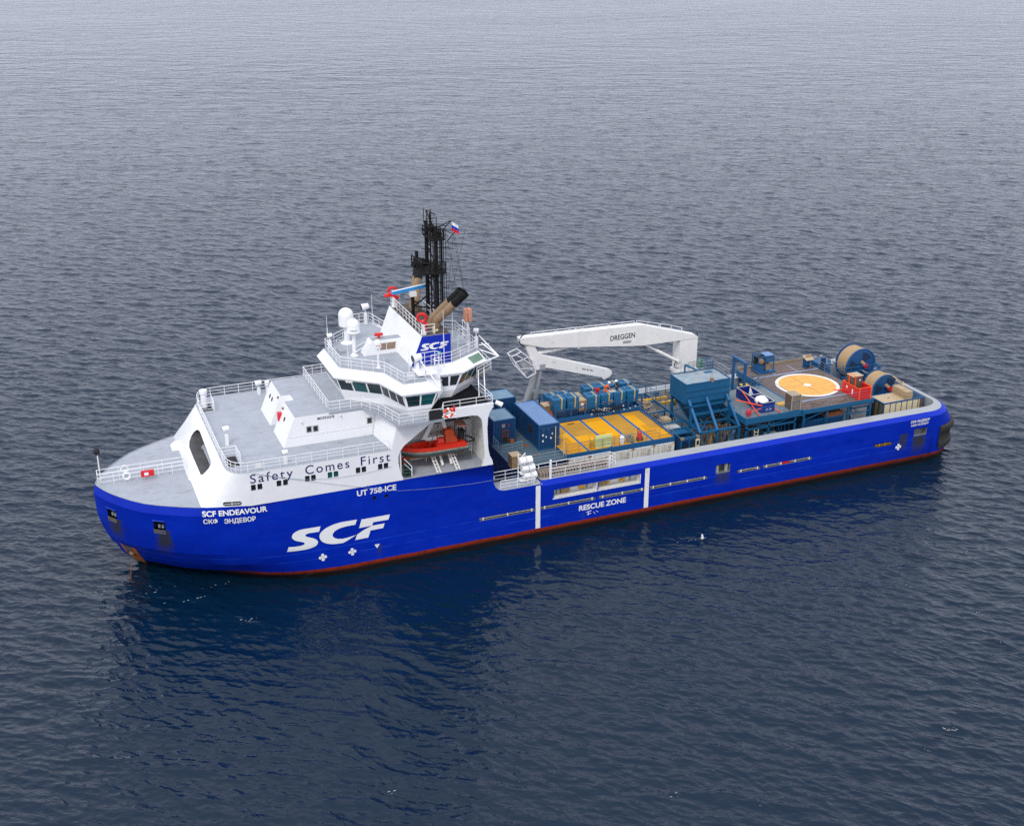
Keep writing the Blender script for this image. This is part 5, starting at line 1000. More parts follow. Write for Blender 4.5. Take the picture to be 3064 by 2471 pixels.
# blue containers near the superstructure
for nm, lab, x0, x1, y0, y1, z0, z1, rf in (('steel_container', 'large blue container with faded roof and double doors on the raised platform', 46.0, 48.5, -3.05, 4.1, 6.35, 9.32, SKYT), ('steel_container', 'smaller blue container with faded teal roof right behind the white boat bay wall', 41.95, 44.6, .25, 3.5, 6.35, 9.2, SKYT2), ('steel_container', 'far blue container with louvres by the starboard rail', 43.9, 46.8, 5.5, 8.3, 3.05, 9.45, SKYT2)):
    t = container(nm, lab, x0, x1, y0, y1, z0, z1, NAVY, rf, 'blue containers on the forward cargo deck', frame=NAVYF)
    if x0 == 46.0:
        q = MB()
        for d in (.3, .95, 1.55, 2.2): q.cyl((x0 + d, y0 - .03, z0 + .2), (x0 + d, y0 - .03, z1 - .45), .035, n=5)
        q.box(x0 + 1.22, x0 + 1.28, y0 - .02, y0 + .03, z0 + .15, z1 - .4).box(x0, x1, y0 - .02, y0 + .03, z1 - .45, z1 - .38); part('door_bar', q, NAVYF, t)
        for xx, zz in ((46.4, 8.0), (46.8, 7.75), (47.5, 8.05), (47.35, 7.55), (46.4, 7.3)): part('door_plate', MB().box(xx, xx + .17, y0 - .035, y0 - .0, zz, zz + .2), LETW, t)
        part('side_window', MB().box(x0 - .02, x0 + .06, -.9, -.1, 7.6, 8.4), DARK, t)
        for xx, zz in ((46.4, 8.65), (47.0, 8.65)): lettering('XT', t, mat('faint_letter', (.12, .22, .34), .6), lambda u, v, xx=xx, zz=zz: (xx + u, y0 - .04, zz + v), .16, .35)
    elif z0 > 5:
        part('door_plate', MB().box(42.95, 43.35, y0 - .03, y0, 8.25, 8.65), mat('dusty_plate', (.30, .24, .2), .7, .2), t); part('red_sign', MB().box(43.75, 43.85, y0 - .03, y0, 8.3, 8.55), RED, t)
        q = MB().path([(43.0, y0 - .04, 6.5), (43.0, y0 - .04, 7.9), (43.7, y0 - .04, 7.9), (43.7, y0 - .04, 6.5)], .05).cyl((43.0, y0 - .04, 7.2), (43.7, y0 - .04, 7.9), .03, n=4).cyl((43.0, y0 - .04, 7.9), (43.7, y0 - .04, 7.2), .03, n=4).cyl((43.0, y0 - .04, 7.15), (43.7, y0 - .04, 7.15), .04, n=4); part('rusty_door_frame', q, RUSTM, t); part('dark_opening', MB().box(43.1, 43.65, y0 - .02, y0 + .03, 6.45, 7.1), DARK, t); part('rust_bracket', MB().box(43.9, 44.3, y0 - .3, y0, 6.4, 6.75), RUSTO, t)
    else:
        q = MB()
        for k in range(8): q.box(45.8, 46.6, y0 - .03, y0 + .02, 7.6 + k * .16, 7.68 + k * .16)
        part('louvre', q, NAVYF, t)
pl = thing('stacked_base', 'dark blue lower container and walkway under the forward blue containers', 'container', (44.9, -1, 3.0)); part('lower_body', MB().box(41.8, 48.0, -5.6, 4.5, 3.02, 6.2), NAVY, pl)
part('walkway', MB().box(41.7, 48.05, -6.2, .2, 6.22, 6.34).box(44.7, 45.95, .2, 4.3, 6.22, 6.34), mat('walkway_blue_grey', (.06, .105, .135), .7, .15, 2), pl); part('walkway_railing', MB().rail([(42.7, -6.15, 6.34), (44.9, -6.15, 6.34)], 1.1, 3, 1.1, .03).rail([(45.1, -6.15, 6.34), (47.9, -6.15, 6.34)], 1.1, 3, 1.4, .03).rail([(41.75, -4.5, 6.34), (41.75, -6.15, 6.34), (42.6, -6.15, 6.34)], 1.1, 3, 1.0, .03).rail([(41.8, -2.7, 6.34), (44.4, -2.3, 6.34)], 1.1, 3, 1.3, .03).rail([(41.8, -1.7, 6.34), (41.9, .2, 6.34)], 1.1, 3, 1, .03), mat('galv_rail', (.20, .27, .32), .5, .1), pl); part('rust_strip', MB().box(44.9, 45.5, -1.5, -.9, 6.34, 6.344).box(44.9, 45.2, 1.1, 1.9, 6.34, 6.344).box(45.2, 45.6, -4.3, -3.8, 6.34, 6.344), RUSTM, pl)
# walkway gap and hoses between platform and hopper
gp = thing('hose_walkway', 'blue steel walkway bay holding hoses between the yellow platform and the hopper', 'walkway', (63.1, 1, 3.0))
q = MB().box(61.7, 61.85, -2.2, 7.0, 6.5, 6.75).box(64.4, 64.55, -2.2, 7.0, 6.5, 6.75)
for y in (-2.2, 1.2, 4.4, 6.9): q.box(61.85, 64.4, y, y + .14, 6.5, 6.72)
for x in (61.7, 64.4):
    for y in (-2.2, 2, 6.9): q.box(x, x + .15, y, y + .15, 3.0, 6.5)
q.rail([(64.5, 6.9, 6.75), (64.5, 2.0, 6.75)], 1.1, 3, 1.4).rail([(61.8, 7.0, 6.75), (64.5, 7.0, 6.75)], 1.1, 3, 1.4).rail([(64.5, 2.0, 6.75), (64.5, -2.1, 6.75)], .9, 3, 1.4).box(61.85, 64.4, -2.1, 6.9, 5.4, 5.5); part('bay_frame', q, TEAL, gp)
hc = MB()
for k in range(5): hc.torus((62.9 + random.uniform(-.25, .25), 4.6 + random.uniform(-.3, .3), 6.2 + .13 * k), .75 + random.uniform(-.15, .15), .085, (random.uniform(-.3, .3), random.uniform(-.3, .3), 1), 18, 6)
single('hose_coil', hc, HOSE, 'coil of tan hose lying beside the end of the tank row', 'hose', (62.9, 4.6, 5.5), smooth=True)
single('machinery_heap', MB().box(62.2, 63.0, 1.9, 2.6, 5.5, 6.3).sphere((63.4, 2.3, 5.9), .45, 8, 6, noise=.2).box(63.2, 63.9, 3.0, 3.5, 5.5, 6.1).cyl((62.2, 2.9, 6.1), (63.9, 2.1, 6.3), .1), mat('dusty_machine', (.20, .16, .12), .7, .3, 4), 'dusty machinery in the bay next to the hose coil', 'machinery', (63, 2.3, 5.5))
q = MB()
for k in range(16): x = 61.95 + random.random() * 2.2; y = -1.9 + random.random() * 8.5; q.cyl((x, y, 5.6), (x + random.uniform(-.7, .7), y + random.uniform(-.9, .9), 5.65 + random.random() * .7), random.uniform(.04, .09), n=5)
part('bay_pipework', q, BUFF, gp)
single('flat_carton', MB().box(63.1, 64.1, -.3, .8, 5.5, 6.2), TAN, 'tan flat-topped carton at the near end of the hose bay', 'carton', (63.6, .2, 5.5)); wc = thing('pale_cabinet', 'pale grey cabinet between the yellow platform and the hopper legs', 'cabinet', (62.6, -2.9, 3.0)); part('cabinet_body', MB().box(62.0, 63.7, -3.1, -1.9, 3.02, 6.35), mat('cab_grey', (.42, .42, .40), .6, .08), wc); part('cabinet_door', MB().box(62.2, 63.5, -3.13, -3.1, 3.2, 6.2), mat('cab_grey2', (.36, .36, .35), .6, .08), wc)

# hopper on its frame
hp_ = thing('bulk_hopper', 'tall teal blue hopper with flat grey lid on a braced steel frame', 'hopper', (67.7, -.5, 3.0))
X0, X1, Y0, Y1, ZT, ZM = 64.85, 70.7, -1.95, 1.75, 10.85, 8.65
q = MB().hexa([(X0, Y0, ZM), (X1, Y0, ZM), (X1, Y1, ZM), (X0, Y1, ZM)], [(X0, Y0, ZT), (X1, Y0, ZT), (X1, Y1, ZT), (X0, Y1, ZT)])
q.hexa([(66.7, -.9, 5.5), (68.9, -.9, 5.5), (68.9, .5, 5.5), (66.7, .5, 5.5)], [(65.9, -1.5, 7.0), (69.7, -1.5, 7.0), (69.7, 1.2, 7.0), (65.9, 1.2, 7.0)]).hexa([(65.9, -1.5, 7.0), (69.7, -1.5, 7.0), (69.7, 1.2, 7.0), (65.9, 1.2, 7.0)], [(X0 + .03, Y0 + .03, ZM), (X1 - .03, Y0 + .03, ZM), (X1 - .03, Y1, ZM), (X0 + .03, Y1, ZM)]).box(67.2, 68.4, -.6, .3, 4.6, 5.5); part('bin', q, TEAL, hp_)
q = MB()
for z in (10.1, 9.4, 8.65): q.box(X0 - .06, X1 + .06, Y0 - .1, Y0, z - .06, z + .06)
q.box(65.3, 70.25, -1.83, -1.6, 7.85, 7.97).box(65.8, 69.8, -1.6, -1.4, 7.0, 7.12).box(X0 - .1, X0, Y0 - .1, Y1 + .1, ZM - .08, ZM + .08); part('stiffener', q, TEAL, hp_)
part('lid', MB().box(X0 + .1, X1 - .1, Y0 + .1, Y1 - .1, ZT, ZT + .03), mat('dusty_lid', (.24, .31, .35), .7, .25, 1.3, dirt=((.40, .39, .36), .5, .7, (.8, .8, 1))), hp_)
q = MB()
for a, b in (((X0, Y0), (X1, Y0)), ((X0, Y1), (X1, Y1))): q.box(a[0], b[0], a[1] - .05, a[1] + .05, ZT, ZT + .12)
for x in (X0, X1): q.box(x - .05, x + .05, Y0, Y1, ZT, ZT + .12)
q.box(68.9, 69.9, .5, 1.2, ZT + .03, ZT + .06); part('lid_rim', q, TEAL, hp_)
part('lid_cap', MB().lathe((68.3, Y0 + .15, ZT), [(.3, 0), (.22, .08), (.22, .35), (.28, .4)], 10), BUFF, hp_)
part('lid_railing', MB().rail([(X0 + .2, Y1 - .1, ZT), (X1 - .1, Y1 - .1, ZT), (X1 - .1, Y0 + .2, ZT)], 1.1, 3, 1.2, .025).rail([(66.5, Y0 + .3, ZT), (69.8, Y0 + .3, ZT)], 1.0, 2, 1.6, .015), GALV, hp_)
q = MB()
for x in (66.9, 68.2): q.box(x, x + .01, Y1, Y1 + .01, ZT, ZT)
for y in (1.45,): q.path([(66.7, 1.7, 9.4), (66.7, 1.7, 11.9), (67.9, .9, 11.3)], .13, 4)
part('lifting_frame', q, TEAL, hp_)
q = MB()
for dx in (.0, .28, .56): q.torus((70.1, 1.9, 11.0 + dx * 1.6), .5, .03, n=14, k=4)
for k in range(9): a = k * math.tau / 9; q.cyl((70.1 + .5 * math.cos(a), 1.9 + .5 * math.sin(a), 10.4), (70.1 + .5 * math.cos(a), 1.9 + .5 * math.sin(a), 12.1), .025, n=4)
part('ladder_cage', q, TEAL, hp_)
for k, (xt, xb) in enumerate(((65.2, 64.95), (67.55, 67.2), (70.25, 70.1))): part('slanted_leg', MB().hexa([(xb - .13, -5.55, 6.3), (xb + .13, -5.55, 6.3), (xb + .13, -5.25, 6.3), (xb - .13, -5.25, 6.3)], [(xt - .13, -2.15, 9.1), (xt + .13, -2.15, 9.1), (xt + .13, -1.9, 9.1), (xt - .13, -1.9, 9.1)]), mat('leg_blue', (.012, .11, .26), .5, .1), hp_)
q = MB()
for x in (64.95, 67.2, 70.1):
    q.box(x - .12, x + .12, -5.55, -5.3, 3.0, 6.3)
for x in (65.1, 70.2):
    for y in (-2.9, 1.5): q.box(x - .14, x + .14, y - .14, y + .14, 3.0, ZM)
    q.box(x - .11, x + .11, -5.4, 1.5, 6.2, 6.42)
    for a, b in (((-2.9, 3.2), (1.5, 6.2)), ((1.5, 3.2), (-2.9, 6.2)), ((-2.9, 6.4), (1.5, 8.6)), ((1.5, 6.4), (-2.9, 8.6)), ((-5.4, 6.2), (-2.9, 3.2)), ((-5.4, 3.2), (-2.9, 6.2))): q.cyl((x, *a), (x, *b), .07, n=4)
q.box(64.8, 70.25, -5.55, -5.3, 6.2, 6.42).box(64.95, 70.2, -3.0, -2.8, 6.2, 6.4).box(65.3, 70.2, -3.05, -2.85, 7.4, 7.6)
for a, b in (((67.3, 3.2), (68.6, 6.2)), ((70.0, 3.2), (68.6, 6.2)), ((65.0, 3.2), (66.2, 6.2))): q.cyl((a[0], -5.4, a[1]), (b[0], -5.4, b[1]), .06, n=4)
q.cyl((65.0, -5.4, 6.3), (67.2, -2.9, 6.3), .1, n=4).cyl((67.2, -5.4, 6.3), (65.2, -2.9, 6.3), .08, n=4).box(65.5, 69.8, -2.3, -2.1, 8.15, 8.3); part('support_frame', q, TEAL, hp_)
q = MB()
for k in range(26): x = 65.3 + random.random() * 4.7; y = -2.6 + random.random() * 3.5; z = 3.2 + random.random() * 2.6; q.cyl((x, y, z), (x + random.uniform(-.9, .9), y + random.uniform(-1.2, 1.2), z + random.uniform(-.6, .9)), .09, n=5)
for k in range(10): q.sphere((65.5 + random.random() * 4.4, -2.8 + random.random() * 3, 3.6 + random.random() * 2), .28, 7, 5, noise=.2)

part('discharge_valves', q, mat('rusty_valve', (.12, .075, .045), .7, .45, 1.5), hp_); q = MB()
for k in range(14): a = random.random() * 4.8; q.cyl((65.2 + a, -4.9 + random.random() * 2.2, 3.2), (65.2 + a + random.uniform(-.4, .4), -4.7 + random.random() * 2.2, 5.9), random.uniform(.05, .16), n=6)
part('discharge_pipework', q, mat('rusty_pipe', (.12, .075, .045), .7, .45, 1.5), hp_)
q = MB()
for k in range(5): q.cyl((68.3 + k * .25, -5.0, 3.3 + .05 * k), (70.1 + k * .05, -4.4, 5.4), .1, n=6)
part('hose_bundle', q, TEAL, hp_); part('cable_bundle', MB().cyl((66.6, -5.0, 3.0), (66.7, -4.9, 6.0), .22, n=7).cyl((66.2, -5.2, 3.2), (66.2, -5.2, 6.2), .05, n=4), BUFF, hp_)
# machine skid below the hopper front
ms = thing('machine_skid', 'open topped teal machine skid with white corner fittings beside the yellow platform', 'skid', (63.3, -4.6, 3.0))
q = MB()
for x in (62.15, 64.3):
    for y in (-6.05, -3.2): q.box(x, x + .16, y, y + .16, 3.0, 6.3)
for y in (-6.05, -4.6, -3.2): q.box(62.31, 64.3, y, y + .14, 6.14, 6.3)
for x in (62.15, 64.3): q.box(x, x + .16, -5.89, -3.2, 6.14, 6.3)
q.box(63.2, 63.35, -6.0, -5.9, 3.0, 6.1); part('skid_frame', q, TEAL, ms)
part('skid_side', MB().box(62.18, 62.24, -5.9, -3.2, 3.0, 6.1).box(62.4, 64.2, -5.4, -3.3, 3.0, 5.7), NAVY, ms)
part('plate_cover', MB().box(62.4, 64.2, -4.4, -3.3, 6.05, 6.12), TEAL, ms)
part('corner_fitting', MB().box(62.1, 62.5, -6.1, -5.85, 6.1, 6.34).box(64.1, 64.5, -6.1, -5.85, 6.1, 6.34), BUFF, ms); part('engine_block', MB().lathe((62.75, -5.95, 4.9), [(.36, 0), (.3, .3)], 12, 'y').lathe((63.8, -5.95, 4.9), [(.36, 0), (.3, .3)], 12, 'y'), DARK, ms)
part('white_gauge_panel', MB().box(64.0, 64.5, -6.16, -6.08, 4.7, 6.0), CREAM, ms); part('gauge_window', MB().box(64.1, 64.4, -6.18, -6.16, 5.3, 5.8), GLASSD, ms)
single('rag_bundle', MB().sphere((65.3, -6.2, 4.6), .5, 9, 6, (1, .8, .7), .12).sphere((65.9, -6.1, 4.4), .4, 9, 6, (1, .8, .7), .12).box(65.0, 66.2, -6.5, -5.7, 3.0, 4.3), CREAM, 'pale wrapped bundle at the rail below the hopper frame', 'bundle', (65.5, -6.2, 3.0), smooth=True)
# yellow structural beams far side
yb = MB().box(64.6, 78.0, 3.4, 3.75, 6.45, 6.8).box(63.2, 66.4, 5.0, 5.25, 6.4, 6.75); single('yellow_beam', yb, YEL, 'long yellow steel beam running behind the hopper', 'beam', (70, 3.5, 6.45))
sd = thing('support_deck', 'dark blue lower framework behind the hopper and the skip platform', 'framework', (74, 2, 3.0)); q = MB().box(71.0, 77.6, 2.6, 7.6, 5.6, 5.8)
for x in (71, 73, 75, 77.4):
    for y in (2.7, 7.4): q.box(x, x + .15, y, y + .15, 3.0, 5.6)
for i in range(7): q.box(70.6, 78.0, 2.3, 2.4, 3.2 + i * .45, 3.3 + i * .45)
q.rail([(71.1, 2.4, 6.2), (74.4, 2.4, 6.2)], 1.1, 3, 1.1).rail([(75.2, 3.9, 6.2), (77.8, 3.9, 7.0)], 1.1, 3, .9).rail([(64.8, 7.2, 6.3), (72.5, 7.2, 6.3)], 1.1, 3, 1.3); part('frame_bars', q, TEAL, sd)
q = MB()
for k in range(26): x = 64.9 + random.random() * 12.5; y = 3.0 + random.random() * 4.4; z = 5.9 + random.random() * .6; q.cyl((x, y, z), (x + random.uniform(-1.2, 1.2), y + random.uniform(-.8, .8), z + random.uniform(-.2, .5)), random.uniform(.05, .13), n=6)
part('loose_pipework', q, TEAL, sd); q = MB()
for k in range(22): x = 64.8 + random.random() * 12.5; y = 3.0 + random.random() * 4.4; s_ = random.uniform(.15, .4); q.box(x, x + s_ * 1.4, y, y + s_, 5.85, 5.85 + s_ * 1.6)
part('deck_fittings', q, mat('fitting_grey', (.20, .19, .17), .7, .45, 1.2), sd)
# goal-post hoist
gpst = thing('hoist_frame', 'blue goal-post shaped hoist frame behind the skip', 'hoist', (74.7, 2.4, 5.8)); part('hoist_post', MB().box(74.58, 74.86, 3.6, 3.88, 5.8, 11.0), NAVYF, gpst); part('hoist_post', MB().box(74.58, 74.86, 1.05, 1.33, 5.8, 11.0), NAVYF, gpst); part('hoist_beam', MB().box(74.55, 74.89, .95, 4.0, 11.0, 11.25), NAVYF, gpst)
lad = thing('access_stair', 'blue steel access stair rising to the timber deck by the hoist frame', 'stair', (76.3, 2.3, 5.8)); q = MB()
for y in (1.6, 2.5): q.cyl((75.0, y, 5.9), (77.7, y, 7.5), .09, n=4); q.cyl((75.0, y, 6.9), (77.7, y, 8.5), .05, n=4); q.cyl((75.0, y, 6.4), (77.7, y, 8.0), .04, n=4); q.cyl((76.3, y, 6.7), (76.3, y, 7.7), .04, n=4)
for i in range(9): x = 75.2 + i * .3; q.box(x, x + .2, 1.6, 2.5, 6.0 + i * .178, 6.05 + i * .178)
part('stair_frame', q, TEAL, lad)
single('crumpled_tarp', MB().sphere((71.4, .6, 9.0), .6, 9, 6, (1, .6, .35), .2).cyl((71.0, 1.0, 8.9), (72.0, .2, 8.7), .12).cyl((71.2, .4, 8.6), (71.9, .9, 8.3), .1).cyl((71.6, .6, 6.4), (71.6, .6, 8.6), .25, n=6), CRATEL, 'tan frame and tarpaulin bundle just aft of the hopper lid', 'bundle', (71.5, .6, 6.4))
# platform with the blue skip
sp = thing('skip_platform', 'grey topped blue steel platform carrying the blue skip', 'platform', (74.2, -2.2, 3.0))
q = MB().box(70.35, 78.0, -6.3, -6.1, 6.75, 7.48).box(70.35, 70.55, -6.1, 2.2, 6.75, 7.48).box(77.8, 78.0, -6.1, 2.2, 6.75, 7.48).box(70.55, 77.8, -6.1, 2.2, 7.2, 7.42)
for x in (70.6, 73.6, 77.2):
    q.box(x, x + .2, -6.1, -5.9, 3.0, 6.75); q.box(x, x + .2, 1.8, 2.0, 3.0, 6.75)
q.box(70.6, 77.4, -6.1, -5.9, 5.9, 6.1).cyl((70.8, -6.0, 6.7), (73.6, -6.0, 6.1), .08, n=4).cyl((77.2, -6.0, 6.7), (73.7, -6.0, 6.1), .08, n=4); part('platform_frame', q, TEAL, sp)
part('platform_deck', MB().box(70.55, 77.8, -6.1, 2.2, 7.42, 7.5), mat('grey_blue_deck', (.15, .19, .205), .7, .15, 2, dirt=((.08, .08, .07), .55, .75, (1, 1, 1))), sp)
part('platform_railing', MB().rail([(70.5, -2.0, 7.5), (70.5, -6.15, 7.5), (77.9, -6.15, 7.5)], 1.05, 3, 1.5, .022), mat('rail_blue', (.03, .11, .22), .5, .1), sp)
sk2 = thing('waste_skip', 'open navy blue skip in two bays holding white bags and a loose sheet', 'skip', (73.8, -2.6, 7.5))
q = MB(); x0, x1, y0, y1, z0, z1 = 72.95, 74.7, -5.4, .1, 7.52, 8.68; th = .06
q.box(x0, x1, y0, y1, z0, z0 + .1).box(x0, x0 + th, y0, y1, z0 + .1, z1).box(x1 - th, x1, y0, y1, z0 + .1, z1).box(x0 + th, x1 - th, y0, y0 + th, z0 + .1, z1).box(x0 + th, x1 - th, y1 - th, y1, z0 + .1, z1).box(x0 + th, x1 - th, -2.75, -2.68, z0 + .1, z1 - .02); part('skip_body', q, mat('skip_navy', (.006, .022, .19), .5, .15, 2), sk2)
q = MB()
for y in (y0, -2.7, y1 - .08): q.box(x0 - .04, x1 + .04, y, y + .08, z1, z1 + .05)
for x in (x0 - .03, x1 - .05): q.box(x, x + .08, y0, y1, z1, z1 + .05)
part('skip_rim', q, mat('rim_pale', (.50, .47, .40), .6, .15), sk2)
q = MB()
for x in (x0, x0 + .45, x0 + .9, x0 + 1.35, x1 - .08): q.box(x, x + .08, y0 - .05, y0, z0, z1)
q.box(x0, x1, y0 - .055, y0 - .0, z0 + .5, z0 + .58); part('skip_ribs', q, mat('skip_navy2', (.008, .035, .26), .5, .1), sk2); lettering('SS 58', sk2, LETW, lambda u, v: (73.5 + u, y0 - .065, 7.75 + v), .22, .75)
single('white_bag', MB().sphere((73.6, -4.3, 8.6), .75, 16, 9, (1, 1.15, .65), .07).sphere((74.1, -3.6, 8.55), .5, 12, 7, (1, 1, .6), .08), LETW, 'bulging white bag in the near bay of the blue skip', 'bag', (73.7, -4.2, 7.7), smooth=True)
single('loose_sheet', MB().hexa([(73.15, -2.2, 8.2), (74.2, -1.6, 8.3), (74.25, -1.55, 8.3), (73.2, -2.15, 8.2)], [(73.5, -1.9, 9.4), (73.6, -1.8, 9.4), (73.62, -1.78, 9.4), (73.52, -1.88, 9.4)]), LETW, 'white triangular sheet standing in the far bay of the blue skip', 'sheet', (73.7, -1.9, 8.2))
def pipe(a, b, lab, r=.07): single('lashing_strap', MB().cyl(a, b, r, n=5), STRAPO, lab, 'strap', a, 'orange lashing straps around the blue skip')
pipe((72.9, -1.2, 8.75), (72.2, -6.15, 7.62), 'long orange strap crossing the near side of the skip to the platform edge'); pipe((71.5, -2.2, 8.15), (72.9, -5.5, 8.45), 'orange strap lying over the fore side of the skip'); pipe((74.75, -5.0, 7.75), (75.0, -6.25, 7.6), 'short orange strap running from the skip to the platform edge'); pipe((71.0, -5.0, 7.6), (72.9, -5.45, 8.1), 'orange strap low on the platform in front of the skip', .045)
single('red_bundle', MB().sphere((71.1, -5.6, 7.95), .42, 12, 8, (.8, .7, 1.1), .15).cyl((70.9, -5.9, 7.5), (71.5, -5.5, 8.0), .07, n=5), RED, 'red bundle on the fore corner of the skip platform', 'bundle', (71.1, -5.6, 7.5), smooth=True)
tb = thing('tall_box', 'tall brown box with a pale edge standing at the timber deck corner', 'box', (77.1, -5.4, 7.5)); part('box_body', MB().box(76.55, 77.7, -6.1, -4.75, 7.52, 9.3), BROWN, tb); part('box_top', MB().box(76.5, 77.75, -6.15, -4.7, 9.3, 9.36), mat('box_top_tan', (.33, .27, .20), .7, .1), tb); part('box_face', MB().box(76.62, 77.62, -6.12, -6.1, 7.55, 9.28), mat('box_face', (.20, .155, .115), .65, .2), tb); part('edge_batten', MB().box(76.5, 76.58, -6.16, -6.1, 7.52, 9.3).box(77.7, 77.78, -6.2, -6.1, 6.9, 9.4), TAN, tb)
# things below the skip platform
lv_ = thing('pump_module', 'cluttered blue pump module under the skip platform beside a pale ladder', 'pump', (74, -5.5, 3.0)); q = MB().box(73.2, 75.2, -5.9, -4.5, 3.0, 4.9); 
for k in range(14): x = 71 + random.random() * 6; q.cyl((x, -5.6, 3.2), (x + random.uniform(-.3, .3), -5.2, 5.6), .1, n=5)
part('pump_body', q, TEAL, lv_); part('grey_pads', MB().box(73.4, 74.2, -6.1, -5.3, 4.9, 5.0).box(74.3, 75.0, -6.1, -5.3, 4.9, 5.0), mat('pad_grey', (.12, .19, .22), .6), lv_)
part('pale_ladder', MB().cyl((71.7, -6.2, 3), (71.7, -6.2, 5.9), .05, n=4).cyl((72.2, -6.2, 3), (72.2, -6.2, 5.9), .05, n=4).cyl((71.7, -6.2, 5.6), (72.2, -6.2, 5.6), .04, n=4).cyl((71.7, -6.2, 5.2), (72.2, -6.2, 5.2), .04, n=4).cyl((71.7, -6.2, 4.8), (72.2, -6.2, 4.8), .04, n=4).cyl((71.7, -6.2, 4.4), (72.2, -6.2, 4.4), .04, n=4), CREAM, lv_)
# timber deck with the painted circle
td = thing('timber_deck', 'raised timber deck with a yellow and white painted circle', 'platform', (83, .8, 3.0))
part('planking', MB().box(78.1, 87.85, -6.45, 8.0, 7.36, 7.5), WOOD, td)
def disc(r0, r1, z, n=64):
    q = MB(); A = [(83.15 + r1 * math.cos(t), .2 + r1 * math.sin(t), z) for t in np.linspace(0, math.tau, n, endpoint=False)]
    if r0 == 0: return q.poly(A)
    B = [(83.15 + r0 * math.cos(t), .2 + r0 * math.sin(t), z) for t in np.linspace(0, math.tau, n, endpoint=False)]
    for i in range(n): q.poly([A[i], A[(i + 1) % n], B[(i + 1) % n], B[i]])
    return q
part('yellow_circle', disc(0, 3.5, 7.506), PADY, td); part('white_ring', disc(3.48, 3.86, 7.51), PADW, td); part('white_spot', disc(0, .46, 7.512), PADW, td)
q = MB().box(82.9 - .03, 82.93, -3.3, 3.7, 7.507, 7.51).box(79.8, 86.5, .62, .65, 7.507, 7.51); part('seam', q, mat('seam_dark', (.30, .15, .05), .8), td)
for y in (-4.1, 4.55): part('painted_line', MB().box(78.15, 87.8, y - .14, y + .14, 7.501, 7.505), LINEB, td)
for x in (81.6, 84.8): part('painted_line', MB().box(x - .07, x + .07, 4.7, 7.0, 7.501, 7.505), LINEB, td)
q = MB().box(78.05, 87.9, -6.55, -6.45, 7.0, 7.5).box(77.95, 78.1, -6.5, 8.0, 6.7, 7.5).box(87.85, 88.0, -6.5, 8, 6.9, 7.5).box(78.1, 87.8, -6.4, -6.2, 6.85, 7.1)
for x in (78.2, 81.4, 84.4, 87.6):
    q.box(x, x + .18, -6.4, -6.2, 3.0, 6.85); q.box(x, x + .18, 7.6, 7.8, 3.0, 7.3)
q.cyl((78.4, -6.3, 6.1), (81.4, -6.3, 6.9), .07, n=4).cyl((84.6, -6.3, 5.9), (87.6, -6.3, 5.9), .08, n=4); part('deck_frame', q, TEAL, td)
RGB_ = mat('rail_grey_blue', (.12, .17, .23), .5, .1)
for a_, h_, b_, g_, r_ in (([(78.6, -6.4, 7.5), (87.7, -6.4, 7.5)], 1.05, 3, 2.6, .02), ([(78.15, -3.2, 7.5), (78.15, 4.6, 7.5)], 1.1, 2, 2.2, .022), ([(87.75, 1.9, 7.5), (87.75, 4.5, 7.5), (90.2, 2.8, 7.5)], 1.1, 3, 1.4, .03)): part('deck_railing', MB().rail(a_, h_, b_, g_, r_), RGB_, td)
q = MB()
for k in range(22): x = 79.0 + random.random() * 7; y = -6.1 + random.random() * 1.5; q.cyl((x, y, 7.56), (x + random.uniform(-1.2, 1.2), y + random.uniform(-.25, .25), 7.56), .045, n=4)
single('timber_offcuts', q, mat('offcut', (.16, .11, .08), .8, .3, 2), 'loose battens and debris along the near edge of the timber deck', 'debris', (82, -5.4, 7.5))
gr_ = thing('roller_girder', 'dark blue girder with rollers along the fore edge of the timber deck', 'girder', (77.6, 0, 6.6)); q = MB().box(76.9, 77.05, -3.5, 4.4, 6.7, 7.4).box(77.5, 77.65, -3.5, 4.4, 6.7, 7.4)
for k in range(20): q.cyl((77.05, -3.3 + k * .39, 7.2), (77.5, -3.3 + k * .39, 7.2), .1, n=6)
part('girder_frame', q, mat('dark_teal', (.003, .04, .085), .5, .15), gr_); part('girder_top', MB().torus((76.8, 4.2, 7.0), .55, .12, (1, 0, .2), 14, 6), DARK, gr_)
single('yellow_step', MB().box(76.1, 77.3, -4.4, -3.6, 7.5, 7.62), YEL, 'small yellow step plate beside the tall brown box', 'step', (76.7, -4, 7.5)); single('yellow_cover', MB().box(75.6, 76.6, 2.7, 3.6, 7.4, 7.52), YEL, 'small yellow cover plate at the head of the dark girder', 'cover', (76.1, 3.1, 7.4))
container('long_container', 'dark blue ribbed container under the timber deck, fore of two', 78.6, 81.3, -6.0, 0, 3.02, 5.75, NAVY, None, 'containers under the timber deck', frame=NAVYF); container('long_container', 'dark blue ribbed container under the timber deck, aft of two', 81.45, 84.2, -6.0, 0, 3.02, 5.75, NAVY, None, 'containers under the timber deck', frame=NAVYF)
single('brown_tray', MB().box(81.6, 84.0, -5.9, -1, 5.76, 6.3), RUSTM, 'rusty brown tray between the timber deck and the ribbed container', 'tray', (83, -4, 5.76))
pm = thing('pipe_module', 'open blue frame module with pale pipework under the timber deck end', 'module', (86.2, -5, 3.0)); q = MB()
for x in (84.7, 87.5):
    for y in (-6.1, -3): q.box(x, x + .15, y, y + .15, 3.0, 6.5)
for z in (4.6, 6.35): q.box(84.85, 87.5, -6.1, -5.95, z, z + .14)
part('module_frame', q, TEAL, pm); q = MB()
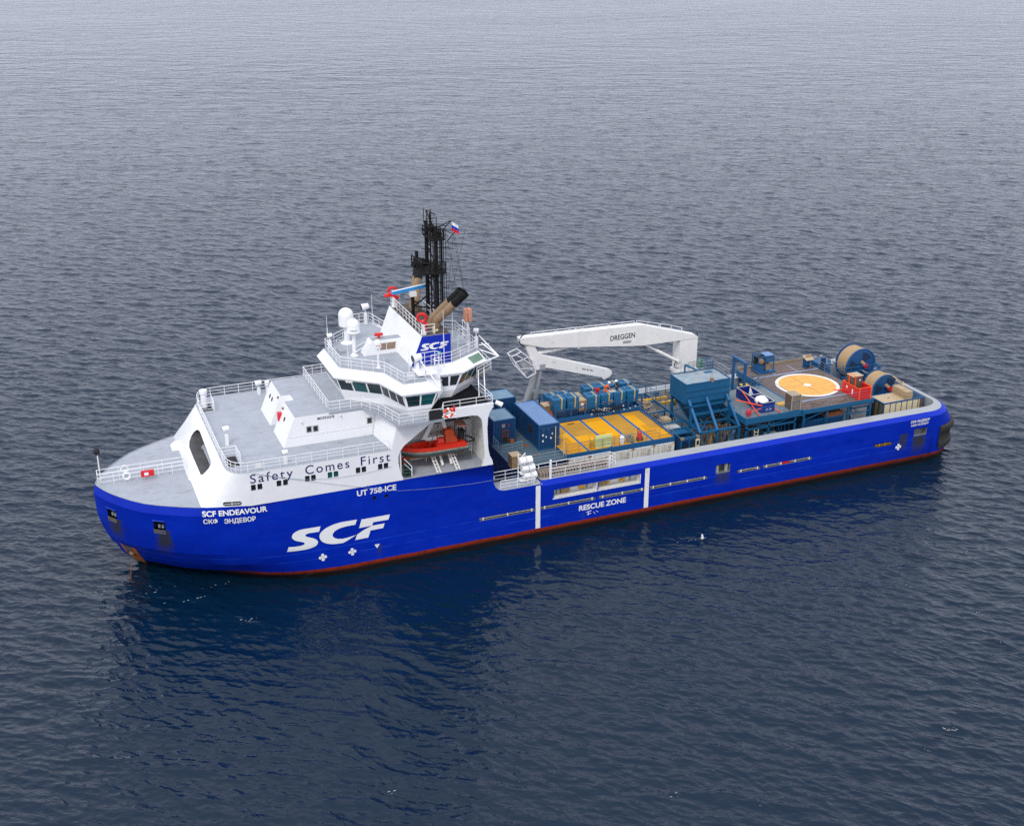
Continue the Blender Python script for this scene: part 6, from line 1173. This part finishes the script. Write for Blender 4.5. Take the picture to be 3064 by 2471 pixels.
for k in range(16): x = 84.9 + random.random() * 2.4; z = 3.4 + random.random() * 2.6; q.cyl((x, -5.8 + random.random(), z), (x + random.uniform(-.6, .6), -5.6 + random.random(), z + random.uniform(-.5, .6)), .05, n=5); q.sphere((x, -5.7, z), .1, 6, 4)
part('module_pipework', q, GALV, pm)
# red basket with its box
rb = thing('cargo_basket', 'bright red open cargo basket at the aft end of the timber deck', 'basket', (86.7, -4.9, 7.5)); q = MB(); x0, x1, y0, y1, z0, z1 = 85.72, 87.6, -6.3, -3.2, 7.52, 8.9; th = .06
q.box(x0, x1, y0, y1, z0, z0 + .1).box(x0, x0 + th, y0, y1, z0 + .1, z1).box(x1 - th, x1, y0, y1, z0 + .1, z1).box(x0 + th, x1 - th, y0, y0 + th, z0 + .1, z1).box(x0 + th, x1 - th, y1 - th, y1, z0 + .1, z1); part('basket_body', q, RED, rb)
q = MB()
for y in (y0 - .03, y1 - .05): q.box(x0 - .04, x1 + .04, y, y + .08, z1, z1 + .07)
for x in (x0 - .04, x1 - .04): q.box(x, x + .08, y0, y1, z1, z1 + .07)
part('basket_rim', q, STRAPO, rb); part('orange_strap', MB().box(85.78, 85.93, -6.40, -6.33, 6.75, 8.95), STRAPO, rb); part('orange_strap', MB().box(87.4, 87.55, -6.40, -6.33, 6.75, 8.95), STRAPO, rb)
part('basket_label', MB().box(x0 - .02, x0, -5.3, -5.1, 7.9, 8.5).box(x0 - .02, x0, -4.2, -4.0, 8.3, 8.6), LETW, rb)
cb = thing('strapped_box', 'tan topped brown box with an orange strap standing in the red basket', 'box', (86.8, -4.1, 7.63)); part('box_body', MB().box(86.1, 87.5, -4.6, -3.4, 7.63, 9.75), BROWN, cb); part('box_top', MB().box(86.05, 87.55, -4.65, -3.35, 9.75, 9.82), CRATEL, cb); part('box_strap', MB().box(86.35, 86.5, -4.67, -3.33, 9.82, 9.84).box(86.35, 86.5, -4.67, -4.65, 8, 9.82).box(86.02, 86.05, -4.1, -3.9, 8.0, 9.8), STRAPO, cb); part('box_notice', MB().box(87.0, 87.2, -4.63, -4.6, 9.2, 9.35), LETW, cb)
single('ground_strap', MB().cyl((85.0, -2.6, 7.53), (86.0, -2.9, 7.6), .09, n=5), STRAPO, 'orange strap end lying on the timber deck beside the red basket', 'strap', (85.5, -2.7, 7.5))
# hose reels
def reel(x, y0, y1, z, R, lab, stand_z):
    t = thing('hose_reel', lab, 'reel', (x, (y0 + y1) / 2, stand_z), 'big hose reels at the stern'); yc = (y0 + y1) / 2
    for ya, yb in ((y0, y0 + .12), (y1 - .12, y1)): part('flange', MB().lathe((x, ya, z), [(R * .98, 0), (R, .02), (R, yb - ya - .02), (R * .98, yb - ya)], 40, 'y'), REEL, t, smooth=True)
    pr_ = []; n = 6; a, b = y0 + .14, y1 - .14
    for k in range(n):
        for t_ in np.linspace(.05, .95, 6): yy = a + (b - a) * (k + t_) / n; pr_.append((R * .79 + math.sin(math.pi * t_) ** .7 * R * .155, yy - a))
    part('hose_winding', MB().lathe((x, a, z), pr_, 44, 'y'), HOSE, t, smooth=True)
    q = MB().torus((x, y0 - .02, z), R - .05, .07, (0, 1, 0), 40, 6)
    part('flange_rim', q, mat('reel_rim', (.012, .09, .24), .45, .1), t, smooth=True)
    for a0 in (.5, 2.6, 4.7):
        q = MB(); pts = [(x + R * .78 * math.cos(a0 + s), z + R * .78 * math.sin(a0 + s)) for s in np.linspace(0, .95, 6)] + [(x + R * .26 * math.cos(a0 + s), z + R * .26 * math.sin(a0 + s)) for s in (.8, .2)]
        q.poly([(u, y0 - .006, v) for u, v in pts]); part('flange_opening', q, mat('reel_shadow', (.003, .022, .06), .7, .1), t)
    part('hub_swivel', MB().cyl((x + .1, y0, z + .45), (x + .25, y0 - .55, z + .25), .26, .2, 10), BUFF, t); part('swivel_cap', MB().lathe((x + .35, y0 - .75, z + .12), [(.3, 0), (.3, .25)], 12, 'y'), RED, t); part('hub_pipe', MB().path([(x + .1, y0 - .3, z - .6), (x + .6, y0 - .5, z - .9), (x + 1.0, y0 - .6, z - 1.0), (x + .9, y0 - .6, z - 2.0)], .13, 7), GALV, t)
    q = MB()
    for ya in (y0 - .12, y1 + .02):
        q.extr_y([(x - R * .75, stand_z), (x - R * .55, stand_z), (x + .1, z - .1), (x - .15, z - .1)], ya, ya + .1); q.extr_y([(x + R * .75, stand_z), (x + R * .55, stand_z), (x - .1, z - .1), (x + .15, z - .1)], ya, ya + .1)
    q.box(x - R * .9, x + R * .9, y0 - .3, y0 - .15, stand_z, stand_z + .5).box(x - R * .9, x + R * .9, y1 + .1, y1 + .25, stand_z, stand_z + .4); part('reel_stand', q, REEL, t); return t
reel(93.9, 4.0, 6.3, 7.25, 2.25, 'larger rear hose reel with blue sides and tan hose near the starboard rail', 3.0); reel(95.0, .2, 2.4, 5.3, 1.85, 'smaller near hose reel with blue sides and tan hose behind the tank container', 3.0)
rl = thing('reel_gantry', 'blue handrail gantry with grey fittings around the two hose reels', 'gantry', (93.5, 3.2, 3.0)); q = MB().box(90.3, 96.0, 2.95, 3.1, 6.3, 6.5).rail([(90.3, 3.0, 6.5), (96.0, 3.0, 6.5)], 1.1, 2, 1.3, .05).rail([(88.3, 2.0, 7.0), (90.2, 2.6, 7.0)], 1.1, 3, 1, .04).box(90.0, 91.2, 6.6, 7.6, 3.0, 7.5).box(90.3, 90.5, 2.9, 3.1, 3.0, 6.3).box(95.8, 96.0, 2.9, 3.1, 3.0, 6.3)
q.cyl((96.0, 5.2, 8.0), (97.0, 3.8, 6.4), .12, n=5).cyl((95.6, 5.4, 7.2), (96.6, 4.2, 6.9), .12, n=5).cyl((96.6, 4.2, 6.2), (97.1, 3.6, 7.1), .08, n=5).box(88.2, 89.8, 4.6, 6.8, 6.2, 7.9); part('gantry_frame', q, NAVYF, rl)
q = MB()
for k in range(12): q.box(*(lambda x, y, z: (x, x + .35, y, y + .25, z, z + .25))(88.3 + random.random() * 2.2, 5 + random.random() * 2.5, 7.4 + random.random() * .5))
part('gantry_fittings', q, GALV, rl); part('red_cap', MB().sphere((96.0, 5.2, 8.1), .18, 8, 6), RED, rl)
single('hose_tail', MB().path([(95.1, 1.3, 7.05), (95.7, .7, 6.95), (96.1, 0, 6.75), (96.1, -.9, 6.6), (95.5, -2.2, 6.9), (94.6, -3.5, 7.5), (94.2, -3.9, 7.6), (94.05, -4.2, 7.3)], .1, 7), HOSE, 'tan hose curving from the near reel down onto the tan box', 'hose', (95.1, 0, 6.3), smooth=True)
# tank container at the stern
tc_ = thing('panel_container', 'blue framed container with tan roof and cream side panels at the port stern', 'container', (93, -4.7, 3.0)); x0, x1, y0, y1, z0, z1 = 89.95, 96.05, -6.0, -3.25, 3.02, 6.3
q = MB()
for x in (x0, x1 - .14):
    for y in (y0, y1 - .14): q.box(x, x + .14, y, y + .14, z0, z1)
for y in (y0, y1 - .14): q.box(x0 + .14, x1 - .14, y, y + .14, z1 - .14, z1)
for x in (x0, x1 - .14): q.box(x, x + .14, y0 + .14, y1 - .14, z1 - .14, z1)
for k in range(1, 7): q.box(x0 + .14 + k * .83, x0 + .22 + k * .83, y0 + .01, y0 + .1, z0, z1 - .14)
for k in range(5): q.box(94.3 + k * .35, 94.4 + k * .35, y0 + .14, y1 - .14, z1 - .12, z1 - .03)
part('frame', q, NAVYF, tc_); part('side_panel', MB().box(x0 + .14, x1 - .7, y0 + .05, y0 + .09, z0, z1 - .14), CREAM, tc_); part('dark_panel', MB().box(x1 - .7, x1 - .14, y0 + .05, y0 + .09, z0, z1 - .14), BROWN, tc_); part('body', MB().box(x0 + .1, x1 - .2, y0 + .1, y1 - .1, z0, z1 - .3), DARK, tc_); part('end_ribs', MB().box(x0 + .03, x0 + .1, -5.8, -5.2, z0, z1 - .2).box(x0 + .03, x0 + .1, -4.9, -4.4, z0, z1 - .2), mat('end_olive', (.10, .095, .05), .6, .2), tc_); part('tan_roof', MB().box(x0 + .14, 94.25, y0 + .14, y1 - .14, z1 - .1, z1 - .02), TAN, tc_); part('roof_hatch', MB().lathe((91.7, -4.6, z1 - .02), [(.14, 0), (.14, .05)], 10), BUFF, tc_)
tb2 = thing('tan_tank', 'tan box shaped tank lying across the roof of the panel container', 'tank', (93.7, -4.6, 6.3)); part('tank_body', MB().hexa([(93.2, -5.9, 6.3), (94.2, -5.9, 6.3), (94.2, -3.3, 6.3), (93.2, -3.3, 6.3)], [(93.2, -5.9, 7.25), (94.2, -5.9, 7.25), (94.2, -3.3, 7.25), (93.2, -3.3, 7.25)]), mat('tan_box', (.37, .27, .15), .6, .08), tb2); part('tank_band', MB().box(93.17, 94.23, -5.93, -3.27, 6.62, 6.68), BUFF, tb2); part('tank_lid', MB().lathe((93.7, -4.5, 7.25), [(.35, 0), (.35, .06)], 12), CRATEL, tb2)
# far side items on the timber deck
pk = thing('power_pack', 'blue framed power pack with a grey roof panel beyond the timber deck circle', 'machine', (80.6, 6.2, 7.5)); q = MB()
for x in (79.5, 81.75):
    for y in (5.6, 7.0): q.box(x, x + .1, y, y + .1, 7.5, 9.75)
for z in (7.55, 9.65):
    for y in (5.6, 7.0): q.box(79.6, 81.75, y, y + .1, z, z + .1)
    for x in (79.5, 81.75): q.box(x, x + .1, 5.7, 7.0, z, z + .1)
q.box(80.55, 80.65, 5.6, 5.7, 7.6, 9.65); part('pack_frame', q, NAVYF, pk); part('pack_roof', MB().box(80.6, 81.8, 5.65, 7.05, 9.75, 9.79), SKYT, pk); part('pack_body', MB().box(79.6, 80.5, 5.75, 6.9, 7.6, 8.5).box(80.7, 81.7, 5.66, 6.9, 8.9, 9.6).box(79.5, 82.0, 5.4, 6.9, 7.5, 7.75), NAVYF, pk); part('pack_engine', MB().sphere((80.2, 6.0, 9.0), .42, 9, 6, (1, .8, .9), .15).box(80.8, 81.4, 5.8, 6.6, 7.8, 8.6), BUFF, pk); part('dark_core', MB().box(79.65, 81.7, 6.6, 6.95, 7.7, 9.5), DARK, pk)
st_ = thing('control_stand', 'small control stand with tan sloping top on the far side of the timber deck', 'stand', (86.7, 5.2, 7.5)); q = MB()
for x in (86.2, 87.1):
    for y in (4.9, 5.6): q.box(x, x + .08, y, y + .08, 7.5, 8.7)
q.box(86.2, 87.18, 4.9, 5.68, 8.0, 8.1).box(86.25, 87.1, 5.4, 5.6, 7.5, 8.7); part('stand_frame', q, NAVYF, st_); part('stand_top', MB().hexa([(86.1, 4.8, 8.65), (87.25, 4.8, 8.65), (87.25, 5.75, 9.0), (86.1, 5.75, 9.0)], [(86.1, 4.8, 8.75), (87.25, 4.8, 8.75), (87.25, 5.75, 9.1), (86.1, 5.75, 9.1)]), CRATEL, st_)
q = MB()
for k in range(5): q.cyl((86.3 + k * .18, 5.2, 8.9), (86.3 + k * .18, 5.3, 9.3), .05, n=5)
part('control_levers', q, BUFF, st_)
ct = thing('steel_post', 'dark blue steel cabinet post beside the control stand', 'post', (88.05, 4.0, 7.5)); part('post_body', MB().box(87.85, 88.3, 3.8, 4.2, 7.3, 9.1), mat('post_navy', (.004, .03, .09), .5), ct); part('post_cap', MB().box(87.8, 88.35, 3.75, 4.25, 9.1, 9.16), NAVYF, ct)
q = MB()
for k in range(10): x = 79.0 + k * .95; q.box(x, x + .6, 7.9, 8.15, 7.0, 7.55 + .05 * (k % 3)); 
single('timber_kerb', q.box(78.2, 88, 7.95, 8.1, 7.5, 7.75), mat('kerb_tan', (.24, .19, .12), .8, .25, 2), 'weathered tan kerb along the starboard edge of the timber deck', 'kerb', (83, 8, 7.5))

# ================================================================== crew
def figure(name, lab, joints, radii, edges, cloth, head, hat, face, loc):
    me = bpy.data.meshes.new(name); me.from_pydata(joints, edges, []); o = bpy.data.objects.new(name, me); COL.objects.link(o)
    sk = o.modifiers.new('s', 'SKIN'); me.skin_vertices[0].data[0].use_root = True
    for i, r in enumerate(radii): me.skin_vertices[0].data[i].radius = (r, r)
    sb = o.modifiers.new('b', 'SUBSURF'); sb.levels = sb.render_levels = 2
    m2 = bpy.data.meshes.new_from_object(o.evaluated_get(bpy.context.evaluated_depsgraph_get())); bpy.data.objects.remove(o); bpy.data.meshes.remove(me)
    m2.materials.clear(); m2.materials.append(cloth); m2.materials.append(SKIN); m2.materials.append(LETW)
    hc_ = Vector(joints[head])
    for p in m2.polygons:
        p.use_smooth = True; c = p.center
        if (c - hc_).length < .2 and c.z > hc_.z - .13: p.material_index = 1
        for hnd in hat:
            if (c - Vector(joints[hnd])).length < .09: p.material_index = 1
    t = bpy.data.objects.new(name, m2); COL.objects.link(t); t.location = loc; BASE[t.name] = Vector(loc); t['label'] = lab; t['category'] = 'person'
    hl = Vector(loc) + hc_; q = MB().lathe(hl + Vector((0, 0, .06)), [(.165, -.02), (.15, .03), (.13, .10), (.07, .15), (.02, .165)], 14).lathe(hl + Vector((face[0] * .06, face[1] * .06, .05)), [(.17, -.01), (.17, .01)], 14); part('helmet', q, LETW, t, smooth=True)
    f = Vector(face).normalized(); s = f.cross(Vector((0, 0, 1))); q = MB()
    for d in (-.04, .04): q.sphere(hl + f * .10 + s * d + Vector((0, 0, .01)), .014, 6, 4)
    part('eyes', q, DARK, t); part('nose', MB().cyl(hl + f * .09 + Vector((0, 0, 0)), hl + f * .135 + Vector((0, 0, -.035)), .012, .02, 6), SKIN, t); part('mouth', MB().cyl(hl + f * .10 - s * .025 + Vector((0, 0, -.065)), hl + f * .10 + s * .025 + Vector((0, 0, -.065)), .007, n=5), RED, t)
    for d in (-.105, .105): part('ear', MB().sphere(hl + s * d, .025, 6, 4, (.6, .6, 1.2)), SKIN, t)
    return t
def hand(j, tip, n=5):                                     # five finger chains rooted in the palm
    pts, rad, eds = [], [], []
    p = Vector(j); d = (Vector(tip) - p).normalized(); s = d.cross(Vector((0, 0, 1))).normalized()
    return p, d, s
def crew(name, lab, cloth, loc, yaw, lean, pose):
    ca, sa = math.cos(yaw), math.sin(yaw); Rz = lambda x, y, z: (x * ca - y * sa, x * sa + y * ca, z)
    J = []; Rr = []; Ed = []
    def add(p, r, par=None):
        J.append(Rz(*p)); Rr.append(r)
        if par is not None: Ed.append((par, len(J) - 1))
        return len(J) - 1
    pel = add((0, 0, pose['hip']), .15)
    ch = add((lean * .42, 0, pose['hip'] + .38), .16, pel); nk = add((lean * .62, 0, pose['hip'] + .56), .07, ch); hd = add((lean * .74, 0, pose['hip'] + .74), .105, nk)
    hands = []
    for s in (-1, 1):
        sh = add((lean * .5, s * .2, pose['hip'] + .48), .075, ch); el = add((lean * .5 + .18, s * .27, pose['hip'] + .26), .055, sh); wr = add((lean * .5 + .42, s * .16, pose['hand']), .04, el); pm_ = add((lean * .5 + .49, s * .14, pose['hand'] - .03), .042, wr); hands.append(pm_)
        for k, (dy, ln) in enumerate(((-.03, .075), (-.01, .09), (.01, .085), (.03, .065))):
            f1 = add((lean * .5 + .535, s * .14 + dy * 1.1, pose['hand'] - .045), .0105, pm_); f2 = add((lean * .5 + .535 + ln * .6, s * .14 + dy * 1.25, pose['hand'] - .075), .009, f1)
        th = add((lean * .5 + .50, s * .14 - s * .055, pose['hand'] - .03), .011, pm_); add((lean * .5 + .545, s * .14 - s * .075, pose['hand'] - .05), .009, th)
        for_ = pose['legs'][0 if s < 0 else 1]; par = pel
        for (x, y, z, r) in for_: par = add((x, s * y, z), r, par)
    return figure(name, lab, J, Rr, Ed, cloth, hd, hands, Rz(1, 0, -.45), loc)
kneel = [(.12, .11, .28, .10), (.38, .13, .09, .075), (.05, .14, .07, .06), (-.08, .14, .06, .055), (-.14, .14, .02, .045)]
one_k = [(.2, .12, .36, .10), (.42, .15, .42, .078), (.40, .15, .12, .058), (.42, .15, .05, .05), (.55, .15, .04, .045)]
crew('person', 'person in orange coverall and white helmet kneeling on a blue tank, leaning forward', HIVIS, (57.45, 4.15, 9.0), R_(-12), .75, dict(hip=.30, hand=.14, legs=[kneel, kneel]))
crew('person', 'person in dark workwear and white helmet crouching on a blue tank', DKCLO, (59.35, 4.2, 9.0), R_(195), .55, dict(hip=.34, hand=.22, legs=[kneel, one_k]))
bk = thing('bucket', 'red bucket on the tank top beside the orange-clad person', 'bucket', (56.6, 4.25, 9.0)); part('pail', MB().lathe((56.6, 4.25, 9.0), [(.2, 0), (.29, .42), (.31, .44), (.27, .43), (.19, .04)], 16), RED, bk, smooth=True)
single('white_sheet', MB().box(57.9, 58.8, 3.55, 4.3, 9.03, 9.06), mat('sheet', (.5, .5, .46), .7), 'pale cover sheet on the tank between the two crouching persons', 'sheet', (58.3, 3.9, 9.03))
# anchor chain into the water
q = MB(); a, b = Vector((2.35, -1.75, 1.0)), Vector((1.2, -5.4, -.7)); n = 30
for i in range(n):
    c = a.lerp(b, i / n) - Vector((0, 0, .25 * math.sin(math.pi * i / n))); d = (b - a).normalized(); sd_ = d.orthogonal().normalized(); q.torus(c, .075, .022, sd_ if i % 2 else d.cross(sd_), 8, 4)
single('anchor_chain', q, RUSTM, 'rusty anchor chain hanging from the port bow into the water', 'chain', (2.3, -1.7, 1.0))
# gull resting on the water
def sea_z(x, y): return float(waves(np.array([float(x)]), np.array([float(y)]))[0][0])
gx, gy = 58.6, -17.5; gz = sea_z(gx, gy)
q = MB().sphere((gx, gy, gz + .14), .22, 12, 8, (1.5, .75, .65)).cyl((gx - .25, gy, gz + .2), (gx - .32, gy, gz + .4), .07, .06, 8).sphere((gx - .35, gy, gz + .43), .08, 8, 6, (1.1, .9, .9)).cyl((gx + .25, gy, gz + .16), (gx + .5, gy, gz + .2), .09, .02, 6)
q.v = [(gx + (x - gx) * .55, gy + (y - gy) * .55, gz + (z - gz) * .55) for x, y, z in q.v]
gull = single('seagull', q, LETW, 'white gull on the dark water just off the port side of the ship', 'bird', (gx, gy, gz), smooth=True)
wg = lambda q: (setattr(q, 'v', [(gx + (x - gx) * .55, gy + (y - gy) * .55, gz + (z - gz) * .55) for x, y, z in q.v]), q)[1]
part('wing', wg(MB().hexa([(gx - .1, gy - .12, gz + .25), (gx + .3, gy - .14, gz + .22), (gx + .45, gy - .75, gz + .62), (gx + .1, gy - .7, gz + .6)], [(gx - .1, gy - .12, gz + .28), (gx + .3, gy - .14, gz + .25), (gx + .45, gy - .75, gz + .64), (gx + .1, gy - .7, gz + .63)]).hexa([(gx - .1, gy + .12, gz + .25), (gx + .3, gy + .14, gz + .22), (gx + .45, gy + .75, gz + .62), (gx + .1, gy + .7, gz + .6)], [(gx - .1, gy + .12, gz + .28), (gx + .3, gy + .14, gz + .25), (gx + .45, gy + .75, gz + .64), (gx + .1, gy + .7, gz + .63)])), mat('gull_grey', (.5, .52, .55), .7), gull); part('beak', wg(MB().cyl((gx - .42, gy, gz + .43), (gx - .54, gy, gz + .4), .025, .008, 6)), YEL, gull)
# scraps of foam
q = MB()
def foam(cx, cy, sx, sy, n, s0=.042, ang=0.):
    for _ in range(n):
        u, v = random.gauss(0, 1) * sx, random.gauss(0, 1) * sy; r0 = s0; x, y = cx + u * math.cos(ang) - v * math.sin(ang), cy + u * math.sin(ang) + v * math.cos(ang); r = s0 * random.uniform(.4, 1.6); a0 = random.random() * 6; P = []
        for k in range(6): a = a0 + k * math.tau / 6; px, py = x + r * 2.6 * math.cos(a) * random.uniform(.5, 1), y + r * .8 * math.sin(a) * random.uniform(.5, 1); P.append((px, py, sea_z(px, py) + .035))
        q.poly(P)
for args in ((-1.2, -4.8, .35, .4, 10), (3.6, -6.6, .9, .5, 9), (6.0, -9.6, 1.2, .25, 6), (11.0, -15.2, .5, .3, 8), (16.5, -43.5, .25, .15, 3), (10, -7.6, 1.5, .2, 5), (57.3, -17.3, .5, .2, 5), (36, -52, .2, .15, 3), (64, -62, .3, .15, 3), (75, -40, .3, .15, 3), (82, -30, .35, .15, 4), (28, -70, .25, .15, 3)): foam(*args)
f_ = part('foam_scraps', q, FOAM, None); f_['kind'] = 'stuff'
